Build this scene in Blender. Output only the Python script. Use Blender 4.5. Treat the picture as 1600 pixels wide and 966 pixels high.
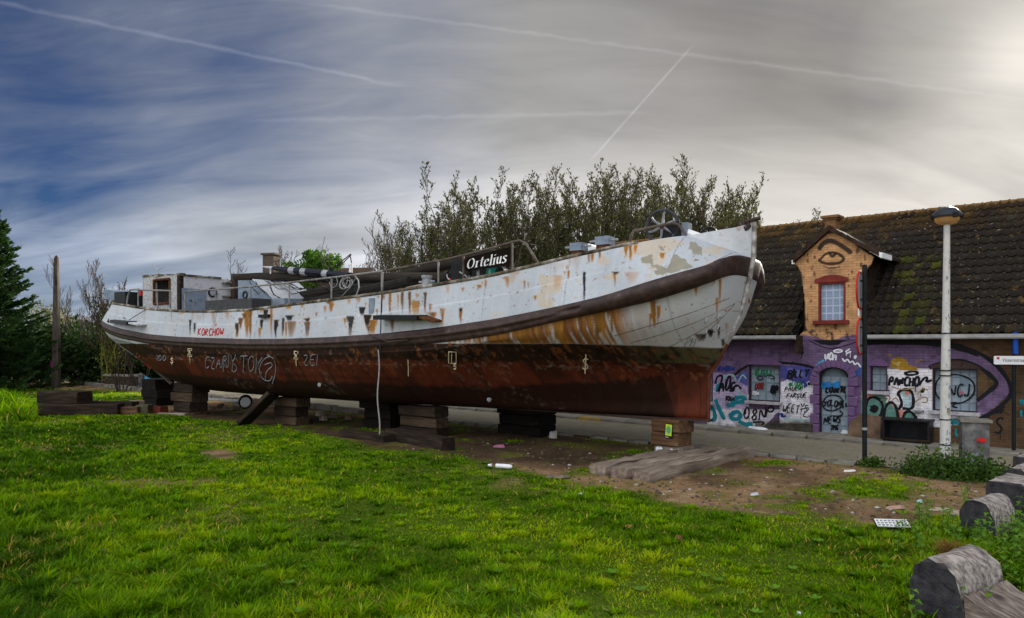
import bpy, math, random
import numpy as np
from mathutils import Vector, Matrix, Euler
random.seed(7); RNG = np.random.default_rng(7)
S = bpy.context.scene
COL = S.collection
for o in list(bpy.data.objects): bpy.data.objects.remove(o)

# ------------------------------------------------------------------ camera, sky, sun, exposure
FOC, HZ, CH = 1150.0, 536.0, 2.75          # focal length and horizon row of the 1600 px photo, eye height
cam_d = bpy.data.cameras.new('camera'); cam = bpy.data.objects.new('camera', cam_d); COL.objects.link(cam)
cam.location = (0, 0, CH); cam.rotation_euler = (math.radians(90), 0, 0)
cam_d.sensor_width = 36.0; cam_d.lens = 36.0*FOC/1600.0; cam_d.shift_y = (HZ-483.0)/1600.0
cam_d.clip_start = 0.1; cam_d.clip_end = 3000.0
S.camera = cam
S.view_settings.view_transform = 'Standard'; S.view_settings.look = 'None'
S.view_settings.exposure = 1.28; S.view_settings.gamma = 1.0; S.view_settings.use_curve_mapping = False
S.render.engine = 'CYCLES'; S.cycles.max_bounces = 6; S.cycles.transparent_max_bounces = 8
S.cycles.use_denoising = True

SUN = Vector((0.70, 1.0, 0.392)).normalized()
sun_d = bpy.data.lights.new('sun', 'SUN'); sun = bpy.data.objects.new('sun', sun_d); COL.objects.link(sun)
sun.rotation_euler = SUN.to_track_quat('Z', 'Y').to_euler(); sun.location = (20, 30, 30)
sun_d.energy = 5.0; sun_d.angle = math.radians(5); sun_d.color = (1.0, 0.93, 0.82)

W = bpy.data.worlds.new('World'); S.world = W; W.use_nodes = True
def _nt(tree):
    n = tree.nodes; l = tree.links
    def N(t, **k):
        x = n.new(t)
        for a, b in k.items():
            if a == 'inp':
                for i, v in b.items(): x.inputs[i].default_value = v
            else: setattr(x, a, b)
        return x
    return n, l, N
def pixdir(px, py): return Vector(((px-800)/FOC, 1.0, (HZ-py)/FOC)).normalized()
def build_world():
    n, l, N = _nt(W.node_tree); n.clear()
    out = N('ShaderNodeOutputWorld'); bg = N('ShaderNodeBackground', inp={1: 0.1}); l.new(bg.outputs[0], out.inputs[0])
    sky = N('ShaderNodeTexSky', sky_type='NISHITA', sun_disc=False, sun_elevation=math.asin(SUN.z), sun_rotation=math.atan2(SUN.x, SUN.y))
    sky.air_density = 1.0; sky.dust_density = 0.6; sky.ozone_density = 3.0
    tc = N('ShaderNodeTexCoord'); nrm = N('ShaderNodeVectorMath', operation='NORMALIZE'); l.new(tc.outputs['Generated'], nrm.inputs[0])
    D = nrm.outputs[0]
    def M(op, a, b=None, c=None, clamp=False):
        x = N('ShaderNodeMath', operation=op, use_clamp=clamp)
        for i, v in enumerate((a, b, c)):
            if v is None: continue
            if isinstance(v, (int, float)): x.inputs[i].default_value = v
            else: l.new(v, x.inputs[i])
        return x.outputs[0]
    def dot(v):
        x = N('ShaderNodeVectorMath', operation='DOT_PRODUCT'); l.new(D, x.inputs[0]); x.inputs[1].default_value = v; return x.outputs['Value']
    def ramp(f, pts, interp='EASE'):
        x = N('ShaderNodeValToRGB'); x.color_ramp.interpolation = interp; l.new(f, x.inputs[0]); e = x.color_ramp.elements
        while len(e) < len(pts): e.new(0.5)
        for i, (p, c) in enumerate(pts):
            e[i].position = p; e[i].color = (c if isinstance(c, tuple) else (c, c, c)) + (1,)
        return x.outputs[0]
    sep = N('ShaderNodeSeparateXYZ'); l.new(D, sep.inputs[0]); z = sep.outputs[2]
    zz = M('ADD', M('MAXIMUM', z, 0.0), 0.34)
    comb = N('ShaderNodeCombineXYZ'); l.new(M('DIVIDE', sep.outputs[0], zz), comb.inputs[0]); l.new(M('DIVIDE', sep.outputs[1], zz), comb.inputs[1])
    def noise(scale, rot, sc, detail, dist=0.0, rough=0.55, loc=(0, 0, 0)):
        m = N('ShaderNodeMapping', inp={1: loc, 2: (0, 0, rot), 3: sc}); l.new(comb.outputs[0], m.inputs[0])
        x = N('ShaderNodeTexNoise', inp={'Scale': scale, 'Detail': detail, 'Roughness': rough, 'Distortion': dist}); l.new(m.outputs[0], x.inputs['Vector']); return x.outputs[0]
    c = dot(SUN)                                   # cosine of the angle from the sun
    c01 = M('MULTIPLY_ADD', c, 0.5, 0.5)
    big = noise(0.9, 0.45, (0.8, 1.5, 1), 5, 0.8, 0.5, (3.1, 1.2, 0))
    mid = noise(2.2, 0.25, (0.45, 1.5, 1), 7, 0.7, 0.55, (0.7, 4.2, 0))
    fine = noise(5.5, 0.22, (0.5, 1.4, 1), 8, 1.0, 0.6)
    n1 = M('ADD', M('MULTIPLY', big, 0.5), M('ADD', M('MULTIPLY', mid, 0.34), M('MULTIPLY', fine, 0.16)))
    cov0 = ramp(c01, [(0.0, 0.60), (0.5, 0.50), (0.645, 0.08), (0.70, 0.12), (0.79, 0.34), (0.87, 0.66), (0.94, 1.0)])
    low = ramp(z, [(0.0, 0.55), (0.10, 0.40), (0.22, 0.05), (0.3, 0.0)])
    cov = M('ADD', M('ADD', cov0, low), M('MULTIPLY', M('SUBTRACT', n1, 0.5), ramp(c01, [(0.80, 3.2), (0.93, 0.6)])))
    cov = M('ADD', cov, ramp(z, [(0.45, 0.0), (0.8, 0.6)]))
    cov = M('MINIMUM', M('MAXIMUM', cov, 0.06), 0.97)
    lum = ramp(c01, [(0.0, (1.12, 1.16, 1.22)), (0.35, (1.0, 1.04, 1.10)), (0.50, (0.66, 0.69, 0.74)), (0.635, (0.132, 0.146, 0.180)), (0.72, (0.136, 0.151, 0.178)), (0.79, (0.158, 0.168, 0.184)), (0.87, (0.178, 0.181, 0.188)), (0.92, (0.175, 0.172, 0.168)), (0.975, (0.155, 0.147, 0.137)), (0.992, (0.165, 0.154, 0.140)), (1.0, (0.26, 0.245, 0.22))], 'LINEAR')
    hor = M('ADD', M('MULTIPLY_ADD', ramp(z, [(0.0, 1.2), (0.11, 0.9), (0.20, 0.25), (0.3, 0.0), (1.0, 0.0)], 'LINEAR'), ramp(c01, [(0.42, 0.0), (0.62, 1.0)]), 1.0), M('MULTIPLY', ramp(z, [(0.0, 0.7), (0.13, 0.75), (0.20, 0.7), (0.29, 0.1), (0.40, 0.0)]), ramp(c01, [(0.80, 0.0), (0.93, 1.0)])))
    tex = M('MULTIPLY_ADD', M('SUBTRACT', M('ADD', M('MULTIPLY', mid, 0.6), M('MULTIPLY', fine, 0.4)), 0.5), 0.9, 1.0)
    dark = ramp(noise(0.9, 0.35, (0.7, 2.2, 1), 4, 0.8, 0.5, (5.3, 2.0, 0)), [(0.30, 0.66), (0.58, 1.08)])
    k = M('MULTIPLY', M('MULTIPLY', tex, hor), M('MULTIPLY', dark, 8.3))
    k = M('MULTIPLY', k, ramp(z, [(0.42, 1.0), (0.95, 1.9)], 'LINEAR'))  # overhead sky, out of view, brightened to light the ground
    cl = N('ShaderNodeVectorMath', operation='SCALE'); l.new(lum, cl.inputs[0]); l.new(k, cl.inputs['Scale'])
    glow = M('MULTIPLY', M('POWER', M('MAXIMUM', c, 0.0), 700.0), 1.5)
    blue = N('ShaderNodeMix', data_type='RGBA', blend_type='MULTIPLY', inp={0: 1.0}); l.new(sky.outputs[0], blue.inputs[6]); blue.inputs[7].default_value = (0.050, 0.103, 0.20, 1)
    mix = N('ShaderNodeMix', data_type='RGBA'); l.new(cov, mix.inputs[0]); l.new(blue.outputs[2], mix.inputs[6]); l.new(cl.outputs[0], mix.inputs[7])
    col = mix.outputs[2]
    # contrails: thin great-circle bands, each with its own span
    tn = noise(26.0, 0.0, (1, 1, 1), 3)
    for (a, b, wd, amt, soft) in (((-60, -8), (640, 138), 0.0034, .48, 1), ((430, -2), (1640, 162), 0.0032, .38, 1), ((1085, 68), (920, 254), 0.0020, .75, 0), ((370, 190), (1020, 176), 0.004, 0.35, 1)):
        d1, d2 = pixdir(*a), pixdir(*b); nn = d1.cross(d2).normalized(); md = (d1+d2).normalized(); ca = md.dot(d1)
        dd = M('ABSOLUTE', M('ADD', dot(nn), M('MULTIPLY', M('SUBTRACT', tn, 0.5), 0.0075*soft)))
        f = M('SUBTRACT', 1.0, M('DIVIDE', dd, wd), clamp=True)
        span = M('MULTIPLY', M('SUBTRACT', dot(md), ca), 1.0/max(1e-4, (1-ca)*0.35), clamp=True)
        f = M('MULTIPLY', M('MULTIPLY', f, span), M('MULTIPLY_ADD', tn, amt*1.2, amt*0.3))
        ad = N('ShaderNodeMix', data_type='RGBA', blend_type='ADD'); l.new(f, ad.inputs[0]); l.new(col, ad.inputs[6]); ad.inputs[7].default_value = (0.65, 0.65, 0.68, 1); ad.clamp_factor = False
        col = ad.outputs[2]
    gl = N('ShaderNodeMix', data_type='RGBA', blend_type='ADD'); gl.clamp_factor = False; l.new(glow, gl.inputs[0]); l.new(col, gl.inputs[6]); gl.inputs[7].default_value = (1.0, 0.93, 0.84, 1)
    l.new(gl.outputs[2], bg.inputs[0])
build_world()

# ------------------------------------------------------------------ helpers
def srgb(r, g, b):
    return tuple(((v/255.0)/12.92 if v/255.0 <= 0.04045 else ((v/255.0+0.055)/1.055)**2.4) for v in (r, g, b))
def P(px, py, Y): return Vector(((px-800)/FOC*Y, Y, CH+(HZ-py)/FOC*Y))
def G(px, py, z=0.0):
    Y = FOC*(CH-z)/(py-HZ); return Vector(((px-800)/FOC*Y, Y, z))
def tag(o, label=None, cat=None, group=None, kind=None):
    if label: o['label'] = label
    if cat: o['category'] = cat
    if group: o['group'] = group
    if kind: o['kind'] = kind
    return o
def empty(name, loc=(0, 0, 0), rz=0.0, label=None, cat=None, group=None):
    o = bpy.data.objects.new(name, None); COL.objects.link(o); o.location = loc; o.rotation_euler = (0, 0, rz); o.empty_display_size = 0.2
    return tag(o, label, cat, group)
def link(o, parent=None):
    COL.objects.link(o)
    if parent is not None: o.parent = parent
    return o
def copy_tree(o, parent=None):
    c = o.copy(); COL.objects.link(c)
    if parent is not None: c.parent = parent
    for ch in list(o.children): copy_tree(ch, c)
    return c
def frame(d):
    d = Vector(d).normalized(); u = d.cross(Vector((0, 0, 1)))
    if u.length < 1e-4: u = Vector((1, 0, 0))
    u.normalize(); return d, u, u.cross(d)
class MB:
    def __init__(s): s.v = []; s.f = []
    def add(s, vs, fs):
        b = len(s.v); s.v += [tuple(x) for x in vs]; s.f += [tuple(b+i for i in q) for q in fs]; return s
    def box(s, c, size, rz=0.0, M=None):
        x, y, z = (k/2 for k in size); R = M if M is not None else Matrix.Rotation(rz, 3, 'Z'); c = Vector(c)
        vs = [c+R @ Vector((a*x, b*y, d*z)) for d in (-1, 1) for a, b in ((-1, -1), (1, -1), (1, 1), (-1, 1))]
        return s.add(vs, [(3, 2, 1, 0), (4, 5, 6, 7), (0, 1, 5, 4), (1, 2, 6, 5), (2, 3, 7, 6), (3, 0, 4, 7)])
    def tube(s, pts, r, n=8, cap=True):
        pts = [Vector(p) for p in pts]; m = len(pts); rs = r if isinstance(r, (list, tuple)) else [r]*m
        vs = []; pu = None
        for i, p in enumerate(pts):
            d = (pts[min(i+1, m-1)]-pts[max(i-1, 0)]); d = d.normalized() if d.length > 1e-9 else Vector((0, 0, 1))
            if pu is None: _, u, _w = frame(d)
            else:
                u = pu-d*pu.dot(d); u = u.normalized() if u.length > 1e-6 else frame(d)[1]
            pu = u; w = d.cross(u)
            for k in range(n):
                a = 2*math.pi*k/n; vs.append(p+(u*math.cos(a)+w*math.sin(a))*rs[i])
        fs = [(i*n+k, i*n+(k+1) % n, (i+1)*n+(k+1) % n, (i+1)*n+k) for i in range(m-1) for k in range(n)]
        if cap: fs += [tuple(reversed(range(n))), tuple(range((m-1)*n, m*n))]
        return s.add(vs, fs)
    def lathe(s, prof, c=(0, 0, 0), n=16, M=None):
        c = Vector(c); R = M or Matrix.Identity(3); vs = []
        for r, z in prof:
            for k in range(n):
                a = 2*math.pi*k/n; vs.append(c+R @ Vector((r*math.cos(a), r*math.sin(a), z)))
        m = len(prof); fs = [(i*n+k, i*n+(k+1) % n, (i+1)*n+(k+1) % n, (i+1)*n+k) for i in range(m-1) for k in range(n)]
        fs += [tuple(reversed(range(n))), tuple(range((m-1)*n, m*n))]
        return s.add(vs, fs)
    def prism(s, poly, ax, d):     # poly: 3-D points of one face, swept by vector d
        d = Vector(d); a = [Vector(p) for p in poly]; n = len(a); vs = a+[p+d for p in a]
        return s.add(vs, [tuple(range(n)), tuple(reversed(range(n, 2*n)))]+[(i, i+n, (i+1) % n+n, (i+1) % n) for i in range(n)])
    def torus(s, c, R, r, nrm, n=28, m=8):
        d, u, w = frame(nrm); c = Vector(c)
        return s.tube([c+(u*math.cos(2*math.pi*i/n)+w*math.sin(2*math.pi*i/n))*R for i in range(n+1)], r, m, cap=False)
    def mesh(s, name, mat=None, smooth=False):
        me = bpy.data.meshes.new(name); me.from_pydata(s.v, [], s.f)
        if mat: me.materials.append(mat)
        me.update()
        if smooth is True: me.polygons.foreach_set('use_smooth', [True]*len(me.polygons))
        elif smooth: me.polygons.foreach_set('use_smooth', [True]*len(me.polygons)); me.set_sharp_from_angle(angle=math.radians(smooth))
        return me
    def build(s, name, mat=None, parent=None, smooth=35, rec=False):
        me = s.mesh(name, mat, smooth)
        return link(bpy.data.objects.new(name, me), parent)
def np_mesh(name, V, F, mat, parent=None, cols=None, smooth=False, attrs=None):
    """V n x 3, F m x k (one face size)"""
    me = bpy.data.meshes.new(name); V = np.asarray(V, np.float32); F = np.asarray(F, np.int32); k = F.shape[1]
    me.vertices.add(len(V)); me.vertices.foreach_set('co', V.ravel()); me.loops.add(F.size); me.loops.foreach_set('vertex_index', F.ravel())
    me.polygons.add(len(F)); me.polygons.foreach_set('loop_start', np.arange(0, F.size, k, dtype=np.int32))
    if smooth: me.polygons.foreach_set('use_smooth', np.ones(len(F), bool))
    me.update(calc_edges=True)
    if cols is not None:
        a = me.color_attributes.new('Col', 'FLOAT_COLOR', 'POINT'); C4 = np.ones((len(V), 4), np.float32); C4[:, :3] = cols; a.data.foreach_set('color', C4.ravel())
    for nm, arr in (attrs or {}).items():
        a = me.attributes.new(nm, 'FLOAT', 'POINT'); a.data.foreach_set('value', np.asarray(arr, np.float32))
    me.materials.append(mat)
    return link(bpy.data.objects.new(name, me), parent)
def hash2(i, j, s): 
    h = np.sin(i*127.1+j*311.7+s*74.7)*43758.5453; return h-np.floor(h)
def vnoise(x, y, sc, seed=0):
    x = np.asarray(x, float)/sc; y = np.asarray(y, float)/sc; i = np.floor(x); j = np.floor(y); fx = x-i; fy = y-j; fx = fx*fx*(3-2*fx); fy = fy*fy*(3-2*fy)
    return (hash2(i, j, seed)*(1-fx)+hash2(i+1, j, seed)*fx)*(1-fy)+(hash2(i, j+1, seed)*(1-fx)+hash2(i+1, j+1, seed)*fx)*fy
def fbm(x, y, sc, seed=0, o=4):
    r = 0; a = 0.5; t = 0
    for k in range(o): r = r+a*vnoise(x, y, sc/2**k, seed+k*13); t += a; a *= 0.55
    return r/t
def inpoly(x, y, poly):
    x = np.asarray(x); y = np.asarray(y); c = np.zeros(x.shape, bool); n = len(poly)
    for i in range(n):
        x0, y0 = poly[i]; x1, y1 = poly[(i+1) % n]
        if y0 == y1: continue
        m = ((y0 > y) != (y1 > y)) & (x < (x1-x0)*(y-y0)/(y1-y0)+x0); c ^= m
    return c
def segdist(x, y, pts):
    d = np.full(np.shape(x), 1e9)
    for (x0, y0), (x1, y1) in zip(pts[:-1], pts[1:]):
        dx, dy = x1-x0, y1-y0; L = dx*dx+dy*dy+1e-12; t = np.clip(((x-x0)*dx+(y-y0)*dy)/L, 0, 1)
        d = np.minimum(d, np.hypot(x-x0-t*dx, y-y0-t*dy))
    return d
def chaikin(p, n=2):
    for _ in range(n):
        q = [p[0]]
        for a, b in zip(p[:-1], p[1:]):
            q.append((a[0]*.75+b[0]*.25, a[1]*.75+b[1]*.25)); q.append((a[0]*.25+b[0]*.75, a[1]*.25+b[1]*.75))
        p = q+[p[-1]]
    return p

# ------------------------------------------------------------------ materials
MATS = {}
def mat(name, cols=((0.3, (.2, .2, .2)), (0.7, (.3, .3, .3))), scale=4.0, rough=0.75, bump=0.25, bscale=30.0, detail=6, sc=(1, 1, 1), metal=0.0, attr=None, spec=0.1, transl=0.0, bdist=0.02, coord='Object'):
    if name in MATS: return MATS[name]
    m = bpy.data.materials.new(name); m.use_nodes = True; n, l, N = _nt(m.node_tree); n.clear(); MATS[name] = m
    out = N('ShaderNodeOutputMaterial'); b = N('ShaderNodeBsdfPrincipled', inp={'Roughness': rough, 'Metallic': metal, 'Specular IOR Level': spec}); l.new(b.outputs[0], out.inputs[0])
    tc = N('ShaderNodeTexCoord'); mp = N('ShaderNodeMapping', inp={3: sc}); l.new(tc.outputs[coord], mp.inputs[0])
    nz = N('ShaderNodeTexNoise', inp={'Scale': scale, 'Detail': detail, 'Roughness': 0.6}); l.new(mp.outputs[0], nz.inputs['Vector'])
    r = N('ShaderNodeValToRGB'); l.new(nz.outputs[0], r.inputs[0]); e = r.color_ramp.elements
    while len(e) < len(cols): e.new(0.5)
    for i, (p, c) in enumerate(cols): e[i].position = p; e[i].color = tuple(c)+(1,)
    col = r.outputs[0]
    if attr:
        a = N('ShaderNodeAttribute', attribute_name=attr); x = N('ShaderNodeMix', data_type='RGBA', blend_type='MULTIPLY', inp={0: 1.0}); l.new(col, x.inputs[6]); l.new(a.outputs['Color'], x.inputs[7]); col = x.outputs[2]
    l.new(col, b.inputs['Base Color'])
    if bump:
        n2 = N('ShaderNodeTexNoise', inp={'Scale': bscale, 'Detail': 5, 'Roughness': 0.65}); l.new(mp.outputs[0], n2.inputs['Vector'])
        bp = N('ShaderNodeBump', inp={'Strength': bump, 'Distance': bdist}); l.new(n2.outputs[0], bp.inputs['Height']); l.new(bp.outputs[0], b.inputs['Normal'])
    if transl:
        t = N('ShaderNodeBsdfTranslucent'); l.new(col, t.inputs[0]); mx = N('ShaderNodeMixShader', inp={0: transl}); l.new(b.outputs[0], mx.inputs[1]); l.new(t.outputs[0], mx.inputs[2]); l.new(mx.outputs[0], out.inputs[0])
    return m
def flat(name, c, rough=0.6, var=0.25, scale=6.0, **k):
    return mat(name, ((0.3, tuple(v*(1-var) for v in c)), (0.7, tuple(min(1, v*(1+var)) for v in c))), scale=scale, rough=rough, **k)
m_wood_dark = mat('dark creosoted timber', ((0.25, (.006, .0045, .0035)), (0.5, (.020, .013, .009)), (0.75, (.055, .036, .023))), 3.0, .85, .6, 22, sc=(.35, 3, 3), coord='Object')
m_wood_brown = mat('brown weathered timber', ((0.3, (.03, .015, .008)), (0.5, (.09, .048, .025)), (0.72, (.16, .095, .05))), 3.0, .85, .6, 20, sc=(.35, 3, 3))
m_wood_grey = mat('grey weathered planks', ((0.25, (.04, .03, .022)), (0.5, (.20, .152, .115)), (0.75, (.38, .31, .25))), 2.6, .9, .8, 16, sc=(.3, 3, 3), bdist=.03)
m_steel_grey = mat('grey painted steel', ((0.3, (.16, .17, .18)), (0.6, (.3, .31, .32)), (0.75, (.12, .06, .03))), 7, .55, .15, 40)
m_steel_white = mat('old white paint on steel', ((0.28, (.38, .39, .40)), (0.6, (.46, .475, .49)), (0.74, (.26, .15, .08))), 5, .6, .2, 30)
m_steel_blue = mat('faded blue grey paint', ((0.3, (.12, .15, .19)), (0.6, (.19, .23, .28)), (0.78, (.13, .075, .045))), 4, .6, .2, 30)
m_black = flat('black painted steel', (.012, .012, .013), .45, .4)
m_blackpost = flat('black post paint', (.01, .012, .013), .5, .4)
m_rust = mat('brown rust', ((0.3, (.03, .012, .006)), (0.55, (.085, .030, .011)), (0.75, (.18, .075, .024))), 9, .9, .5, 40)
m_spar = mat('weathered dark spar wood', ((0.3, (.010, .008, .006)), (0.6, (.030, .024, .018)), (0.8, (.07, .058, .046))), 4, .8, .4, 20, sc=(.2, 2, 2))
m_white = flat('plain white paint', (.7, .7, .69), .5, .08)
m_red = flat('red paint', (.42, .02, .015), .5, .15)
m_teal = flat('teal plastic', (.01, .16, .13), .5, .2)
# ------------------------------------------------------------------ ground, lane, pavement
HO = Vector((9.35, 21.5, 0.0)); HA = Vector((0.749, -0.663, 0)).normalized(); HN = Vector((-HA.y*-1*-1, -HA.x, 0)); HN = Vector((HA.y, -HA.x, 0))   # along the facade, outward
H_RZ = math.atan2(HA.y, HA.x)
def UN(x, y): return ((x-HO.x)*HA.x+(y-HO.y)*HA.y, (x-HO.x)*HN.x+(y-HO.y)*HN.y)
def HP(u, n, z=0.0): return HO+HA*u+HN*n+Vector((0, 0, z))
def g2(px, py): v = G(px, py); return (v.x, v.y)
LAWN = [g2(*p) for p in ((-400, 608), (60, 608), (226, 613), (234, 646), (300, 653), (420, 665), (520, 681), (610, 703), (705, 711), (800, 736), (900, 753), (1000, 768), (1060, 788), (1150, 798), (1300, 806), (1370, 818), (1425, 803), (1500, 792), (1580, 800), (1700, 800))]+[(16, 5), (12, 2.5), (-14, 2.5), (-40, 20)]
PATCH = [g2(*p) for p in ((1272, 752), (1330, 745), (1420, 750), (1470, 778), (1410, 788), (1330, 779))]
WEEDP = [g2(*p) for p in ((1430, 730), (1620, 725), (1700, 745), (1620, 765), (1500, 748))]
BARE = [g2(*p) for p in ((300, 706), (345, 700), (385, 712), (350, 719))]
def sdist(x, y, poly): 
    d = segdist(x, y, poly+[poly[0]]); return np.where(inpoly(x, y, poly), d, -d)
def grassmask(x, y):
    x = np.asarray(x, float); y = np.asarray(y, float)
    w = (fbm(x, y, 0.9, 3)-0.5)*1.5
    g = np.clip((sdist(x, y, LAWN)+w*0.55)/0.35+0.3, 0, 1)
    g = np.maximum(g, np.clip((sdist(x, y, PATCH)+w*0.9)/0.4+0.2, 0, 1)*0.95)
    g = np.maximum(g, np.clip((sdist(x, y, WEEDP)+w*0.5)/0.4, 0, 1))
    u, n = UN(x, y)
    g = np.maximum(g, np.clip(1-np.abs(n-4.85)/0.35, 0, 1)*np.clip((fbm(x, y, 0.7, 21)-0.42)*7, 0, 1)*0.9)
    tuft = np.clip((fbm(x, y, 0.8, 9)-0.60)*9, 0, 1)*np.clip((n-4.7)*2, 0, 1); g = np.maximum(g, tuft*0.8)
    b = np.clip((sdist(x, y, BARE)+w*0.3)/0.2+0.4, 0, 1); g = g*(1-b*0.9)
    thin = np.clip((fbm(x, y, 1.6, 31)-0.62)*6, 0, 1)*np.clip((y-9)/4, 0, 1); g = g*(1-0.55*thin)
    return g*np.clip((n-4.6)*6, 0, 1)
def groundz(x, y):
    u, n = UN(x, y); k = np.clip((n-4.7)/1.2, 0, 1)
    return -0.03+k*0.03+k*(0.10*(fbm(x, y, 2.6, 5)-0.5)+0.05*(fbm(x, y, 0.5, 6)-0.5))
def axis_pts(a, b, st, far, g=1.35):
    c = list(np.arange(a, b, st)); s = st; lo = a; hi = c[-1]
    while lo > -far: s *= g; lo -= s; c.insert(0, lo)
    s = st
    while hi < far: s *= g; hi += s; c.append(hi)
    return np.array(c)
def UNB(x, y):      # along and across the strip where the barge's shade is painted into the earth
    a = math.radians(54.5); dx, dy = x-4.33, y-17.8; return dx*math.sin(a)-dy*math.cos(a), dx*math.cos(a)+dy*math.sin(a)
def build_ground():
    xs = axis_pts(-27, 15, 0.13, 900); ys = axis_pts(5, 32, 0.13, 1400); X, Y = np.meshgrid(xs, ys); x = X.ravel(); y = Y.ravel()
    near = (np.abs(x) < 60) & (y > -20) & (y < 90); z = np.where(near, groundz(x, y), -0.03)
    g = np.where(near, grassmask(x, y), 0.8)
    nx, ny = len(xs), len(ys); i = np.arange(nx*ny).reshape(ny, nx)
    F = np.stack([i[:-1, :-1].ravel(), i[:-1, 1:].ravel(), i[1:, 1:].ravel(), i[1:, :-1].ravel()], 1)
    dirt = np.array([.30, .185, .095]); dk = np.array([.13, .078, .04]); gr = np.array([.075, .12, .004]); sand = np.array([.42, .30, .175])
    f1 = fbm(x, y, 1.3, 41)[:, None]; f2 = fbm(x, y, 0.35, 43)[:, None]
    c = dirt+(dk-dirt)*np.clip((f1-0.48)*5, 0, 1); c = c+(sand-c)*np.clip((f2-0.60)*4, 0, 0.8)
    hx, hy = UNB(x, y); foot = np.clip((1.0-np.hypot((hx+9.5)/13.0, (hy+1.0)/3.6)+.25*(fbm(x, y, 1.0, 45)-.5))*4, 0, 1)[:, None]; c = c*(1-.8*foot)+np.array([.030, .019, .011])*.8*foot  # earth colour darkened to imitate shade below the hull
    moss = np.array([.12, .12, .012]); c = c+(moss-c)*np.clip((fbm(x, y, 0.9, 47)[:, None]-0.55)*4, 0, 0.7)
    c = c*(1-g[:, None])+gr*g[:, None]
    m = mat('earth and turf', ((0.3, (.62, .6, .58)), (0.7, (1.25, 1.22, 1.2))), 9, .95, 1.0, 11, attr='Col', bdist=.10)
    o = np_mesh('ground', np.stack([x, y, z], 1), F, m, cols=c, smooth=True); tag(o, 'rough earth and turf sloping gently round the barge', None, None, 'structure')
build_ground()

def lane_material():
    m = bpy.data.materials.new('small cobbles'); m.use_nodes = True; n, l, N = _nt(m.node_tree); n.clear()
    out = N('ShaderNodeOutputMaterial'); b = N('ShaderNodeBsdfPrincipled', inp={'Roughness': 0.85}); l.new(b.outputs[0], out.inputs[0])
    tc = N('ShaderNodeTexCoord'); br = N('ShaderNodeTexBrick', inp={'Scale': 7.0, 'Mortar Size': 0.03, 'Mortar Smooth': 0.6, 'Color1': (.19, .155, .11, 1), 'Color2': (.30, .245, .175, 1), 'Mortar': (.10, .10, .035, 1)}); l.new(tc.outputs['Object'], br.inputs['Vector'])
    nz = N('ShaderNodeTexNoise', inp={'Scale': 1.6, 'Detail': 7, 'Roughness': 0.7}); l.new(tc.outputs['Object'], nz.inputs['Vector'])
    r = N('ShaderNodeValToRGB'); l.new(nz.outputs[0], r.inputs[0]); r.color_ramp.elements[0].position = .52; r.color_ramp.elements[1].position = .66; r.color_ramp.elements[0].color = (0, 0, 0, 1); r.color_ramp.elements[1].color = (.75, .75, .75, 1)
    mx = N('ShaderNodeMix', data_type='RGBA'); l.new(r.outputs[0], mx.inputs[0]); l.new(br.outputs[0], mx.inputs[6]); mx.inputs[7].default_value = (.13, .14, .02, 1); l.new(mx.outputs[2], b.inputs['Base Color'])
    bp = N('ShaderNodeBump', inp={'Strength': .7, 'Distance': .03}); l.new(br.outputs['Fac'], bp.inputs['Height']); bp.invert = True; l.new(bp.outputs[0], b.inputs['Normal'])
    return m
def strip(name, n0, n1, z, u0, u1, m, label):
    mb = MB(); k = int((u1-u0)/1.0)
    for i in range(k):
        a = u0+(u1-u0)*i/k; b = u0+(u1-u0)*(i+1)/k; mb.add([(a, -n1, z), (b, -n1, z), (b, -n0, z), (a, -n0, z)], [(0, 1, 2, 3)])
    o = mb.build(name, m); o.location = HO; o.rotation_euler = (0, 0, H_RZ); return tag(o, label, None, None, 'structure')
m_kerb = mat('kerb stone', ((0.3, (.09, .08, .065)), (0.6, (.2, .18, .15)), (0.75, (.07, .08, .03))), 3, .9, .5, 25)
m_yellow = mat('worn yellow kerb paint', ((0.3, (.36, .22, .02)), (0.7, (.2, .15, .06))), 6, .8, .3, 30)
lane = strip('lane', 0.95, 4.52, 0.0, -75, 30, lane_material(), 'cobbled lane with moss in its joints in front of the painted house')
pave = strip('pavement', -0.3, 0.80, 0.085, -75, 30, mat('worn pavement', ((0.3, (.10, .09, .07)), (0.6, (.22, .20, .16)), (0.75, (.09, .095, .03))), 2.5, .9, .5, 20), 'narrow worn pavement along the foot of the painted house')
def stone(L, w, h, rough, seed, nseg=3):
    r = random.Random(seed); mb = MB(); prof = [(-w/2, 0), (-w/2, h*.8), (-w/2+h*.18, h), (w/2-h*.18, h), (w/2, h*.8), (w/2, 0)]; vs = []; k = len(prof)
    for i in range(nseg+1):
        for a, b in prof: vs.append((-L/2+L*i/nseg+r.uniform(-1, 1)*rough*(.5 if 0 < i < nseg else 1), a+r.uniform(-1, 1)*rough, b+(r.uniform(-1, 1)*rough if b > 0 else 0)))
    fs = [(i*k+j, (i+1)*k+j, (i+1)*k+(j+1) % k, i*k+(j+1) % k) for i in range(nseg) for j in range(k)]+[tuple(range(k)), tuple(reversed(range(nseg*k, nseg*k+k)))]
    return mb.add(vs, fs)
def row(parent, name, n, z, u0, u1, L, meshes, gap=0.015, skip=0.0, jit=0.01, mats=None, z0=None):
    u = u0
    while u < u1:
        if random.random() >= skip:
            me = random.choice(meshes); o = link(bpy.data.objects.new(name, me), parent); o.location = (u+L/2, -n+random.uniform(-jit, jit), z+random.uniform(-jit, jit)*.5); o.scale.x = 1+random.uniform(-.05, .03); o.rotation_euler.z = random.uniform(-jit, jit)
        u += L+gap
kerb_me = [stone(1.0, .16, .13, .006, k).mesh('kerb_stone', m_kerb, 30) for k in range(3)]
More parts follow.
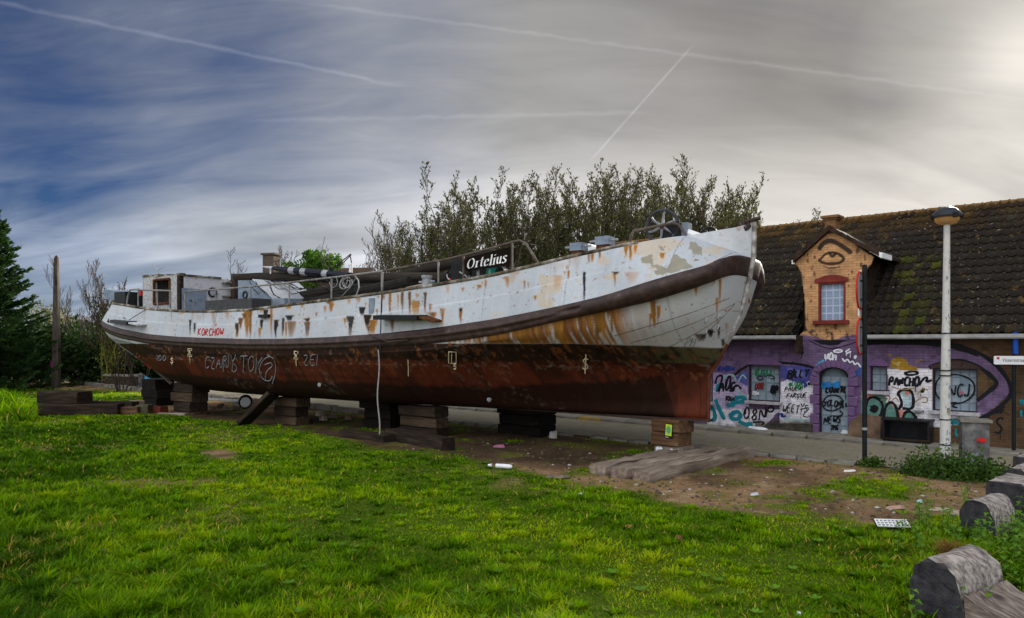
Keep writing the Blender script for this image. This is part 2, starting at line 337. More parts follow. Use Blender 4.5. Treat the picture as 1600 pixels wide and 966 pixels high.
row(pave, 'kerb_stone', 0.875, -0.03, -42, 9, 1.0, kerb_me)
yk = stone(1.0, .17, .135, .006, 9).mesh('kerb_stone', m_yellow, 30)
for px, py in ((846, 652), (905, 656)):
    u, n = UN(*g2(px, py)); o = link(bpy.data.objects.new('kerb_stone', yk), pave); o.location = (round(u), -0.865, -0.022); o['label'] = 'kerb stone painted yellow'
edge_me = [stone(.62, .22, .09, .022, 20+k).mesh('edging_stone', m_kerb, 30) for k in range(4)]
row(lane, 'edging_stone', 4.62, -0.035, -16, 3.2, .62, edge_me, .05, .18, .035)
row(lane, 'edging_stone', 4.75, -0.02, -46, -17, 1.6, [stone(1.6, .4, .2, .04, 30+k, 5).mesh('edging_stone', m_kerb, 30) for k in range(3)], .06, .08, .05)

# ------------------------------------------------------------------ grass blades
def build_grass():
    N0 = 560000; R = RNG
    Y = 5.0*(46/5.0)**(R.random(N0)**1.12); X = (R.random(N0)*2-1)*(0.74*Y+3.5)
    keep = R.random(N0) < grassmask(X, Y)*1.05-0.05; X, Y = X[keep], Y[keep]
    # pull part of the blades into tussocks
    n = len(X); cl = R.integers(0, n, n//9); isT = R.random(n) < 0.42; who = cl[R.integers(0, len(cl), n)]
    cell = 0.5; # tussock centres near each blade: snap to jittered lattice
    ci = np.floor(X/cell); cj = np.floor(Y/cell); cx = (ci+hash2(ci, cj, 1))*cell; cy = (cj+hash2(ci, cj, 2))*cell; cs = 0.05+0.13*hash2(ci, cj, 3)
    ang = R.random(n)*2*np.pi; rad = np.sqrt(R.random(n))*cs; X = np.where(isT, cx+np.cos(ang)*rad, X); Y = np.where(isT, cy+np.sin(ang)*rad, Y)
    gm = grassmask(X, Y)
    k = gm > 0.12; X, Y, isT, ang, cs, gm, ci, cj = (q[k] for q in (X, Y, isT, ang, cs, gm, ci, cj)); n = len(X)
    hn = fbm(X, Y, 1.7, 51); left = np.clip((-X/Y-0.30)*3.2, 0, 1)
    h = (0.026+0.062*np.clip((hn-0.3)*2, 0, 1)+0.05*left)*(0.55+0.9*R.random(n))*(0.45+0.55*gm)*np.where(isT, 1.25, 0.85)
    tall = np.clip(sdist(X, Y, [g2(*p) for p in ((-200, 612), (20, 612), (66, 640), (60, 660), (-200, 668))])/0.5, 0, 1); h = h*(1+5.0*tall*R.random(n))
    tallR = np.clip(sdist(X, Y, [g2(*p) for p in ((1400, 800), (1620, 790), (1750, 990), (1400, 990))])/0.4, 0, 1); h = h*(1+0.8*tallR)
    h = h*np.clip(1.15-Y/60, .6, 1.2); h *= np.where(R.random(n) < 0.012, 2.0, 1)
    w = (0.0045+0.004*R.random(n))*np.maximum(1, Y/7.5)
    az = np.where(isT, ang+R.normal(0, .5, n), R.random(n)*2*np.pi); bend = h*(0.55+1.0*R.random(n)); z = groundz(X, Y)-0.005
    dx, dy = np.cos(az), np.sin(az); fx, fy = -dy, dx
    def pt(k, b, s): return np.stack([X+dx*bend*b+fx*w*s, Y+dy*bend*b+fy*w*s, z+h*k], 1)
    V = np.stack([pt(0, 0, -1), pt(0, 0, 1), pt(.6, .35, .75), pt(.6, .35, -.75), pt(.95, 1.0, 0)], 1).reshape(-1, 3)
    b = np.arange(n)*5
    F = np.concatenate([np.stack([b, b+1, b+2], 1), np.stack([b, b+2, b+3], 1), np.stack([b+3, b+2, b+4], 1)])
    pal = np.array([[.040, .105, .001], [.125, .265, .001], [.205, .360, .001], [.36, .45, .004], [.56, .39, .07]])
    t = np.clip(0.45+1.5*(fbm(X, Y, 2.2, 61)-0.5)+1.4*(fbm(X, Y, .45, 63)-0.5)+R.normal(0, .2, n)-0.22*left+0.1*(X/Y), 0, .999)*3
    i = t.astype(int); fr = (t-i)[:, None]; c = pal[i]*(1-fr)+pal[i+1]*fr
    dry = R.random(n) < 0.02+0.12*np.clip((fbm(X, Y, 1.6, 31)-0.58)*5, 0, 1); c[dry] = pal[4]*(0.6+0.6*R.random(dry.sum()))[:, None]
    c = np.repeat(c, 5, 0)
    m = mat('grass blade', ((0.3, (.9, .9, .9)), (0.7, (1.1, 1.1, 1.1))), 3, .55, 0, attr='Col', transl=.5, spec=.06)
    o = np_mesh('grass', V, F, m, cols=c); tag(o, 'lush green grass with yellowish tufts covering the foreground', None, None, 'stuff')
build_grass()
# ------------------------------------------------------------------ the barge
BANG = math.radians(54.5); BF = Vector((4.33, 17.8, 0)); BAX = Vector((math.sin(BANG), -math.cos(BANG), 0)); B_RZ = math.atan2(BAX.y, BAX.x); BLY = Vector((-BAX.y, BAX.x, 0))
def bw(t, l, z): return BF+BAX*t-BLY*l+Vector((0, 0, z))          # boat (along, towards camera, up) -> world
def BP(px, py, lat):                                             # where the sight line meets the fore-and-aft plane at that offset
    r = (px-800)/FOC; o = BF-BLY*lat; t = (r*o.y-o.x)/(BAX.x-r*BAX.y); Y = o.y+BAX.y*t; return Vector((t, -lat, CH+(HZ-py)/FOC*Y))
def BT(px, py, t):                                               # ... and the athwartships plane at that station
    r = (px-800)/FOC; o = BF+BAX*t; d = -BLY; l = (r*o.y-o.x)/(d.x-r*d.y); Y = o.y+d.y*l; return Vector((t, -l, CH+(HZ-py)/FOC*Y))
boat = empty('cargo_barge', BF, B_RZ, 'large rusty barge, white above and red brown below, propped on timbers on the grass', 'barge')
def plan(t, ts, tb, Ls, Lb, B, a1, e1, a2, e2):
    t = np.asarray(t, float); x = np.clip((t-(tb-Lb))/Lb, 0, 1); o = (1-x**a2)**e2; x = np.clip(((ts+Ls)-t)/Ls, 0, 1); return B*o*(1-x**a1)**e1
TZ = np.array([-27, -26, -25, -24, -23, -22, -20, -18, -16, -14, -12, -10, -8, -6, -5, -4, -3, -2, -1, 0, .5, 1, 1.28, 1.46])
ZR = np.array([4.50, 4.47, 4.42, 4.36, 4.29, 4.2, 3.99, 3.87, 3.81, 3.82, 3.92, 4.02, 4.12, 4.26, 4.34, 4.43, 4.59, 4.76, 4.95, 5.16, 5.28, 5.32, 5.34, 5.34])
ZT = np.array([3.85, 3.80, 3.72, 3.60, 3.45, 3.3, 3.08, 2.97, 2.92, 2.88, 2.88, 2.92, 3.0, 3.13, 3.23, 3.33, 3.47, 3.63, 3.82, 4.12, 4.28, 4.43, 4.56, 4.85])
ZB = np.array([3.58, 3.52, 3.42, 3.25, 3.08, 2.92, 2.72, 2.62, 2.56, 2.52, 2.53, 2.57, 2.64, 2.73, 2.82, 2.93, 3.1, 3.29, 3.46, 3.67, 3.83, 4.03, 4.21, 4.42])
def smooth_interp(t, zs):
    t = np.asarray(t, float); return sum(np.interp(t+d, TZ, zs)*w for d, w in ((-.3, .2), (-.15, .2), (0, .2), (.15, .2), (.3, .2)))
# level: stern end, bow end, stern/bow taper lengths, half breadth, exponents
LV = [(-23.0, .40, 9, 11, 1.15, 1.7, .9, 1.3, 1.3), (-24.2, .42, 8.5, 11, 1.84, 1.9, .75, 1.35, 1.15), (-25.2, .52, 7.5, 9.5, 2.33, 2, .62, 1.55, .88), (-25.8, .86, 6.2, 7.6, 2.56, 2.2, .54, 2.1, .50),
      (-26.1, 1.16, 5.4, 6.6, 2.60, 2.2, .5, 2.3, .35), (-26.3, 1.36, 5.0, 6.3, 2.63, 2.2, .48, 2.4, .28), (-26.35, 1.44, 5.0, 6.3, 2.63, 2.2, .48, 2.4, .28), (-25.7, .45, 4.8, 5.5, 2.50, 2.2, .48, 2.4, .42)]
def hull_levels(k, u):
    """grid column u in 0..1 -> t, half breadth, z for level k"""
    ts, tb = LV[k][0], LV[k][1]; uu = 0.5-0.5*np.cos(np.pi*u); uu = 0.65*uu+0.35*u; t = ts+(tb-ts)*uu; b = plan(t, *LV[k])
    zb, zt, zr = smooth_interp(t, ZB), smooth_interp(t, ZT), smooth_interp(t, ZR)
    if k == 0: z = 0.935+np.clip((-18-t)/6, 0, 1)**2*.45+0*t
    elif k == 1: z = 1.26+np.clip((-18-t)/6, 0, 1)**2*.45+0.1*np.clip((t+6)/6, 0, 1)
    elif k == 2: z = 2.02+np.clip((-19-t)/6, 0, 1)**2*.4
    elif k == 3: z = np.minimum(2.70, zb-.22)*(1-np.clip((-20-t)/5, 0, 1))+np.clip((-20-t)/5, 0, 1)*2.76
    elif k == 4: z = (np.minimum(2.70, zb-.22)+zb)/2*(1-np.clip((-20-t)/5, 0, 1))+np.clip((-20-t)/5, 0, 1)*(2.76+zb)/2
    elif k == 5: z = zb
    elif k == 6: z = zt
    else: z = zr
    return t, b, z
NU = 900
def grid_between(k0, k1, nv, u, ease=None):
    """rows of points on the near side between levels k0 and k1 (Catmull-Rom through the neighbouring levels)"""
    L = [np.stack(hull_levels(k, u), 1) for k in range(8)]; rows = []
    for k in range(k0, k1):
        n = nv[k-k0]; p1, p2 = L[k], L[k+1]; p0 = L[k-1] if k > 0 else 2*p1-p2; p3 = L[k+2] if k < 6 and k != 5 and k+2 <= 5 else 2*p2-p1
        if k >= 6: p0 = 2*p1-p2
        if k == 0: p0 = p1+np.array([0, -.9, -.02])
        for i in range(n+(1 if k == k1-1 else 0)):
            s = i/n; rows.append(0.5*((2*p1)+(p2-p0)*s+(2*p0-5*p1+4*p2-p3)*s*s+(3*p1-p0-3*p2+p3)*s**3))
    A = np.array(rows)      # nv x nu x 3  (t, b, z)
    A[:, :, 1] = np.maximum(A[:, :, 1], 0.0); return A
def to_mesh(A, side):
    t, b, z = A[..., 0], A[..., 1], A[..., 2]; V = np.stack([t, (-b if side > 0 else b), z], -1).reshape(-1, 3); nv, nu = A.shape[:2]; i = np.arange(nv*nu).reshape(nv, nu)
    F = np.stack([i[:-1, :-1].ravel(), i[:-1, 1:].ravel(), i[1:, 1:].ravel(), i[1:, :-1].ravel()], 1)
    return V, (F if side > 0 else F[:, ::-1])
def proj_local(V):
    wx = BF.x+BAX.x*V[:, 0]+BLY.x*V[:, 1]; wy = BF.y+BAX.y*V[:, 0]+BLY.y*V[:, 1]; return 800+FOC*wx/wy, HZ-FOC*(V[:, 2]-CH)/wy
# stains, and slots with their inner dark painted on, recorded from the photograph: (x, y0, y1, width, rust, black)
STREAK_AND_SLOT = [(376, 497, 515, 3, .9, .5), (370, 505, 528, 3, .8, .7), (386, 483, 528, 4, .9, .2), (382, 490, 500, 3, .8, .5), (391, 483, 530, 3, 1, .3), (424, 483, 530, 2.5, .8, 0), (431, 500, 529, 4, .6, 1), (415, 484, 500, 3, .7, .9), (409, 500, 515, 2.5, .5, 1), (406, 512, 530, 3, .7, 0),
  (442, 497, 526, 2.5, .6, .7), (447, 503, 528, 2, .9, .1), (453, 493, 502, 6, .2, 1), (455, 502, 528, 6, .55, .35), (480, 498, 503, 4, .5, 1), (480, 503, 527, 4, .5, .55), (517, 474, 488, 3, 1, .2), (514, 471, 476, 5, 1, .3), (547, 494, 526, 5, .3, .75), (539, 497, 508, 2, .7, 0), (566, 480, 494, 4, .2, 1), (574, 492, 512, 5, .9, 1), (581, 500, 524, 7, .9, .1), (576, 510, 524, 3, .9, .4),
  (610, 458, 512, 2.5, .9, .1), (629, 456, 491, 3, .9, .4), (622, 460, 485, 2, .6, 0), (640, 456, 492, 3, .9, .4), (651, 470, 492, 8, .6, .2), (664, 457, 490, 3, 1, .5), (672, 475, 490, 3, .7, .1), (691, 482, 512, 2.5, .8, .1), (675, 488, 500, 8, .7, .25), (613, 500, 520, 3, .6, .4), (720, 485, 506, 3, .9, .2), (720, 482, 488, 3, .3, 1), (748, 445, 452, 5, .7, 0), (793, 432, 450, 4, .6, 0), (836, 462, 470, 2, .8, 0),
  (913, 425, 475, 2.5, .1, .9), (961, 427, 450, 3, .9, 0), (963, 425, 429, 6, .2, 1), (920, 396, 412, 4, .9, 0), (925, 396, 410, 3, .9, .1), (937, 392, 405, 2.5, .9, .2), (978, 382, 402, 3, 1, .1), (985, 380, 408, 3, .9, .1), (993, 382, 398, 3, .7, 0), (1035, 395, 405, 4, .8, .1), (900, 400, 425, 12, .28, 0), (870, 430, 455, 8, .3, 0), (800, 425, 445, 6, .3, 0), (860, 410, 430, 20, .18, 0), (985, 425, 445, 10, .3, 0),
  (300, 482, 510, 2, .35, 0), (318, 482, 505, 3, .3, 0), (334, 483, 520, 3, .45, 0), (268, 482, 505, 2, .4, 0), (297, 500, 525, 1.8, .2, 1), (304, 505, 522, 1.8, .1, .8), (285, 484, 492, 6, .5, 0), (312, 492, 502, 8, .2, 0), (355, 483, 500, 4, .4, 0), (408, 480, 490, 4, .6, 0), (508, 478, 490, 2, .6, 0), (471, 475, 482, 3, .7, 0), (560, 465, 474, 3, .6, 0), (545, 468, 476, 3, .6, 0), (600, 460, 470, 4, .7, .1), (450, 478, 484, 5, .7, 0), (700, 446, 460, 3, .4, 0),
  (1087, 440, 464, 3, .8, 0), (1125, 436, 475, 2.5, .9, 0), (1120, 465, 500, 2, .6, 0), (1022, 470, 514, 4, .95, .25), (1028, 478, 510, 3, .8, .1), (1016, 490, 516, 2.5, .8, 0), (1135, 505, 535, 2, .5, 0), (1110, 515, 528, 6, .4, .9), (1098, 522, 534, 8, .3, .7), (1123, 510, 530, 3, .5, .9), (1130, 530, 545, 4, .6, .8)]
for i in range(46):          # the run of rust below the strake towards the bow
    x = 700+i*6.0+random.uniform(-3, 3); yb = np.interp(x, (700, 760, 844, 928, 1012), (536, 525, 508, 491, 473)); a = np.interp(x, (700, 780, 900, 960, 990), (.5, .8, 1.0, .7, .35))
    STREAK_AND_SLOT.append((x, yb-2, min(538, yb+random.uniform(14, 62)), random.uniform(2, 7), min(1, a*random.uniform(.7, 1.3)), random.uniform(0, .3)))
for i in range(26):
    x = random.uniform(480, 900); yt = np.interp(x, (440, 540, 600, 665, 760, 880), (478, 466, 458, 448, 433, 405))+random.uniform(1, 30); STREAK_AND_SLOT.append((x, yt, yt+random.uniform(3, 16), random.uniform(1.2, 2.4), random.uniform(.3, .8), random.uniform(0, .3)))
GREY = [((1000, 405), (1018, 398), (1020, 412), (1040, 418), (1048, 405), (1052, 395), (1066, 402), (1082, 416), (1060, 424), (1035, 428), (1020, 415), (1003, 412)), ((1077, 378), (1086, 378), (1098, 388), (1096, 398), (1084, 396), (1076, 388)), ((1028, 382), (1034, 384), (1040, 394), (1034, 393)), ((1022, 424), (1040, 420), (1036, 430), (1024, 430))]
def paint_cols(V, zone):
    px, py = proj_local(V); n = len(V); x3, z3 = V[:, 0], V[:, 2]
    nf = fbm(x3*1.0, z3*1.0, .22, 71); ns = fbm(x3, z3*.12, .09, 73); nb = fbm(x3, z3, 1.1, 75)
    if zone == 'bottom':
        white = np.array([.47, .485, .495])
        yw = 537+np.interp(px, (900, 1130), (0, 7)); wl = np.clip((yw+(nf-.5)*1.5-py)/1.6+.5, 0, 1)*(z3 > 2.58)
        red = np.array([.098, .023, .011]); red2 = np.array([.050, .015, .008]); brn = np.array([.026, .013, .009])
        c = red+(red2-red)*np.clip((nb-.45)*4, 0, 1)[:, None]
        band = np.clip((2.62+.05*(nf-.5)-(2.62-z3)*0-z3)*-8+0, 0, 1)*0
        up = np.clip((z3-2.22+.12*(nf-.5))*9, 0, 1)[:, None]; c = c*(1-up)+brn*up
        olive = np.clip((px-960)/120, 0, 1)*up[:, 0]; c = c*(1-olive[:, None])+np.array([.085, .075, .035])*olive[:, None]
        tar_shade = np.clip((1.60+.45*np.clip((x3+6)/6, 0, 1)**1.5-2.0*np.clip((x3+.55)*3, 0, 1)-z3+.16*(nf-.5)+.08*(ns-.5))*14, 0, 1)[:, None]; c = c*(1-.85*tar_shade)+np.array([.012, .007, .005])*.85*tar_shade  # dark bottom coat; its rise towards the bow is form shade painted in
        vs_ = np.clip((fbm(x3, z3*.10, .16, 133)-.57)*8, 0, 1)*.6; c = c*(1-vs_[:, None])+np.array([.022, .012, .008])*vs_[:, None]
        blotch = np.clip((fbm(x3, z3, .16, 77)-.57)*9, 0, 1)*np.clip((z3-1.9)*2, .25, 1); c = c*(1-.8*blotch[:, None])+np.array([.012, .008, .006])*.8*blotch[:, None]
        pale = np.clip((fbm(x3, z3*1.5, .12, 79)-.60)*12, 0, 1)*np.maximum(np.clip(1-np.abs(z3-2.18)/.16, 0, 1), .5*np.clip((fbm(x3, z3, .9, 131)-.52)*8, 0, 1)); c = c*(1-.55*pale[:, None])+np.array([.22, .17, .14])*.55*pale[:, None]
        c = c*(1-wl[:, None])+white*(0.9+.25*(nb-.5))[:, None]*wl[:, None]; mask = wl
    else:
        c = np.array([.415, .435, .46])*(0.93+.35*(nb-.5)+.16*(ns-.5))[:, None]; mask = np.ones(n)
        tan = np.clip((fbm(x3, z3*1.3, .5, 81)-.58)*6, 0, .5)*np.clip((px-700)/150, .25, 1); c = c*(1-tan[:, None])+np.array([.45, .32, .17])*tan[:, None]
    seam = (np.abs(((x3+40)/2.3)%1-.5) < .004)*1.0+(np.abs(z3-(2.16+0.10*np.clip((x3+6)/6, 0, 1))) < .012)*(zone == 'bottom'); c = c*(1-.45*np.clip(seam, 0, 1)[:, None])
    if zone == 'bottom': fl = np.clip((fbm(x3, z3*.7, .10, 111)-.63)*10, 0, .8)*(1-mask)*np.clip((z3-1.7)*3, 0, 1); c = c*(1-fl[:, None])+np.array([.16, .06, .022])*fl[:, None]
    rust = np.zeros(n); blk = np.zeros(n)
    for (sx, y0, y1, w, a, b) in STREAK_AND_SLOT:
        j = np.where((np.abs(px-sx) < 3*w+3) & (py > y0-4) & (py < y1+4))[0]
        if len(j) == 0: continue
        X, Yp = px[j], py[j]; fr = np.clip((Yp-y0)/(y1-y0+1e-6), 0, 1); w = w*1.45*(1-.62*fr**.8); wob = (ns[j]-.5)*w*2.4; ed = np.clip((w+wob-np.abs(X-sx))/(w*.7), 0, 1); v = np.clip((Yp-y0)/2+.5, 0, 1)*np.clip((y1-Yp)/(0.5*(y1-y0)+1), 0, 1)**.5
        rust[j] = np.maximum(rust[j], a*ed*v*np.clip(.45+1.7*ns[j], 0, 1)); core = np.clip((w*.85+wob*.6-np.abs(X-sx))/(w*.22), 0, 1); blk[j] = np.maximum(blk[j], b*core*v)
    run = np.interp(px, (690, 750, 850, 950, 985, 1030, 1090), (0, .75, 1.0, .9, .25, .12, 0)) if zone == 'bottom' else np.zeros(n)
    nv = fbm(x3*1.0, z3*.05, .07, 87); nw = fbm(x3, z3*.05, .5, 89); rust = np.maximum(rust, run*np.clip((nv-.34)*5+(nw-.5)*2.0, 0, .95)*(.85+.15*np.clip((539-py)/22, 0, 1)))
    spots = np.clip((fbm(x3, z3, .06, 83)-.755)*18, 0, 1); rust = np.maximum(rust, spots*.7)
    rust = np.clip(rust*1.45, 0, .97)*mask; blk *= mask
    hue = np.clip(ns*1.7-.35, 0, 1)[:, None]; rc = np.array([.15, .040, .006])*(1-hue)+np.array([.44, .195, .008])*hue
    dk = np.clip((rust-.75)*2.5, 0, 1)[:, None]; rc = rc*(1-dk*.5)+np.array([.09, .03, .01])*dk*.5
    r = np.clip(rust, 0, .96)[:, None]; c = c*(1-r)+rc*r
    for g in GREY:
        j = inpoly(px+(nf-.5)*9, py+(ns-.5)*7, g) & (mask > 0); c[j] = np.array([.24, .22, .17])*(.8+.4*nf[j])[:, None]
    b = np.clip(blk*1.25, 0, .98)[:, None]; c = c*(1-b)+np.array([.012, .011, .010])*b
    return c
m_hull = mat('ship paint', ((0.3, (.93, .93, .93)), (0.7, (1.05, 1.05, 1.05))), 14, .62, .18, 9, attr='Col', spec=.06, bdist=.012)
U = np.linspace(0, 1, NU)
A = grid_between(0, 5, (8, 14, 26, 24, 30), U)
keel = A[0:1].copy(); keel[:, :, 1] = .04; keel[:, :, 2] -= .02
Ab = np.concatenate([keel, A], 0)
# plate laps: lower strakes stand a little proud below each seam
SEAM = lambda u: 2.02
zz = Ab[..., 2]; lap = (zz < 2.16+0.10*np.clip((Ab[..., 0]+6)/6, 0, 1)).astype(float)*.018+(zz < 1.72).astype(float)*-.03*((Ab[..., 0] > -13) & (Ab[..., 0] < -7.6))
Ab[..., 1] = np.where(Ab[..., 1] > .2, Ab[..., 1]+lap+.022*(fbm(Ab[..., 0], Ab[..., 2]*1.2, 1.15, 121)-.5), Ab[..., 1])
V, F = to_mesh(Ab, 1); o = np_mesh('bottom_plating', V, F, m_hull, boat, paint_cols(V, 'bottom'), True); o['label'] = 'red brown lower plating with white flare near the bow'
Uc = np.linspace(0, 1, 160); Ac = grid_between(0, 5, (3, 4, 5, 3, 3), Uc); k2 = Ac[0:1].copy(); k2[:, :, 1] = .0; k2[:, :, 2] -= .02
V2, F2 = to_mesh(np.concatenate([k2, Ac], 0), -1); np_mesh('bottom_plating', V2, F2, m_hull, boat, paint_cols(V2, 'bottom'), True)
At = grid_between(6, 7, (46,), U); mid = np.linspace(0, 1, At.shape[0])[:, None]
At[..., 1] += .020*(fbm(At[..., 0], At[..., 2]*1.2, 1.0, 123)-.5)+np.where(mid < .52, .016, 0)*(At[..., 0] < -.2)+0*At[..., 1]
V, F = to_mesh(At, 1); o = np_mesh('topside_plating', V, F, m_hull, boat, paint_cols(V, 'top'), True); o['label'] = 'white painted topside streaked with rust'
V2, F2 = to_mesh(grid_between(6, 7, (6,), Uc), -1); np_mesh('topside_plating', V2, F2, m_hull, boat, paint_cols(V2, 'top'), True)
# the wale: broad brown band with a round bar along it, swelling at the bow
m_wale = mat('dark brown wale', ((0.25, (.010, .006, .005)), (0.52, (.034, .017, .013)), (0.68, (.06, .034, .026)), (0.78, (.16, .12, .10))), 5, .55, .4, 20, spec=.3)
def wale(side, us):
    L5 = np.stack(hull_levels(5, us), 1); L6 = np.stack(hull_levels(6, us), 1); rows = []
    sw = (.05+(.24 if side > 0 else .34)*np.clip((L6[:, 0]+2.6)/2.4, 0, 1)**1.2)*(1-.92*np.clip((L6[:, 0]-.95)/.42, 0, 1))
    for s, off in ((0, 0), (0.02, .6), (.25, .92), (.42, 1.0), (.46, 1.35), (.54, 1.5), (.62, 1.35), (.66, 1.0), (.85, .85), (.98, .55), (1, 0)):
        p = L5*(1-s)+L6*s; q = p.copy(); d = np.gradient(p[:, :2], axis=0); nn = np.stack([-d[:, 1]*-1*-1, d[:, 0]], 1); nn = np.stack([-d[:, 1], d[:, 0]], 1); nn /= np.maximum(np.linalg.norm(nn, axis=1, keepdims=True), 1e-6)
        w = np.where((off > 1.0) & (L6[:, 0] > -1.2), sw*1.0+0*sw, sw*off) if off > 1.0 else sw*off
        if off > 1.0: w = np.where(L6[:, 0] > -1.6, sw*1.02, .05*off+.012)
        q[:, :2] += nn*w[:, None]; rows.append(q)
    A = np.array(rows); return A
def wale_mesh(side, us):
    A = wale(side, us); return to_mesh(A, side)
V, F = wale_mesh(1, np.linspace(0, 1, 420)); np_mesh('wale', V, F, m_wale, boat, None, True)
V, F = wale_mesh(-1, np.linspace(0, 1, 420)); np_mesh('wale', V, F, m_wale, boat, None, True)
# near-side surface look-up for things laid on the plating
LK = np.concatenate([Ab.reshape(-1, 3), At.reshape(-1, 3)]); LKV = np.stack([LK[:, 0], -LK[:, 1], LK[:, 2]], 1); LKX, LKY = proj_local(LKV)
def on_hull(px, py, off=.006):
    k = np.argmin((LKX-px)**2+(LKY-py)**2); d2 = (LKX-px)**2+(LKY-py)**2; k = np.argpartition(d2, 6)[:6]; w = 1/(d2[k]+.05); p = (LKV[k]*w[:, None]).sum(0)/w.sum()
    return Vector(p)+Vector((.15, -.95, -.05)).normalized()*off
# stem bar, stern post, rail cap, deck
mb = MB(); stem = [(.40, .90), (.41, 1.6), (.43, 2.0), (.62, 2.3), (.88, 2.75), (1.18, 3.42), (1.40, 4.2), (1.50, 4.75), (1.52, 5.52)]
mb.tube([(t+.01, 0, z) for t, z in stem[4:]], [.04, .05, .055, .06, .06], 8); mb.build('stem_bar', mat('worn stem paint', ((.3, (.05, .028, .02)), (.5, (.22, .20, .18)), (.62, (.42, .41, .39))), 4, .7, .3, 20), boat)
m_stemred = mat('red lead stem', ((.3, (.05, .014, .008)), (.7, (.12, .035, .02))), 5, .8, .3, 20)
mb = MB(); mb.tube([(.43, 0, .90), (.44, 0, 1.5), (.45, 0, 1.98), (.65, 0, 2.28), (.88, 0, 2.72)], .05, 8); mb.build('forefoot_bar', m_stemred, boat)
mb = MB(); mb.tube([(-23, 0, 1.0), (-25.2, 0, 2.0), (-26.0, 0, 3.0), (-26.4, 0, 4.3)], .07, 8); mb.build('stern_post', m_wale, boat)
mb = MB(); mb.box((-10.5, 0, .90), (22, .3, .05)); mb.build('keel_plate', m_wale, boat)
m_cap = mat('dirty rail cap', ((.32, (.02, .015, .010)), (.52, (.12, .10, .07)), (.70, (.42, .40, .36))), 3, .8, .5, 25, sc=(1, 1, 1))
def rail_pt(t, inset=0.0, dz=0.0):
    b = float(plan(np.array([t]), *LV[7])[0]); return Vector((t, -(b-inset), float(smooth_interp(np.array([t]), ZR)[0])+dz))
for sd in (1, -1):
    mb = MB(); tt = np.concatenate([np.linspace(-25.69, -24.5, 10), np.linspace(-24.3, -.6, 70)]); mb.tube([Vector((p.x, p.y*sd, p.z)) for p in (rail_pt(t, .02, .005) for t in tt)], .052, 8); mb.build('rail_cap', m_cap, boat)
mb = MB(); us = np.linspace(.03, .97, 60); t7, b7, z7 = hull_levels(7, us)
vs = []; 
for t, b, z in zip(t7, b7, z7): zz_ = z-.32 if t < -2.2 else z-.01; vs += [(t, -b+.05, zz_), (t, 0, zz_+.06), (t, b-.05, zz_)]
mb.add(vs, [(3*i+j, 3*i+3+j, 3*i+4+j, 3*i+1+j) for i in range(59) for j in (0, 1)]); mb.build('deck', m_steel_grey, boat)
# bow bulwark plates above the whaleback
for sd in (1, -1):
    mb = MB(); a = [(1.50, -.02*sd, 5.52), (1.46, -.02*sd, 4.72)]; pts = [(1.50, 0, 5.52, 1.46, 4.70), (1.20, .30, 5.40, 1.26, 4.66), (.90, .52, 5.34, 1.10, 4.62), (.55, .72, 5.27, 1.00, 4.58), (.2, .86, 5.22, .9, 4.55)]
    vs = []
    for t, l, zt, tb, zb in pts:
        s = max(0.0, min(1.0, (l)/.86)); lb = .02+l*1.02; tb2 = tb-.0; vs += [(t, -sd*l, zt), (tb2, -sd*(lb+.10*(l > 0)), zb)]
    vs2 = [Vector(v)+Vector((-.02, 0.02*sd, 0)) for v in vs]; n0 = len(vs)
    mb.add(vs, [(2*i, 2*i+2, 2*i+3, 2*i+1) for i in range(4)]); mb.add(vs2, [(2*i, 2*i+1, 2*i+3, 2*i+2) for i in range(4)]); mb.add([vs[i] for i in range(0, n0, 2)]+[vs2[i] for i in range(0, n0, 2)], [(i, i+1, i+6, i+5) for i in range(4)])
    mb.build('bow_bulwark', m_steel_white, boat)
mb = MB(); c = BP(1166, 352, .12); mb.tube([c+Vector((-.16, 0, .10)), c+Vector((-.10, 0, -.02)), c+Vector((0, 0, -.10)), c+Vector((.06, 0, -.03)), c+Vector((.02, 0, .07))], [.05, .06, .07, .06, .05], 8); mb.tube([c+Vector((-.02, -.08, .06)), c+Vector((.16, .12, .14)), c+Vector((.30, .12, .15))], .045, 8); mb.build('fairlead', m_wale, boat)
mb = MB(); c = BP(1183, 346, -.05); mb.torus(c, .06, .016, (1, .3, 0), 14, 6); mb.torus(c+Vector((0, 0, -.12)), .06, .016, (.2, 1, 0), 14, 6); mb.tube([c+Vector((0, 0, -.17)), c+Vector((0, 0, -.42))], .016, 6); mb.tube([c+Vector((-.25, 0, .06)), c+Vector((.05, 0, .06))], .02, 6); mb.build('chain_shackle', m_rust, boat)

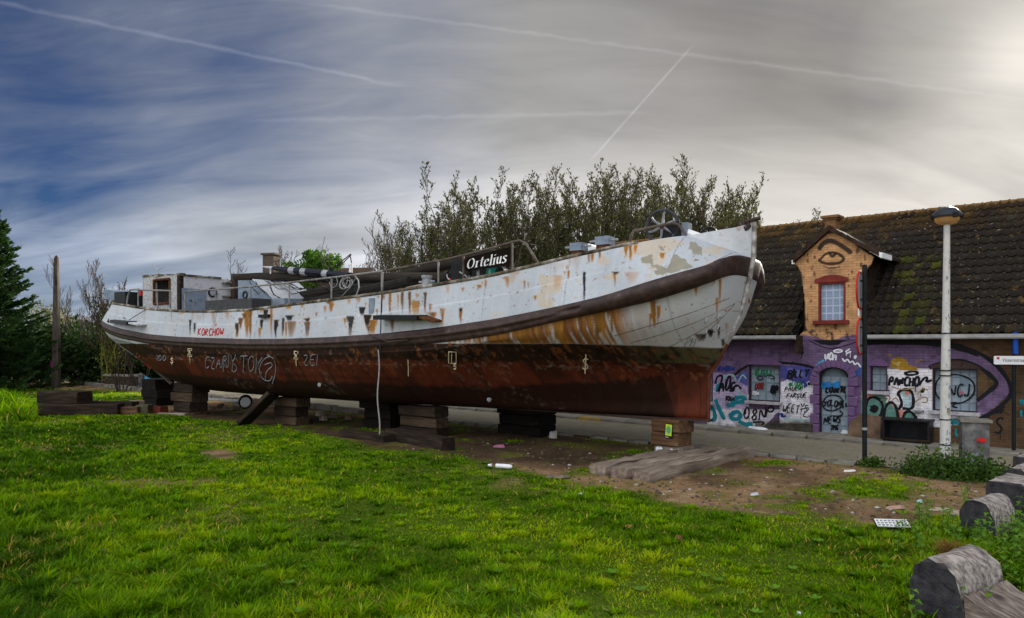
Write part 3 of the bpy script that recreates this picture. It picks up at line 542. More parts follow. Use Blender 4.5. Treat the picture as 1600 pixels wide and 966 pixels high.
# railing along the near side
m_pipe = mat('old galvanised pipe', ((.3, (.10, .085, .07)), (.6, (.24, .23, .22)), (.75, (.14, .07, .035))), 5, .6, .2, 40)
m_piped = mat('brown railing pipe', ((.3, (.045, .03, .022)), (.6, (.11, .085, .07)), (.75, (.2, .18, .17))), 4, .6, .2, 40)
RL = 2.30
def bpts(l, lat): return [BP(x, y, lat) for x, y in l]
mb = MB(); mb.tube(bpts([(289, 482), (289, 458), (292, 455.5), (330, 453), (391, 448), (440, 443)], RL)+bpts([(530, 432.5), (599, 423.5)], RL), .030, 8); r1 = mb.build('handrail', m_pipe, boat)
mb = MB(); mb.tube(bpts([(599, 423.5), (700, 405), (760, 390), (800, 378.5), (812, 376), (821, 380), (830, 394), (843, 416)], RL), .032, 8); mb.build('handrail', m_piped, boat)
for x, y0, y1, mm in ((337, 452, 485, m_pipe), (391, 448, 482, m_pipe), (452, 443, 478, m_pipe), (518, 434, 468, m_pipe), (597, 424, 460, m_pipe), (685, 408, 449, m_pipe), (724, 400, 440, m_piped), (800, 379, 424, m_piped)):
    mb = MB(); a, b = BP(x, y0, RL), BP(x, y1, RL); mb.tube([a, (a.x, a.y, b.z-.05)], .026 if x != 597 else .034, 8); mb.build('rail_post', mm, boat)
mb = MB(); mb.tube(bpts([(197, 482), (200, 462), (203, 453.5), (209, 452.5), (233, 453.5), (266, 454.5), (266, 482)], 1.95), .034, 8); mb.build('handrail', m_pipe, boat)
for x in (216, 246): mb = MB(); a, b = BP(x, 454, 1.95), BP(x, 483, 1.95); mb.tube([a, (a.x, a.y, b.z)], .03, 8); mb.build('rail_post', m_pipe, boat)
# long pole standing against the side, and the rope that hangs from it
mb = MB(); p0 = BP(597, 455, 2.50); p1 = on_hull(597, 545, .07); mb.tube([p0, p1], .022, 6); mb.build('hanging_pole', m_black, boat)

# wheelhouse
wh = link(bpy.data.objects.new('wheelhouse', None), boat); tF, tA, wl_ = -20.2, -23.0, 1.25; zT = BP(281, 430, wl_).z; zA = BP(228, 434, wl_).z+.05; zD = 3.6
def wpanel(name, m, quad, th, par, d):   # quad of local points extruded by d
    mb = MB(); mb.prism(quad, None, Vector(d)*th); return mb.build(name, m, par)
m_render = mat('flaking grey white paint', ((.3, (.20, .19, .18)), (.5, (.32, .315, .31)), (.62, (.42, .42, .42)), (.78, (.16, .13, .10))), 11, .8, .5, 30)
def qz(t, f): return zA+(zT-zA)*(t-tA)/(tF-tA)
w0 = BP(241, 438, wl_); w1 = BP(266, 474, wl_); y = -wl_
mb = MB()
for (ta, tb, za0, za1, zb0, zb1) in ((tA, w0.x, zD, qz(tA, 0), zD, qz(w0.x, 0)), (w1.x, tF-.2, zD, qz(w1.x, 0), zD, qz(tF-.2, 0)), (w0.x, w1.x, zD, w1.z, zD, w1.z), (w0.x, w1.x, w0.z, qz(w0.x, 0), w0.z, qz(w1.x, 0))):
    mb.prism([(ta, y, za0), (tb, y, zb0), (tb, y, zb1), (ta, y, za1)], None, (0, .12, 0))
mb.build('side_wall', m_render, wh)
mb = MB(); fw = .05
for a, b in (((w0.x, w0.z), (w1.x, w0.z)), ((w0.x, w1.z), (w1.x, w1.z)), ((w0.x, w0.z), (w0.x, w1.z)), ((w1.x, w0.z), (w1.x, w1.z))): mb.tube([(a[0], y-.01, a[1]), (b[0], y-.01, b[1])], fw, 6)
mb.build('window_frame', m_rust, wh)
wpanel('side_wall', m_render, [(tA, 1.25, zD), (tF, 1.25, zD), (tF, 1.25, zT), (tA, 1.25, zA)], .1, wh, (0, -1, 0))
mb = MB(); mb.prism([(tA+.05, -1.2, zA-.14), (tF-.12, -1.2, zT-.14), (tF-.12, 1.2, zT-.14), (tA+.05, 1.2, zA-.14)], None, (0, 0, .05)); mb.build('roof', m_rust, wh); wpanel('shade_lining', m_black, [(tA+.2, 1.12, zD), (tF-.2, 1.12, zD), (tF-.2, 1.12, zT-.2), (tA+.2, 1.12, zA-.2)], .04, wh, (0, -1, 0))  # roof and black lining added so the wheelhouse inside stays dark
wpanel('aft_wall', m_render, [(tA, -1.25, zD), (tA, 1.25, zD), (tA, 1.25, zA), (tA, -1.25, zA)], .1, wh, (1, 0, 0))
mb = MB(); mb.box((tF-.1, -1.2, (zD+zT)/2), (.2, .16, zT-zD)); mb.build('corner_post', m_wood_dark, wh)
ft = tF; a0 = BT(284, 431, ft); a1 = BT(345, 436, ft); a2 = BT(364, 438, ft)
bl0 = BT(283, 450, ft); bl1 = BT(322, 453, ft)
mb = MB(); mb.prism([(ft, a0.y, bl0.z), (ft, bl1.y, bl1.z), (ft, bl1.y, zD), (ft, a2.y, zD), (ft, a2.y, a2.z), (ft, a1.y, a1.z), (ft, a0.y, a0.z)], None, (-.1, 0, 0)); mb.build('front_wall', mat('grimy white bulkhead', ((0.28, (.36, .35, .35)), (0.56, (.50, .50, .51)), (0.70, (.24, .13, .07))), 4, .7, .3, 20), wh)
mb = MB(); mb.prism([(ft+.02, a0.y, bl0.z), (ft+.02, bl1.y, bl1.z), (ft+.02, bl1.y, zD), (ft+.02, a0.y, zD)], None, (-.08, 0, 0)); mb.build('front_panel', m_steel_blue, wh)
d0 = BT(292, 456, ft); d1 = BT(321, 486, ft); mb = MB(); mb.box((ft+.045, (d0.y+d1.y)/2, (d0.z+zD)/2), (.04, abs(d1.y-d0.y), d0.z-zD)); d = mb.build('hatch_door', m_steel_blue, wh); mb = MB(); c = BT(296, 470, ft); mb.box((ft+.075, c.y, c.z), (.03, .1, .04)); mb.build('handle', m_rust, d)
c = BT(331, 457, ft); mb = MB(); mb.torus((ft+.06, c.y, c.z), .17, .035, (1, 0, 0), 20, 6); o = mb.build('porthole', m_black, wh); mb = MB(); mb.lathe([(.15, 0), (.13, .02)], (ft+.02, c.y, c.z), 16, Matrix.Rotation(math.pi/2, 3, 'Y')); mb.build('pane', flat('cloudy glass', (.35, .36, .40), .2, .3), o)
mb = MB(); c0 = BT(346, 442, ft); c1 = BT(361, 486, ft); mb.box((ft+.15, (c0.y+c1.y)/2, c0.z), (.35, abs(c1.y-c0.y), .05)); mb.box((ft+.15, (c0.y+c1.y)/2, c0.z-.55), (.35, abs(c1.y-c0.y), .05)); mb.build('shelf', m_cap, wh)
mb = MB(); c0 = BT(362, 428, ft+.3); c1 = BT(371, 486, ft+.3); mb.box((ft+.35, (c0.y+c1.y)/2, (c0.z+3.6)/2), (.25, abs(c1.y-c0.y), c0.z-3.6)); mb.build('iron_column', m_wale, wh)
rng = random.Random(3); mb = MB(); 
for i in range(9): t = tA+(tF-tA)*(i+.5)/9; mb.box((t, -1.18+.05*rng.random(), qz(t, 0)+.02), (.33, .2, .05+.08*rng.random()))
mb.build('roof_edge', m_cap, wh)
mb = MB(); yl = [a0.y+(a1.y-a0.y)*k/6 for k in range(7)]
for k in range(6): mb.box((ft-.05, (yl[k]+yl[k+1])/2, a0.z+(a1.z-a0.z)*k/6+.03), (.2, abs(yl[1]-yl[0])*1.02, .04+.05*rng.random()))
mb.build('roof_edge', m_cap, wh)
mb = MB(); c = BP(246, 422, .9); mb.tube([BP(238, 413, .9), c], .018, 5); mb.tube([c, BP(257, 418, .9)], .014, 5); mb.tube([BP(240, 415, .9), BP(251, 420, .9)], .008, 4); mb.tube([c, BP(247, 430, .9)], .03, 6); mb.build('bent_aerial', m_steel_grey, wh)
# stern clutter
mb = MB(); a = BP(186, 459, .6); mb.box(a+Vector((0.3, 0, -.1)), (1.1, 1.0, .42), M=Euler((0, .1, .2)).to_matrix()); mb.build('stern_locker', m_steel_blue, boat)
mb = MB(); a = BP(213, 466, .8); mb.box(a+Vector((0, 0, -.25)), (.9, 1.4, .95)); mb.build('engine_casing', m_blackpost, boat)
mb = MB(); a = BP(221, 458, 1.2); mb.box(a, (.12, .12, .22)); mb.build('stern_lamp', m_red, boat)
# hatch hood, coaming, spars
hood = mb = MB(); yA, yB = -1.1, 1.1; p = [BP(372, 438, 1.1), BP(389, 438, 1.1), BP(424, 470, 1.1), BP(430, 484, 1.1), BP(372, 484, 1.1)]
mb.prism([(q.x, -1.1, q.z) for q in p], None, (0, 2.2, 0)); h = mb.build('deck_hood', m_steel_blue, boat)
mb = MB(); q = [BP(392, 440, 1.13), BP(426, 470, 1.13), BP(408, 470, 1.13), BP(394, 448, 1.13)]; q2 = [BP(395, 441, 1.1), BP(420, 466, 1.1)]
mb.prism([(p[1].x+.05, -1.0, p[1].z+.02), (p[2].x, -1.0, p[2].z+.03), (p[2].x, 1.0, p[2].z+.03), (p[1].x+.05, 1.0, p[1].z+.02)], None, (.02, 0, .03)); mb.build('hatch_lid', m_steel_white, h)
mb = MB(); c = BP(383, 461, 1.11); mb.torus(c, .12, .03, (0, 1, 0), 16, 6); mb.build('mooring_eye', m_black, h)
mb = MB(); a, b = BP(339, 471, 1.9), BP(412, 482, 1.9); mb.box(((a.x+b.x)/2, -1.9, (a.z+3.55)/2), (b.x-a.x, .9, a.z-3.55)); mb.build('coaming', flat('dark grey coaming', (.05, .05, .05), .7, .3), boat)
mb = MB(); a, b = BP(438, 468, 1.2), BP(460, 480, 1.2); mb.box(((a.x+b.x)/2, -1.2, (a.z+3.5)/2), (b.x-a.x, .8, a.z-3.5)); mb.build('deck_box', m_steel_blue, boat)
mb = MB(); a, b = BP(368, 433.5, .2), BP(703, 434.5, .2); mb.tube([a+(b-a)*k/8+Vector((0, 0, .02*math.sin(k))) for k in range(9)], [.13, .16, .17, .17, .17, .17, .17, .16, .15], 12); mb.build('lowered_mast', m_spar, boat)
mb = MB(); mb.tube([BP(606, 433, -.3), BP(660, 422, -.3), BP(704, 412, -.3), BP(735, 406, -.3), BP(775, 399, -.3)], [.09, .14, .18, .19, .19], 12); mb.build('boom', m_spar, boat)
mb = MB(); mb.tube([BP(455, 466, -.6), BP(520, 456, -.6), BP(600, 449, -.6), BP(690, 439, -.6)], [.18, .24, .24, .2], 10); mb.build('stowed_spar', m_spar, boat)
mb = MB(); mb.tube([BP(440, 478, .7), BP(500, 472, .7), BP(560, 458, .7), BP(640, 440, .7)], [.16, .2, .2, .15], 10); mb.build('furled_sail', flat('dark tarred canvas', (.018, .016, .014), .9, .4), boat)
mb = MB(); mb.tube([BP(636, 452, .9), BP(664, 447, .9), BP(672, 452, .9)], [.07, .08, .06], 10); mb.build('light_spar', m_wood_grey, boat)
sp = None
mb = MB(); mb.tube([BP(426, 419, .4), BP(450, 422, .4), BP(500, 427, .4), BP(545, 431, .4)], [.06, .11, .13, .10], 12); sp = mb.build('bowsprit', flat('glossy black spar paint', (.008, .008, .014), .25, .3), boat)
mb = MB(); mb.tube([BP(409, 416.5, .4), BP(427, 419, .4)], [.012, .062], 10); mb.build('spar_tip', m_steel_white, sp)
for x, yy in ((457, 423), (475, 425), (509, 428)):
    mb = MB(); mb.tube([BP(x-3, yy-.4, .4), BP(x+5, yy+.6, .4)], .135, 10); mb.build('tape', m_steel_grey, sp)
mb = MB(); mb.tube([BP(423, 430, .3), BP(422.5, 420, .3)], .03, 6); mb.tube([BP(548, 426, -.2), BP(549, 409, -.2)], [.07, .035], 8); mb.build('crutch', m_white, boat)
mb = MB()
for a, b, c_ in (((508, 427), (530, 412), (548, 397)), ((510, 428), (536, 411), (549, 398)), ((547, 400), (548, 404), (549, 410))): mb.tube([BP(*a, .4), BP(*b, .2), BP(*c_, .1)], .018, 5)
mb.build('rigging_wire', m_black, boat)
rr = random.Random(11)
mb = MB()
for k in range(16):
    x0 = rr.uniform(385, 520); x1 = x0+rr.uniform(15, 70); y0 = np.interp(x0, (385, 520), (440, 434)); y1 = np.interp(x1, (385, 520, 600), (474, 462, 450))-rr.uniform(0, 14); pts = []
    for s in range(7): f = s/6; pts.append(BP(x0+(x1-x0)*f, y0+(y1-y0)*f+rr.uniform(2, 9)*math.sin(math.pi*f), .9+.4*rr.random()))
    mb.tube(pts, .014, 4)
mb.build('loose_rope', m_black, boat)
mb = MB()
for k in range(6):
    c = BP(rr.uniform(512, 545), rr.uniform(438, 446), 2.2); R = rr.uniform(.1, .19); ph = rr.uniform(0, 6); tilt = rr.uniform(-.5, .5); mb.tube([c+Vector((R*1.2*math.cos(a+ph), tilt*R*math.cos(a), R*math.sin(a+ph))) for a in np.linspace(0, 5.6, 16)], .011, 4)
mb.tube([BP(553, 430, 2.2), BP(560, 438, 2.25), BP(561, 450, 2.3), BP(556, 463, 2.3)], .02, 5)
mb.tube([BP(556, 434, 2.2), BP(548, 448, 2.25), BP(535, 462, 2.3), BP(528, 470, 2.3)], .009, 4); mb.build('wire_coil', mat('pale wire', ((.3, (.2, .2, .2)), (.7, (.38, .38, .38))), 5, .5, 0), boat)
# name board
nb0, nb1, nb2, nb3 = BP(725, 402, 2.12), BP(804, 384, 2.12), BP(803, 413, 2.12), BP(725, 424, 2.12)
def nbp(f, g, off=0): a = nb0+(nb1-nb0)*f; b = nb3+(nb2-nb3)*f; p = b+(a-b)*g; return Vector((p.x, p.y-off, p.z))
ol = [(0, .25), (.03, .08), (.08, 0), (.95, 0), (1, .15), (1, .9), (.96, 1), (.06, .92), (.01, .75)]
mb = MB(); mb.prism([nbp(f, g) for f, g in ol], None, (0, .07, 0)); nbd = mb.build('name_board', flat('black brown name board', (.010, .006, .004), .8, .4, spec=.06), boat)
def nib(mb, pts, w, ang, place, n=2, z=0.0):
    p = chaikin(pts, n); dx, dy = w*math.cos(ang)/2, w*math.sin(ang)/2; vs = []
    for i, (x, y) in enumerate(p): vs += [place(x-dx, y-dy, z), place(x+dx, y+dy, z)]
    mb.add(vs, [(2*i, 2*i+1, 2*i+3, 2*i+2) for i in range(len(p)-1)])
def arc(cx, cy, rx, ry, a0, a1, n=12): return [(cx+rx*math.cos(math.radians(a0+(a1-a0)*i/n)), cy+ry*math.sin(math.radians(a0+(a1-a0)*i/n))) for i in range(n+1)]
LET = {'O': (1.0, [arc(.5, .5, .38, .5, 0, 360, 20)]), 'r': (.62, [[(.12, .62), (.25, .66), (.25, 0)], [(.25, .42), (.38, .62), (.55, .64)], [(.08, .02), (.42, .02)]]), 't': (.5, [[(.26, .92), (.22, .5), (.22, .14), (.32, .02), (.46, .08)], [(.05, .64), (.45, .64)]]),
       'e': (.68, [[(.14, .34), (.56, .40), (.56, .55), (.36, .68), (.14, .5), (.12, .25), (.24, .02), (.42, 0), (.58, .14)]]), 'l': (.40, [[(.1, .98), (.22, 1.0), (.22, 0)], [(.06, .02), (.38, .02)]]), 'i': (.40, [[(.1, .62), (.22, .66), (.22, 0)], [(.06, .02), (.38, .02)], [(.20, .84), (.24, .92)]]),
       'u': (.74, [[(.08, .62), (.2, .66), (.2, .2), (.3, .02), (.46, .06), (.58, .2)], [(.48, .64), (.58, .66), (.58, 0), (.7, .04)]]), 's': (.56, [[(.5, .54), (.36, .68), (.18, .6), (.16, .46), (.34, .36), (.5, .24), (.48, .08), (.28, -.02), (.1, .12)]])}
mb = MB(); x = 0; tot = sum(LET[c][0] for c in 'Ortelius'); zi = 0
for ch in 'Ortelius':
    w, strokes = LET[ch]
    for st in strokes:
        zi += 1; nib(mb, st, .19, math.radians(12), lambda a, b, z, x0=x: nbp(.05+.80*((x0+a+.22*b)/tot), .14+.64*b, .008+z*.0006), 1 if len(st) > 9 else 2, zi)
    x += w
mb.build('lettering', m_white, nbd, smooth=False)
mb = MB(); a, b = BP(742, 392, 1.6), BP(800, 416, 1.6)
for x, y0, y1 in ((733, 398, 430), (795, 388, 420)): mb.box(((BP(x, y0, 2.0)).x, -2.0, (BP(x, y0, 2.0).z+BP(x, y1, 2.0).z)/2), (.1, .1, BP(x, y0, 2.0).z-BP(x, y1, 2.0).z))
mb.build('board_bracket', m_wood_dark, nbd)
# deck gear under the name board
def wheel(c, R, rim, nrm, spokes, m_r, m_s, parent, name, curved=.5, hub=None):
    d, u, w = frame(nrm); mb = MB(); mb.torus(c, R, rim, nrm, 32, 8); o = mb.build(name, m_r, parent); mb = MB()
    for k in range(spokes):
        a = 2*math.pi*k/spokes+.3; pts = [c+(u*math.cos(a+curved*f*(1-f)*2.2)+w*math.sin(a+curved*f*(1-f)*2.2))*R*f for f in (0.08, .3, .55, .8, .98)]; mb.tube(pts, [rim*1.1, rim*.8, rim*.65, rim*.65, rim*.9], 6)
    s = mb.build('spokes', m_s, o); mb = MB(); mb.lathe([(.05, -.05), (R*.16, -.05), (R*.16, .05), (.04, .07)], c, 12, Matrix(((u.x, w.x, d.x), (u.y, w.y, d.y), (u.z, w.z, d.z)))); mb.build('hub', hub or m_s, o); return o
wheel(BP(706, 438, 1.5), BP(706, 421, 1.5).z-BP(706, 438, 1.5).z, .028, (.25, 1, 0), 3, m_black, m_steel_white, boat, 'hand_wheel', .9, m_red)
mb = MB(); c = BP(667, 450, 2.0); mb.lathe([(.13, 0), (.13, .36), (.15, .37), (.15, .44), (.02, .45)], (c.x, c.y, c.z-.1), 14); mb.tube([(c.x-.28, c.y, c.z+.17), (c.x+.28, c.y, c.z+.17)], .03, 6); mb.build('bollard', m_steel_grey, boat)
for x, yy, s in ((680, 447, .22), (775, 428, .38)): mb = MB(); c = BP(x, yy, 1.7); mb.prism([c+Vector((-s, 0, -.25)), c+Vector((s, 0, -.25)), c+Vector((s*.2, 0, s*.4)), c+Vector((-s*.8, 0, s*.5))], None, (0, .3, 0)); mb.build('plastic_crate', m_teal, boat)
mb = MB(); c = BP(755, 424, 1.2); mb.box(c+Vector((0, 0, -.1)), (1.5, .9, .75)); mb.build('winch_drum', m_black, boat)
mb = MB()
for x in (733, 746, 748, 765): mb.tube([BP(x, 421, 1.95), BP(x, 440, 1.95)], .022, 6)
mb.tube(bpts([(718, 425), (728, 431), (734, 440)], 1.95), .02, 6); mb.build('winch_stay', m_steel_grey, boat)
mb = MB(); c = BP(784, 427, 1.6); mb.lathe([(.16, -.1), (.16, .1)], c, 14, Matrix.Rotation(math.pi/2, 3, 'X')); mb.build('pulley', m_black, boat)
# anchor winch boxes, windlass
for x0, x1, yt, yb in ((897, 912, 378, 397), (936, 954, 368, 388)):
    a, b = BP(x0, yt, 1.3), BP(x1, yb, 1.3); g = link(bpy.data.objects.new('winch_box', None), boat); mb = MB(); mb.box(((a.x+b.x)/2, -1.3, (a.z*.55+b.z*.45)), (b.x-a.x+.05, .34, (a.z-b.z)*.6)); mb.build('cover', m_steel_blue, g)
    mb = MB(); mb.box(((a.x+b.x)/2, -1.3, b.z+.0), (b.x-a.x, .3, (a.z-b.z)*.9)); mb.build('base', m_rust, g); mb = MB(); mb.tube([(a.x-.25, -1.3, (a.z+b.z)/2+.03), (b.x+.2, -1.3, (a.z+b.z)/2+.03)], .028, 6); mb.build('axle', m_steel_grey, g)
mb = MB(); q = [BP(911, 379, .9), BP(938, 388, .9), BP(938, 398, .9), BP(911, 398, .9)]; mb.prism([(p.x, -.9, p.z) for p in q], None, (0, .7, 0)); mb.build('hatch_cover', m_white, boat)
wl = wheel(BP(1035, 354, .35), BP(1034, 329, .35).z-BP(1034, 354, .35).z, .045, (-.12, 1, 0), 6, flat('dark iron rim', (.035, .036, .04), .5, .3), mat('grey iron', ((.3, (.14, .145, .16)), (.7, (.25, .26, .28))), 6, .6, .2, 30), boat, 'windlass_wheel', .22, m_rust)
wheel(BP(1108, 369, .0), .20, .03, (-.5, 1, 0), 5, m_black, m_black, boat, 'chain_wheel', .3)
mb = MB(); mb.tube(bpts([(984, 386), (986, 368), (990, 361), (1030, 353), (1052, 349), (1060, 351), (1067, 360), (1071, 368)], .55), .035, 8); mb.build('windlass_hoop', m_piped, boat)
mb = MB(); c = BP(1052, 363, .1); mb.box(c, (.5, .5, .42)); mb.build('windlass_gear', m_black, boat); mb = MB(); c = BP(1072, 360, .05); mb.box(c, (.18, .3, .34)); mb.build('windlass_post', m_steel_blue, boat)
mb = MB(); mb.tube([BP(1070, 362, .1), BP(1096, 373, .1)], [.09, .11], 8); mb.build('chain_pipe', m_white, boat)
# ledges on the side
def ledge(x0, x1, y0, y1, dep, h, m, name):
    a, b = on_hull(x0, y0, 0), on_hull(x1, y1, 0); mb = MB(); mb.prism([a, b, b+Vector((0, -dep, -.03)), a+Vector((0, -dep, -.03))], None, (0, 0, -h)); return mb.build(name, m, boat)
ledge(600, 668, 492, 492, .42, .12, m_black, 'side_ledge'); ledge(669, 690, 493, 500, .36, .05, m_rust, 'side_ledge')
ledge(188, 214, 499, 502, .40, .13, m_black, 'side_ledge'); ledge(215, 230, 503, 506, .36, .05, m_steel_white, 'side_ledge')
mb = MB(); mb.tube([on_hull(168, 484, .03), on_hull(195, 484, .05), on_hull(197, 488, .05), on_hull(197, 497, .1)], .02, 6); mb.tube([on_hull(228, 484, .02), on_hull(209, 500, .2)], .014, 5); mb.build('ledge_stay', m_black, boat)
mb = MB(); mb.tube([on_hull(182, 470, .03), on_hull(176, 485, .05), on_hull(171, 503, .06)], .035, 6); mb.build('stern_fender_bar', m_wale, boat)
mb = MB(); a = on_hull(581, 480, .01); mb.box(a, (.20, .03, .50)); mb.build('hull_port', m_steel_blue, boat)
mb = MB(); a = on_hull(415, 494, .05); mb.box(a, (.48, .12, .1)); mb.build('cleat', m_black, boat)
for x, y in ((626, 452), (643, 450), (500, 468)): mb = MB(); c = BP(x, y+3, 2.45); mb.torus(c, .07, .022, (0, 1, 0), 14, 6); mb.build('lifting_eye', m_rust, boat)
mb = MB(); mb.tube([on_hull(582, 532, .10), on_hull(610, 530.5, .10), on_hull(640, 528, .08)], .022, 6); mb.build('loose_bar', m_wale, boat)
for (ex, ey, tl) in ((1103, 505, .3), (1122, 500, .2), (1122, 516, .25), (1104, 522, .4)):
    c = on_hull(ex, ey, .02); mb = MB(); mb.tube([c, c+Vector((.02, -.06, .04)), c+Vector((.04, -.06, .09)), c+Vector((.05, 0, .11))], .014, 5); mb.build('hull_eye', m_steel_white, boat)
c = on_hull(1172, 458, .03); mb = MB(); mb.torus((1.42, -.05, 3.72), .045, .014, (1, .4, 0), 12, 5); mb.build('stem_ring', m_rust, boat)
mb = MB()
for z in np.arange(2.6, 4.6, .14):
    t = float(np.interp(z, [q[1] for q in stem], [q[0] for q in stem])); mb.lathe([(.018, 0), (.012, .012)], (t-.06, -.10, z), 6, Matrix.Rotation(math.pi/2, 3, 'X'))
o = mb.build('rivets', m_rust, boat); o['kind'] = 'stuff'
# plate seams at the bow: thin weld beads
mb = MB()
for line in (((960, 525), (1020, 508), (1080, 489), (1140, 466)), ((985, 536), (1040, 521), (1090, 503), (1150, 474)), ((1090, 534), (1120, 505), (1150, 474)), ((1040, 545), (1090, 520), (1128, 495)), ((1115, 410), (1138, 398), (1168, 386))): 
    mb.tube([on_hull(x, y, .0) for x, y in chaikin(list(line), 2)], .007, 5)
mb.build('weld_seam', m_rust, boat)
# ------------------------------------------------------------------ hand lettering
FONT = {'A': '0,0 3,10 6,0|1.2,4 4.8,4', 'B': '0,0 0,10 4,10 5.2,8.5 4.6,6 .3,5.3 5,5 6,2.6 4.6,.2 0,0', 'C': '5.5,8.6 3,10 .6,8 .2,4 1.4,.8 3.4,0 5.6,1.6', 'D': '0,0 0,10 3.4,9.4 5.6,6.6 5.4,2.6 3,.2 0,0', 'E': '5,10 .4,9.8 0,0 5.2,0|.2,5.2 4.2,5.4',
 'F': '5,10 .2,10 0,0|.1,5.4 4,5.6', 'G': '5.4,8.6 3,10 .6,8 .2,3.6 2,.2 5,.8 5.2,4.4 3,4.4', 'H': '0,10 .2,0|5.4,10 5.2,0|.1,5 5.3,5.2', 'I': '.8,10 .8,0', 'J': '4,10 4.2,2 2.6,0 .2,1.8', 'K': '0,10 .2,0|5.2,10 .4,5 5.6,0', 'L': '.2,10 0,.2 4.6,.2',
 'M': '0,0 .6,10 3,3 5.6,10 6.2,0', 'N': '0,0 .2,10 5,0 5.4,10', 'O': '3,10 .6,8.4 .1,4.4 1.4,.6 3.4,0 5.4,2 5.8,6 4.6,9.2 2.6,10', 'P': '0,0 .2,10 4.4,9.8 5.4,7.4 4,5 .3,4.6', 'Q': '3,10 .4,7.6 .4,2.4 3,0 5.6,2.6 5.4,8 3,10|3.4,3 6,-1', 'R': '0,0 .2,10 4.6,9.6 5.2,7 .4,5 5.6,0',
 'S': '5.2,8.4 3,10 .6,8.2 1.4,6 4.4,4.4 5.2,2 3,0 .2,1.4', 'T': '3,0 3,10|0,9.8 6,10', 'U': '.2,10 .2,2.4 2.4,0 5,2 5.4,10', 'V': '0,10 2.8,0 5.8,10', 'W': '0,10 1.4,.2 3,7 4.8,0 6.4,10', 'X': '0,0 5.6,10|0,10 5.8,0', 'Y': '0,10 2.8,5 5.6,10|2.8,5 2.4,0', 'Z': '.2,9.8 5.4,10 .2,.2 5.6,0',
 '0': '3,10 .4,7 .4,3 3,0 5.4,3 5.2,7.4 3,10|1.6,9 1.8,4', '8': '3,5 .6,7.4 3,10 5.2,7.6 3,5 .2,2.4 3,0 5.6,2.6 3,5', '1': '1,8 2.4,10 2.4,0', '4': '4,0 4,10 .2,3.4 5.4,3.4', '5': '5,10 .8,10 .6,6 3.6,6.2 5,3.4 3.4,.2 .2,.6', '6': '4.8,9.6 1.4,6.6 .4,3 2.6,0 5,2.4 3.4,5.4 .6,4', '$': '5.2,8 3,9.2 .8,7.6 2,5.6 4.4,4.4 5.2,2.4 3,.8 .2,2|3.4,12 2.6,-2.4', '~': '0,2 1.5,5 3,2 4.5,5 6,2', '*': '0,5 6,5|3,0 3,10|1,1 5,9', '-': '0,5 5,5'}
def strokes_of(text, x, y, h, slant=.15, wid=.62, jit=.0, rot=0.0, rng=None, up=1):
    """pixel-space polylines of hand lettering: (x, y) is the lower left corner, h the height"""
    out = []; r = rng or random.Random(len(text)*7+int(x)); cx = 0; ca, sa = math.cos(rot), math.sin(rot)
    for ch in text:
        if ch == ' ': cx += .45*h; continue
        dy = r.uniform(-jit, jit)*h; sc = 1+r.uniform(-jit, jit)
        for st in FONT[ch].split('|'):
            pts = []
            for q in st.split():
                a, b = (float(v) for v in q.split(',')); X = cx+(a/6*wid*h+slant*b/10*h)*sc; Y = b/10*h*sc+dy; pts.append((x+X*ca-Y*sa, y-(X*sa+Y*ca)))
            out.append(chaikin(pts, 2) if len(pts) > 2 else pts)
        cx += h*wid*1.25*(.5 if ch in 'I1' else 1)
    return out
_roff = [0]
def ribbon(mb, pts, wdt, nrm):
    """flat brush stroke along 3-D points lying on a surface whose outward normal is nrm"""
    nrm = Vector(nrm); vs = []; m = len(pts); _roff[0] = (_roff[0]+1) % 12; off = nrm*(_roff[0]*.0004)
    ph = _roff[0]*1.7; base_w = wdt
    for i, p in enumerate(pts):
        wdt = base_w*(1+.22*math.sin(i*1.3+ph)*math.cos(i*.47+ph*2))
        d = (pts[min(i+1, m-1)]-pts[max(i-1, 0)]); s = d.cross(nrm); s = s.normalized()*wdt/2 if s.length > 1e-9 else Vector((wdt/2, 0, 0))
        vs += [p-s+off, p+s+off]
    mb.add(vs, [(2*i, 2*i+2, 2*i+3, 2*i+1) for i in range(m-1)])
def spray(name, c): return flat(name, c, .55, .15, 8)
S_BLACK = spray('black spray paint', (.01, .01, .012)); S_WHITE = spray('white spray paint', (.62, .62, .66)); S_RED = spray('red spray paint', (.38, .02, .02)); S_CREAM = spray('cream chalk paint', (.62, .50, .32)); S_PALE = spray('pale grey spray paint', (.20, .22, .24))
S_TEAL = spray('teal spray paint', (.01, .16, .20)); S_BLUE = spray('blue spray paint', (.02, .12, .32)); S_GREEN = spray('green spray paint', (.01, .16, .06)); S_YEL = spray('yellow spray paint', (.5, .42, .04)); S_DRED = spray('dark red spray paint', (.16, .02, .02)); S_NAVY = spray('navy spray paint', (.02, .03, .16)); S_BROWN = spray('ochre spray paint', (.25, .15, .04))
HNRM = Vector((.05, -1, -.12)).normalized()
def hull_text(name, lines, w, m, label=None):
    mb = MB()
    for st in lines: ribbon(mb, [on_hull(x, y, .012) for x, y in st], w, HNRM)
    o = mb.build(name, m, boat, smooth=False)
    if label: o['label'] = label
hull_text('lettering', strokes_of('KORCHOW', 309, 524, 11, .12, .42, .08)+[[(337, 509), (339, 506)]], .042, S_RED, 'red hand lettering KORCHÓW')
hull_text('lettering', strokes_of('HOTS', 187, 534.5, 6.5, .1, .5, .05), .04, S_NAVY, 'blue hand lettering')
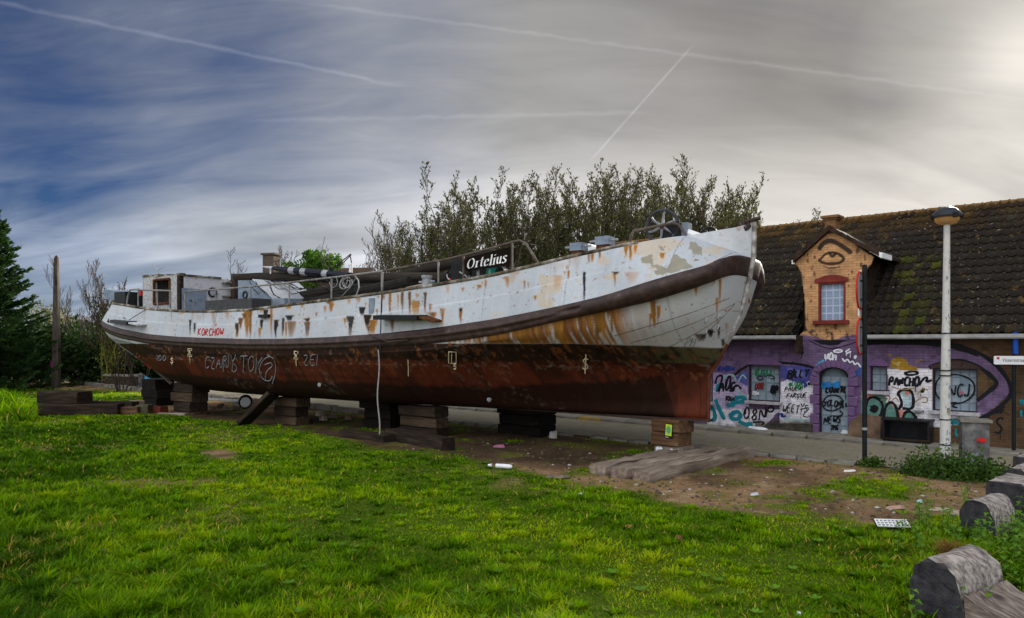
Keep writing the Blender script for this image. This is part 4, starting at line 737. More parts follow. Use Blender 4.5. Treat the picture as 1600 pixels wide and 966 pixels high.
hull_text('graffiti', strokes_of('CZAR', 320, 576, 18, .1, .40, .05)+strokes_of('NY', 349, 582, 28, .05, .30, .03)+strokes_of('STOK', 362, 582, 24, .06, .42, .08)+[chaikin([(428, 560), (420, 556), (408, 566), (405, 582), (412, 594), (422, 596), (426, 588)], 3), chaikin([(414, 570), (424, 566), (427, 572), (416, 580), (415, 594)], 3), chaikin([(418, 554), (430, 562), (432, 580), (426, 600)], 3)], .028, S_PALE, 'pale sprayed lettering on the red plating')
hull_text('graffiti', strokes_of('ZEI', 474, 571, 16, .08, .5, .05), .022, S_PALE)
hull_text('graffiti', strokes_of('100', 244, 564, 9, .05, .6), .035, S_PALE)
hull_text('graffiti', [chaikin(l, 2) for l in ([(192, 553), (199, 568), (203, 562)], [(205, 562), (212, 574), (216, 580)], [(183, 540), (190, 556)])], .04, S_PALE)
hull_text('graffiti', [chaikin(l, 2) for l in ([(209, 547), (216, 566), (219, 552), (222, 570)], [(222, 544), (228, 562), (226, 572)], [(224, 566), (234, 580)])], .08, S_RED)
hull_text('graffiti', [chaikin(l, 2) for l in ([(214, 552), (222, 561), (232, 556), (233, 562)], [(217, 548), (219, 556)])], .045, S_YEL)
for (x, y, num) in ((297, 551, '15'), (463, 555, '14')):
    hull_text('draft_mark', [[(x-3, y-6), (x+3, y-6), (x+3, y+6), (x-3, y+6), (x-3, y-6)], [(x, y+6), (x+.5, y+17)]]+strokes_of(num, x-2.2, y+4, 7, 0, .32), .035, S_CREAM, 'cream draft mark of a boxed number on a stalk')
hull_text('draft_mark', [[(701.5, 550), (713, 550), (713, 568), (701.5, 568), (701.5, 550)], [(706, 552), (706, 567)]]+strokes_of('5', 709, 577, 8, 0, .6), .03, S_CREAM)
hull_text('draft_mark', [[(638, 562), (638.5, 588)]], .03, S_CREAM)
hull_text('draft_mark', strokes_of('$', 910, 579, 21, 0, .5), .035, S_CREAM, 'cream dollar-shaped chalk mark')
hull_text('draft_mark', strokes_of('$', 267, 568, 9, 0, .5), .04, S_CREAM)
hull_text('lettering', strokes_of('PH', 1070, 541, 13, .35, .5), .022, mat('faded black letter paint', ((.3, (.12, .12, .12)), (.7, (.3, .3, .3))), 20, .6, 0), 'faded letters PH')
mb = MB(); c = on_hull(765, 624, .03); mb.lathe([(.001, -.02), (.075, -.01), (.06, .02), (.001, .03)], c, 10, Matrix.Rotation(math.pi/2, 3, 'X')); mb.build('anode', m_steel_grey, boat)
mb = MB(); c = on_hull(500, 601, .03); mb.lathe([(.001, -.02), (.075, -.01), (.06, .02), (.001, .03)], c, 10, Matrix.Rotation(math.pi/2, 3, 'X')); mb.build('anode', m_steel_grey, boat)

# rope hanging down the side
mb = MB(); a = on_hull(597, 546, .16); a = boat.matrix_world @ a if False else (Matrix.Translation(BF) @ Matrix.Rotation(B_RZ, 4, 'Z')) @ a; g = G(592, 686, .10)
pts = [a.lerp(g, f)+Vector((.03*math.sin(f*9), 0, 0)) for f in np.linspace(0, 1, 14)]; mb.tube(pts, .02, 6); mb.tube([g+Vector((-.1, 0, -.02)), g+Vector((0, 0, .03)), g+Vector((.06, 0, -.04))], .05, 6)
tag(mb.build('rope', mat('pale rope', ((.3, (.22, .2, .19)), (.7, (.36, .34, .33))), 20, .9, .3, 60)), 'pale frayed rope hanging down the barge side from the dark pole', 'rope')

# ------------------------------------------------------------------ timbers
m_wood_mid = mat('shade-dulled timber', ((0.3, (.016, .010, .006)), (0.5, (.045, .028, .017)), (0.72, (.09, .06, .038))), 3.0, .85, .6, 20, sc=(.35, 3, 3))  # stack timber darkened: shade under the hull put into its colour
m_black_wood = mat('shade-blackened timber', ((0.3, (.004, .003, .0025)), (0.6, (.012, .009, .007)), (0.8, (.03, .02, .014))), 3.0, .85, .6, 20, sc=(.35, 3, 3))  # near-black timber, deep hull shade mixed into the colour
def timber_mesh(L, w, h, m, seed, cham=.03, rough=.012, nseg=6):
    r = random.Random(seed); mb = MB(); cs = [(-w/2+cham, 0), (-w/2, cham), (-w/2, h-cham), (-w/2+cham, h), (w/2-cham, h), (w/2, h-cham), (w/2, cham), (w/2-cham, 0)]; k = 8; vs = []
    ph = [r.uniform(-1, 1) for _ in range(8)]
    for i in range(nseg+1):
        e = 1 if i in (0, nseg) else 0
        for j, (a, b) in enumerate(cs): vs.append((-L/2+L*i/nseg+(r.uniform(-1, 1)*rough*1.3 if e else 0), a+rough*(ph[j]+.8*r.uniform(-1, 1)), max(0, b+rough*(ph[(j+3) % 8]*.6+.8*r.uniform(-1, 1)))))
    fs = [(i*k+j, i*k+(j+1) % k, (i+1)*k+(j+1) % k, (i+1)*k+j) for i in range(nseg) for j in range(k)]+[tuple(reversed(range(k))), tuple(range(nseg*k, nseg*k+k))]
    return mb.add(vs, fs)
def timber(name, L, w, h, m, loc, rz, label, cat, group, seed, rx=0.0, ry=0.0, **k):
    o = timber_mesh(L, w, h, m, seed, **k).build(name, m, None, 25); o.location = loc; o.rotation_euler = (rx, ry, rz); return tag(o, label, cat, group)
GT = 'timbers that prop up the barge'
def stack(px, py, L, w, layers, rz_extra, where, mats, seed, hs=None, across=False):
    """a crib of baulks: base centre seen at the pixel of its nearest foot"""
    b = g2(px, py); r = random.Random(seed); z = -.02
    for i, nm in enumerate(layers):
        h = hs[i] if hs else .31; m = mats[i % len(mats)]; rz = B_RZ+rz_extra+r.uniform(-.07, .07)
        timber('timber_baulk', L*r.uniform(.9, 1.08), w*r.uniform(.92, 1.06), h-.006, m, (b[0]+r.uniform(-.05, .05), b[1]+.3+r.uniform(-.04, .04), z), rz, '%s timber of the stack %s' % (nm, where), 'timber', GT, seed+i); z += h
stack(1056, 715, .72, .62, ('lowest, white-spattered', 'middle brown', 'topmost brown, poster-bearing'), -.12, 'under the bow forefoot', (m_wood_grey, m_wood_brown, m_wood_brown), 100, (.28, .33, .32))
stack(661, 684, 1.45, .55, ('lowest', 'middle', 'top'), .0, 'behind the long baulk amidships, near side', (m_wood_dark, m_wood_mid, m_wood_dark), 110)
stack(452, 664, 1.15, .55, ('lowest', 'middle', 'top'), .0, 'that the slanting plank leans on', (m_wood_mid, m_wood_dark, m_wood_mid), 120)
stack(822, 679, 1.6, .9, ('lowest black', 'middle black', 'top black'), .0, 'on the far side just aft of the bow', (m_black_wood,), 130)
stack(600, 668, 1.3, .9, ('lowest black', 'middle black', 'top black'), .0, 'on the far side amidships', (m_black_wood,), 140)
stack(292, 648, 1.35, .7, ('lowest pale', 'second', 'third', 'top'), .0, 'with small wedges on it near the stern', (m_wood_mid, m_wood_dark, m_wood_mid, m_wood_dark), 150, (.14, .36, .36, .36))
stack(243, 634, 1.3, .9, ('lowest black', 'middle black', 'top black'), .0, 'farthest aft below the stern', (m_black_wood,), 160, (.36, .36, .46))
c = G(285, 648); 
for i, dx in enumerate((-.3, .15, .5)): timber('wedge', .30, .16, .09, m_wood_brown if i < 2 else m_wood_grey, (c.x+dx, c.y+.3-dx*.6, 1.20), B_RZ, ('small yellowish wedge', 'small brown wedge', 'small pale wedge')[i]+' on top of the stack near the stern', 'wedge', 'wedges under the stern', 170+i, nseg=2)
# poster on the bow stack
po = empty('poster', (0, 0, 0), 0, 'yellow and green poster with a round emblem on the brown bow timbers', 'poster')
b = g2(1056, 715); prz = B_RZ-.12; pn = Vector((math.sin(prz), -math.cos(prz), 0)); pa = Vector((math.cos(prz), math.sin(prz), 0)); pc = Vector((b[0], b[1]+.3, .645))+pn*.375+pa*.10
po.location = pc; po.rotation_euler = (0, math.radians(4), prz)
mb = MB(); mb.box((0, 0, 0), (.21, .012, .36)); mb.build('backing', m_black, po); mb = MB(); mb.box((0, -.009, .02), (.165, .008, .27)); mb.build('sheet', flat('acid yellow print', (.42, .55, .02), .6, .12), po)
mb = MB()
for i in range(4): mb.add([Vector((.065*(1-.22*i)*math.cos(a), -.0145-.0005*i, .02+.105*(1-.22*i)*math.sin(a))) for a in np.linspace(0, 2*math.pi, 25)[:-1]]+[Vector((.065*(1-.22*i-.12)*math.cos(a), -.0145-.0005*i, .02+.105*(1-.22*i-.12)*math.sin(a))) for a in np.linspace(0, 2*math.pi, 25)[:-1]], [(k, 24+k, 24+(k+1) % 24, (k+1) % 24) for k in range(24)])
for k in range(8): a = k*math.pi/4; mb.box((.03*math.cos(a), -.0142, .02+.05*math.sin(a)), (.016, .001, .05), M=Euler((0, -a+math.pi/2, 0)).to_matrix())
mb.build('emblem', flat('green print', (.02, .25, .16), .6, .2), po)
mb = MB(); 
for k in range(6): mb.box((-.075+.016*k, -.0075, -.155), (.010, .003, .014))
mb.build('caption', m_white, po)
# white spatter on the lowest bow timber
mb = MB(); sc_ = Vector((b[0], b[1]+.3, 0))+pn*.345-pa*.22
for k, (dx, dz, r) in enumerate(((0, .18, .07), (.05, .13, .055), (-.05, .10, .05), (.09, .20, .05), (.0, .06, .045), (.38, .20, .03))): mb.add([sc_+pa*(dx+r*math.cos(t)*random.uniform(.6, 1.2))+Vector((0, 0, dz+r*math.sin(t)*random.uniform(.6, 1.2)))+pn*(.002+.0006*k) for t in np.linspace(0, 6.28, 10)[:-1]], [tuple(range(9))])
tb = [o for o in bpy.data.objects if o.get('label', '').startswith('lowest, white')][0]
sp_ = mb.build('paint_spatter', S_WHITE, None, smooth=False); sp_.parent = tb; sp_.matrix_parent_inverse = (Matrix.Translation(tb.location) @ tb.rotation_euler.to_matrix().to_4x4()).inverted()
# platform planks under the bow stack
A_, B_, C_ = G(918, 742), G(1018, 754), G(1178, 713); dl = (C_-B_); Lp = dl.length; rzp = math.atan2(dl.y, dl.x); wv = A_-B_
for i, (f, ww, lb) in enumerate(((.15, .44, 'nearest pale plank of the platform under the bow, edge chipped'), (.50, .42, 'middle plank of the platform under the bow stack'), (.84, .40, 'farthest plank of the platform under the bow stack'))):
    c = B_+dl*.5+wv*f; timber('plank', Lp*(1.0-.07*i), ww, .25-.016*i, m_wood_grey, (c.x-.1*i, c.y, -.03), rzp+.008*(i-1), lb, 'plank', 'planks of the platform under the bow', 180+i, cham=.035, rough=.03, nseg=16)
for i, (x, y, L, rz) in enumerate(((985, 742, .35, .9), (1010, 748, .25, 1.6))): 
    o = timber('splinter', L, .03, .03, m_wood_grey, (*g2(x, y), .04), rz, ('long grey splinter by the chipped end of the bow platform', 'short grey splinter by the chipped end of the bow platform')[i], 'splinter', 'splinters at the platform', 190+i, nseg=2, cham=.006, rough=.004); o.rotation_euler.y = -.5
GB = 'baulks lying along the edge of the lawn'
def lying(x0, y0, x1, y1, w, h, m, label, seed, z=-.03, grp=GB, **k):
    a, b_ = G(x0, y0), G(x1, y1); d = b_-a; c = (a+b_)/2; s = Vector((-d.y, d.x, 0)).normalized(); s = s if s.y > 0 else -s; c += s*w/2
    return timber('timber_baulk', d.length, w, h, m, (c.x, c.y, z), math.atan2(d.y, d.x), label, 'timber', grp, seed, **k)
lying(602, 688, 690, 706, .42, .36, m_wood_dark, 'long squared brown baulk below the hanging rope, end facing the bow', 200)
lying(530, 684, 600, 694, .35, .26, m_wood_dark, 'reddish brown baulk half sunk in grass left of the hanging rope', 201)
lying(59, 650, 183, 650, .55, .46, m_wood_dark, 'thick dark baulk on the grass at the far left end of the timbers', 202)
lying(57, 648, 120, 650, .75, .46, m_wood_dark, 'short thick dark block lying on top of the leftmost baulk', 203, z=.43, cham=.06, rough=.02)
lying(120, 645, 206, 647, .4, .46, m_wood_dark, 'long low dark baulk behind the leftmost pair', 204, z=.0)
lying(183, 649, 214, 649, .4, .34, m_wood_brown, 'short brown baulk beside the leftmost pair of timbers', 205)
lying(212, 648, 230, 648, .5, .4, mat('mossy stone block', ((.3, (.04, .04, .02)), (.7, (.1, .09, .05))), 5, .9, .5, 20), 'mossy greenish block between the timbers near the stern', 206)
lying(228, 646, 250, 647, .4, .3, mat('red brick paint timber', ((.3, (.06, .015, .008)), (.7, (.12, .03, .015))), 5, .9, .4, 20), 'reddish block beside the stack below the stern', 207)
lying(246, 649, 288, 650, .35, .12, m_wood_grey, 'pale flat board at the foot of the stern stack', 208)
lying(206, 641, 226, 640, .5, .4, m_wood_grey, 'greyish baulk end in front of the farthest stern stack', 209)
# leaning plank
a = G(382, 664); top = P(428, 619, a.y-.1); a2 = Vector((a.x, a.y, 0)); d = top-a2; 
o = timber_mesh(d.length*1.06, .62, .16, m_wood_dark, 210).build('leaning_plank', m_wood_dark, None, 25)
xa = d.normalized(); ya = Vector((-BLY.x*-1, BLY.y, 0)); ya = (Vector((.35, .94, -.1))-xa*Vector((.35, .94, -.1)).dot(xa)).normalized(); za = xa.cross(ya)
o.matrix_world = Matrix.Translation((a2+top)/2) @ Matrix(((xa.x, ya.x, za.x), (xa.y, ya.y, za.y), (xa.z, ya.z, za.z))).to_4x4(); tag(o, 'broad dark plank leaning at a slant against a stack under the hull', 'plank')
# fallen round sign on its pole behind the barge
fs = empty('fallen_sign', (0, 0, 0), 0, 'fallen pole with a round black-rimmed white sign lying behind the barge', 'sign')
q0 = G(306, 626, .22); q1 = G(374, 630, .22); mb = MB(); mb.tube([q0+Vector((0, 0, .1)), q1+Vector((0, 0, .1))], .06, 8); mb.build('pole', m_white, fs)
mb = MB(); c = P(384, 628, q1.y); mb.lathe([(.30, 0), (.30, .05), (.24, .07)], c, 20, Matrix.Rotation(math.radians(80), 3, 'X')); mb.build('rim', m_black, fs); mb = MB(); mb.lathe([(.22, .05), (.20, .10)], c+Vector((.02, -.04, -.02)), 18, Matrix.Rotation(math.radians(80), 3, 'X')); mb.build('face', m_white, fs)
mb = MB(); mb.box(P(370, 630, q1.y), (.3, .1, .12)); mb.build('bracket', m_steel_grey, fs)
# ------------------------------------------------------------------ the painted house
house = empty('painted_house', HO, H_RZ, 'low brick house covered in purple and white graffiti under a dark tiled roof', 'house')
def HW(px, py, n=0.0):      # pixel -> (u, z) on the facade plane (n metres in front of it)
    r = (px-800)/FOC; o = HO+HN*n; u = (r*o.y-o.x)/(HA.x-r*HA.y); Y = o.y+HA.y*u; return u, CH+(HZ-py)/FOC*Y
def HL(px, py, n=0.0): u, z = HW(px, py, n); return Vector((u, -n, z))
def hproj(u, z, n=0.0): x = HO.x+HA.x*u+HN.x*n; y = HO.y+HA.y*u+HN.y*n; return 800+FOC*x/y, HZ-FOC*(z-CH)/y
def brick_mat(name, joint):
    m = bpy.data.materials.new(name); m.use_nodes = True; n, l, N = _nt(m.node_tree); n.clear()
    out = N('ShaderNodeOutputMaterial'); b = N('ShaderNodeBsdfPrincipled', inp={'Roughness': 0.85, 'Specular IOR Level': .15}); l.new(b.outputs[0], out.inputs[0])
    tc = N('ShaderNodeTexCoord'); mp = N('ShaderNodeMapping', inp={2: (math.pi/2, 0, 0)}); l.new(tc.outputs['Object'], mp.inputs[0])
    br = N('ShaderNodeTexBrick', inp={'Scale': 4.4, 'Mortar Size': 0.018, 'Mortar Smooth': 0.3, 'Bias': 0.0, 'Brick Width': 1.0, 'Row Height': .33, 'Color1': (.86, .86, .86, 1), 'Color2': (1.12, 1.1, 1.08, 1), 'Mortar': joint+(1,)}); l.new(mp.outputs[0], br.inputs['Vector'])
    a = N('ShaderNodeAttribute', attribute_name='Col'); x = N('ShaderNodeMix', data_type='RGBA', blend_type='MULTIPLY', inp={0: 1.0}); l.new(br.outputs[0], x.inputs[6]); l.new(a.outputs['Color'], x.inputs[7])
    nz = N('ShaderNodeTexNoise', inp={'Scale': 3.0, 'Detail': 7, 'Roughness': .65}); l.new(tc.outputs['Object'], nz.inputs['Vector']); r = N('ShaderNodeValToRGB'); r.color_ramp.elements[0].color = (.72, .72, .72, 1); r.color_ramp.elements[1].color = (1.18, 1.18, 1.18, 1); r.color_ramp.elements[0].position = .3; r.color_ramp.elements[1].position = .7; l.new(nz.outputs[0], r.inputs[0])
    y = N('ShaderNodeMix', data_type='RGBA', blend_type='MULTIPLY', inp={0: 1.0}); l.new(x.outputs[2], y.inputs[6]); l.new(r.outputs[0], y.inputs[7]); l.new(y.outputs[2], b.inputs['Base Color'])
    bp = N('ShaderNodeBump', inp={'Strength': .8, 'Distance': .015}); bp.invert = True; l.new(br.outputs['Fac'], bp.inputs['Height']); l.new(bp.outputs[0], b.inputs['Normal']); return m
m_brick = brick_mat('painted brick', (.62, .60, .58)); m_brick2 = brick_mat('orange painted brick', (.55, .48, .42))
def rectpx(x0, y0, x1, y1, n=0.0):
    u0, _ = HW(x0, y1, n); u1, _ = HW(x1, y1, n); xm = (x0+x1)/2; return u0, u1, HW(xm, y1, n)[1], HW(xm, y0, n)[1]
OPEN = {'w0': rectpx(1088, 578, 1113, 627), 'w1': rectpx(1170, 571, 1219, 627), 'w2': rectpx(1360, 573, 1386, 611), 'w3': rectpx(1458, 577, 1527, 643), 'door': rectpx(1281, 575, 1325, 678)}
zE = HW(1300, 526)[1]+.02; U0, U1 = -12.0, 9.0
# paint layout, recorded from the photograph as outlines
PURPLE = (.145, .093, .175); BRICK = (.085, .050, .026); WHT = (.60, .57, .62)
def facade_cols(u, z):
    px, py = hproj(u, z); n = len(u); nf = fbm(u, z, .35, 91); nb = fbm(u*1.0, z*1.0, .9, 93); ns = fbm(u, z*.2, .12, 95); w = (nf-.5)*7
    c = np.tile(np.array(BRICK), (n, 1))*(0.75+.5*nb)[:, None]
    def fill(poly, col, rough=1.0, a=1.0):
        m = inpoly(px+w*rough*.5, py+w*rough*.5, poly); c[m] = c[m]*(1-a)+np.array(col)*a; return m
    fill(((1080, 500), (1345, 500), (1345, 535), (1470, 534), (1512, 541), (1552, 562), (1581, 600), (1583, 616), (1560, 640), (1528, 657), (1480, 663), (1400, 690), (1080, 690)), PURPLE, .3)
    j = px < 1345; c[j] = c[j]*(.9+.3*(nb[j]-.5))[:, None]
    fill(((1110, 600), (1140, 596), (1168, 606), (1170, 640), (1280, 640), (1278, 600), (1250, 590), (1222, 597), (1221, 640), (1170, 690), (1105, 690), (1104, 615)), WHT)
    fill(((1219, 597), (1240, 590), (1278, 600), (1280, 662), (1219, 662)), (.64, .61, .66))
    fill(((1110, 580), (1150, 585), (1168, 603), (1168, 640), (1108, 640)), (.33, .25, .42), 1.5, .8)
    fill(((1220, 571), (1255, 572), (1278, 580), (1274, 592), (1252, 600), (1235, 595), (1219, 590)), (.07, .07, .27), .5); fill(((1228, 575), (1250, 578), (1262, 590), (1240, 588)), (.20, .21, .42), 1.5, .7)
    fill(((1146, 590), (1168, 577), (1169, 604), (1158, 598)), (.08, .08, .28), .5); fill(((1272, 600), (1281, 598), (1281, 665), (1276, 660)), (.10, .10, .30), .5)
    k = np.clip((652-py+w*1.5)/-10, 0, 1)*(px > 1180)*(px < 1282); g = np.array([.045, .045, .018])*(.6+.9*nf)[:, None]; c[:] = c*(1-.85*k[:, None])+g*.85*k[:, None]
    k = np.clip((660-py+w)/-8, 0, 1)*(px <= 1182)*(px > 1100); g = np.array([.09, .075, .06]); c[:] = c*(1-.7*k[:, None])+g*.7*k[:, None]
    fill(((1280, 570), (1292, 562), (1310, 562), (1330, 574), (1341, 600), (1341, 682), (1278, 682), (1278, 600)), (.12, .065, .145), .3)
    fill(((1386, 577), (1456, 577), (1457, 643), (1530, 650), (1528, 660), (1470, 668), (1455, 672), (1345, 640), (1345, 618), (1390, 614)), (.68, .65, .68), .8)
    fill(((1345, 612), (1372, 611), (1386, 622), (1383, 648), (1362, 660), (1345, 650)), (.10, .22, .18), .4); fill(((1384, 640), (1392, 628), (1402, 640), (1403, 655), (1380, 655)), (.10, .22, .18), .4)
    fill(((1403, 612), (1416, 608), (1426, 614), (1427, 640), (1412, 636), (1411, 622)), (.34, .45, .47), .3); fill(((1412, 648), (1420, 642), (1428, 648), (1432, 660), (1410, 660)), (.10, .22, .18), .3)
    fill(((1345, 620), (1357, 612), (1368, 620), (1356, 625)), (.55, .22, .17), .6); fill(((1402, 640), (1412, 640), (1410, 658), (1400, 658)), (.55, .22, .17), .4); fill(((1392, 630), (1400, 634), (1398, 640)), (.55, .22, .17), .4); fill(((1414, 611), (1422, 611), (1421, 617), (1415, 618)), (.55, .22, .17), .4)
    fill(((1390, 574), (1394, 562), (1404, 557), (1415, 562), (1420, 571), (1432, 573), (1434, 579), (1408, 579), (1397, 576)), (.33, .19, .02), .5); fill(((1395, 568), (1408, 566), (1404, 573)), (.45, .32, .12), .8)
    fill(((1430, 664), (1470, 668), (1530, 655), (1600, 600), (1700, 600), (1700, 720), (1430, 720)), BRICK, .6)
    fill(((1457, 572), (1490, 564), (1527, 572), (1560, 600), (1527, 626), (1457, 640)), (.10, .06, .03), .2)
    fill(((1484, 650), (1508, 650), (1510, 664), (1486, 664)), (.50, .5, .52), .5)
    k = np.clip((fbm(u, z, .25, 97)-.60)*7, 0, .6); c[:] = c*(1-.55*k[:, None])
    k = np.clip((ns-.62)*4, 0, .5)*np.clip((z-1.2), 0, 1); c[:] = c*(1-.4*k[:, None])
    return c
def dense_wall(name, u0, u1, z0, z1, st, colf, m, keepf, n=0.0):
    us = np.arange(u0, u1+st, st); zs = np.arange(z0, z1+st, st); Ug, Zg = np.meshgrid(us, zs); u, z = Ug.ravel(), Zg.ravel(); nu, nz = len(us), len(zs); i = np.arange(nu*nz).reshape(nz, nu)
    F = np.stack([i[:-1, :-1].ravel(), i[:-1, 1:].ravel(), i[1:, 1:].ravel(), i[1:, :-1].ravel()], 1); cu = u[F].mean(1); cz = z[F].mean(1); F = F[keepf(cu, cz)]
    return np_mesh(name, np.stack([u, np.full_like(u, -n), z], 1), F, m, house, colf(u, z))
def keep_facade(u, z):
    k = np.ones(len(u), bool)
    for nm, (a, b, c, d) in OPEN.items():
        if nm == 'door':
            r = (b-a)/2; um = (a+b)/2; sp = d-r*.55; k &= ~((u > a) & (u < b) & (z < sp)); k &= ~((((u-um)/r)**2+((z-sp)/(d-sp))**2 < 1) & (z >= sp))
        else: k &= ~((u > a) & (u < b) & (z > c) & (z < d))
    return k
dense_wall('wall', U0, U1, 0.0, zE, .03, facade_cols, m_brick, keep_facade)['label'] = 'front wall with purple, white and blue sprayed paint'
m_plain_brick = brick_mat('bare brick', (.6, .58, .55)); 
def plain_wall(name, quad, col=BRICK, m=None):
    V = np.array([tuple(q) for q in quad]); return np_mesh(name, V, np.array([list(range(len(quad)))]), m or m_brick, house, np.tile(np.array(col), (len(quad), 1)))
DEP = 8.4; RY = 4.2; zR = 6.98
plain_wall('side_wall', [(U0, DEP, 0), (U0, 0, 0), (U0, 0, zE), (U0, DEP, zE)]); plain_wall('side_wall', [(U1, 0, 0), (U1, DEP, 0), (U1, DEP, zE), (U1, 0, zE)]); plain_wall('back_wall', [(U1, DEP, 0), (U0, DEP, 0), (U0, DEP, zE), (U1, DEP, zE)])
plain_wall('gable_wall', [(U0, DEP, zE), (U0, 0, zE), (U0, RY, zR-.1)][::-1]); plain_wall('gable_wall', [(U1, 0, zE), (U1, DEP, zE), (U1, RY, zR-.1)])
# windows: steel sheets with raised pale squares, deep reveals
m_sheet = flat('blue grey security sheet', (.15, .19, .225), .5, .18, 2.5); m_pane = flat('pale mesh square', (.215, .26, .30), .45, .2, 5); m_reveal = flat('dark reveal', (.03, .022, .03), .9, .3)
m_sill = mat('grey white sill', ((.3, (.22, .20, .21)), (.7, (.45, .42, .44))), 6, .8, .4, 25)
def window(key, nx, nz, sill, seed, dep=.15, lbl=None):
    a, b, c, d = OPEN[key]; w = link(bpy.data.objects.new('window', None), house); r = random.Random(seed)
    mb = MB(); mb.box(((a+b)/2, dep+.03, (c+d)/2), (b-a+.04, .03, d-c+.04)); mb.build('sheet', m_sheet, w)
    pw, ph = (b-a)/nx, (d-c)/nz
    me = None
    mb = MB(); mb.box((0, 0, 0), (pw*.82, .012, ph*.82)); me = mb.mesh('pane', m_pane)
    for i in range(nx):
        for j in range(nz):
            if r.random() < .12: continue
            o = link(bpy.data.objects.new('pane', me), w); o.location = (a+pw*(i+.5), dep+.008+r.uniform(0, .003), c+ph*(j+.5)); o.rotation_euler = (r.uniform(-.02, .02), 0, r.uniform(-.02, .02))
    mb = MB(); t = .022
    for (x, z, sx, sz) in ((a+t/2, (c+d)/2, t, d-c), (b-t/2, (c+d)/2, t, d-c), ((a+b)/2, d-t/2, b-a-2*t, t), ((a+b)/2, c+t/2, b-a-2*t, t)): mb.box((x, dep/2-.002, z), (sx, dep, sz))
    mb.build('frame', m_reveal, w)
    if sill: mb = MB(); mb.box(((a+b)/2, -.05, c-.045), (b-a+.16, .20, .085)); mb.build('sill', m_sill, w)
    return w
window('w0', 2, 4, True, 1); w1 = window('w1', 4, 4, True, 2); w2 = window('w2', 2, 3, True, 3); w3 = window('w3', 5, 5, True, 4)
# door with arched head and rough quoins
a, b, c, d = OPEN['door']; r_ = (b-a)/2; um = (a+b)/2; spz = d-r_*.55
dr = link(bpy.data.objects.new('door', None), house); pts = [(a, 0), (b, 0)]+[(um+r_*math.cos(t), spz+(d-spz)*math.sin(t)) for t in np.linspace(0, math.pi, 15)]
mb = MB(); mb.prism([(u, .165, z) for u, z in pts], None, (0, .05, 0)); mb.build('leaf', m_sheet, dr)
me = MB().box((0, 0, 0), ((b-a)/3*.84, .01, .25)).mesh('pane', m_pane)
for i in range(3):
    for j in range(6):
        o = link(bpy.data.objects.new('pane', me), dr); o.location = (a+(b-a)*(i+.5)/3, .162, .16+j*.29+.02)
mb = MB(); mb.box((b-.1, .14, .95), (.03, .04, .12)); mb.build('handle', m_black, dr)
mb = MB(); pr = [(a, 0)]+[(um-r_*math.cos(t), spz+(d-spz)*math.sin(t)) for t in np.linspace(0, math.pi, 15)]+[(b, 0)]
vs = []
for u, z in pr: vs += [(u, 0, z), (u, .18, z)]
mb.add(vs, [(2*i, 2*i+1, 2*i+3, 2*i+2) for i in range(len(pr)-1)]); mb.build('reveal', m_reveal, dr)
m_quoin = flat('purple painted quoin', (.125, .07, .15), .85, .2, 5)
for side in (-1, 1):
    for j in range(6):
        wq = .26 if j % 2 else .17; x = (a-.01-wq/2) if side < 0 else (b+.01+wq/2); o = stone(wq, .10, .27, .006, 300+j).build('quoin', m_quoin, dr); o.location = (x, 0.0, .10+j*.285)
for k in range(11):
    t = math.pi*(k+.5)/11; mb = MB(); mb.box((0, 0, 0), (.20, .09, .16)); o = mb.build('arch_stone', m_quoin, dr); o.location = (um+(r_+.12)*math.cos(t), -.01, spz+(d-spz+.12)*math.sin(t)); o.rotation_euler = (0, -math.atan2(math.sin(t)*(r_), math.cos(t)*(d-spz)), 0)
mb = MB(); mb.box((um, -.10, .06), (b-a+.3, .34, .12)); mb.build('step', m_kerb, dr)
# arched brick heads over the windows
for key in ('w1', 'w2', 'w3'):
    a, b, c, d = OPEN[key]; mb = MB(); n = 12; vs = []
    for i in range(n+1):
        f = i/n; u = a-.06+(b-a+.12)*f; h = (.05+.16*math.sin(math.pi*f)); vs += [(u, -.018, d+.02), (u, -.018, d+.02+h)]
    mb.add(vs, [(2*i, 2*i+2, 2*i+3, 2*i+1) for i in range(n)]); mb.build('window_head', flat('dark brick head', (.05, .032, .028), .9, .4, 12) if key == 'w3' else m_quoin, house)
# graffiti strokes on the wall
def wall_strokes(name, lines, w, m, n=.006, par=None):
    if name == 'brush_line' and len(lines) > 1:
        for st in lines: wall_strokes(name, [st], w, m, n, par)
        return
    mb = MB(); rg = random.Random(len(lines)*31+int(lines[0][0][0]))
    for st in lines:
        ribbon(mb, [HL(x, y, n) for x, y in st], w, (0, -1, 0))
        if rg.random() < .22: x, y = rg.choice(st); p = HL(x, y, n); L = rg.uniform(.05, .22); ribbon(mb, [p, p-Vector((0, 0, L*.6)), p-Vector((0, 0, L))], min(.018, w*.5), (0, -1, 0))
    return mb.build(name, m, par or house, smooth=False)
def ck(*l): return [chaikin(list(p), 2) for p in l]
wall_strokes('brush_line', ck([(1252, 523), (1262, 526), (1275, 529), (1288, 535), (1302, 536), (1315, 531), (1330, 524), (1342, 521)], [(1345, 536), (1400, 533), (1470, 537), (1505, 544), (1530, 554)]), .16, S_BLACK)
wall_strokes('brush_line', ck([(1505, 543), (1540, 556), (1565, 578), (1581, 604), (1580, 620), (1556, 642), (1528, 657)], [(1452, 575), (1470, 567), (1495, 562), (1525, 570), (1545, 584), (1560, 599), (1550, 608), (1527, 626)]), .10, S_BLACK)
wall_strokes('brush_line', ck([(1148, 586), (1158, 577), (1170, 571)], [(1170, 570), (1195, 566), (1230, 567), (1262, 571), (1280, 579), (1284, 587), (1276, 598), (1262, 600)], [(1280, 600), (1284, 584), (1295, 574), (1307, 573), (1320, 579), (1326, 590)], [(1280, 655), (1279, 610)]), .07, S_BLACK)
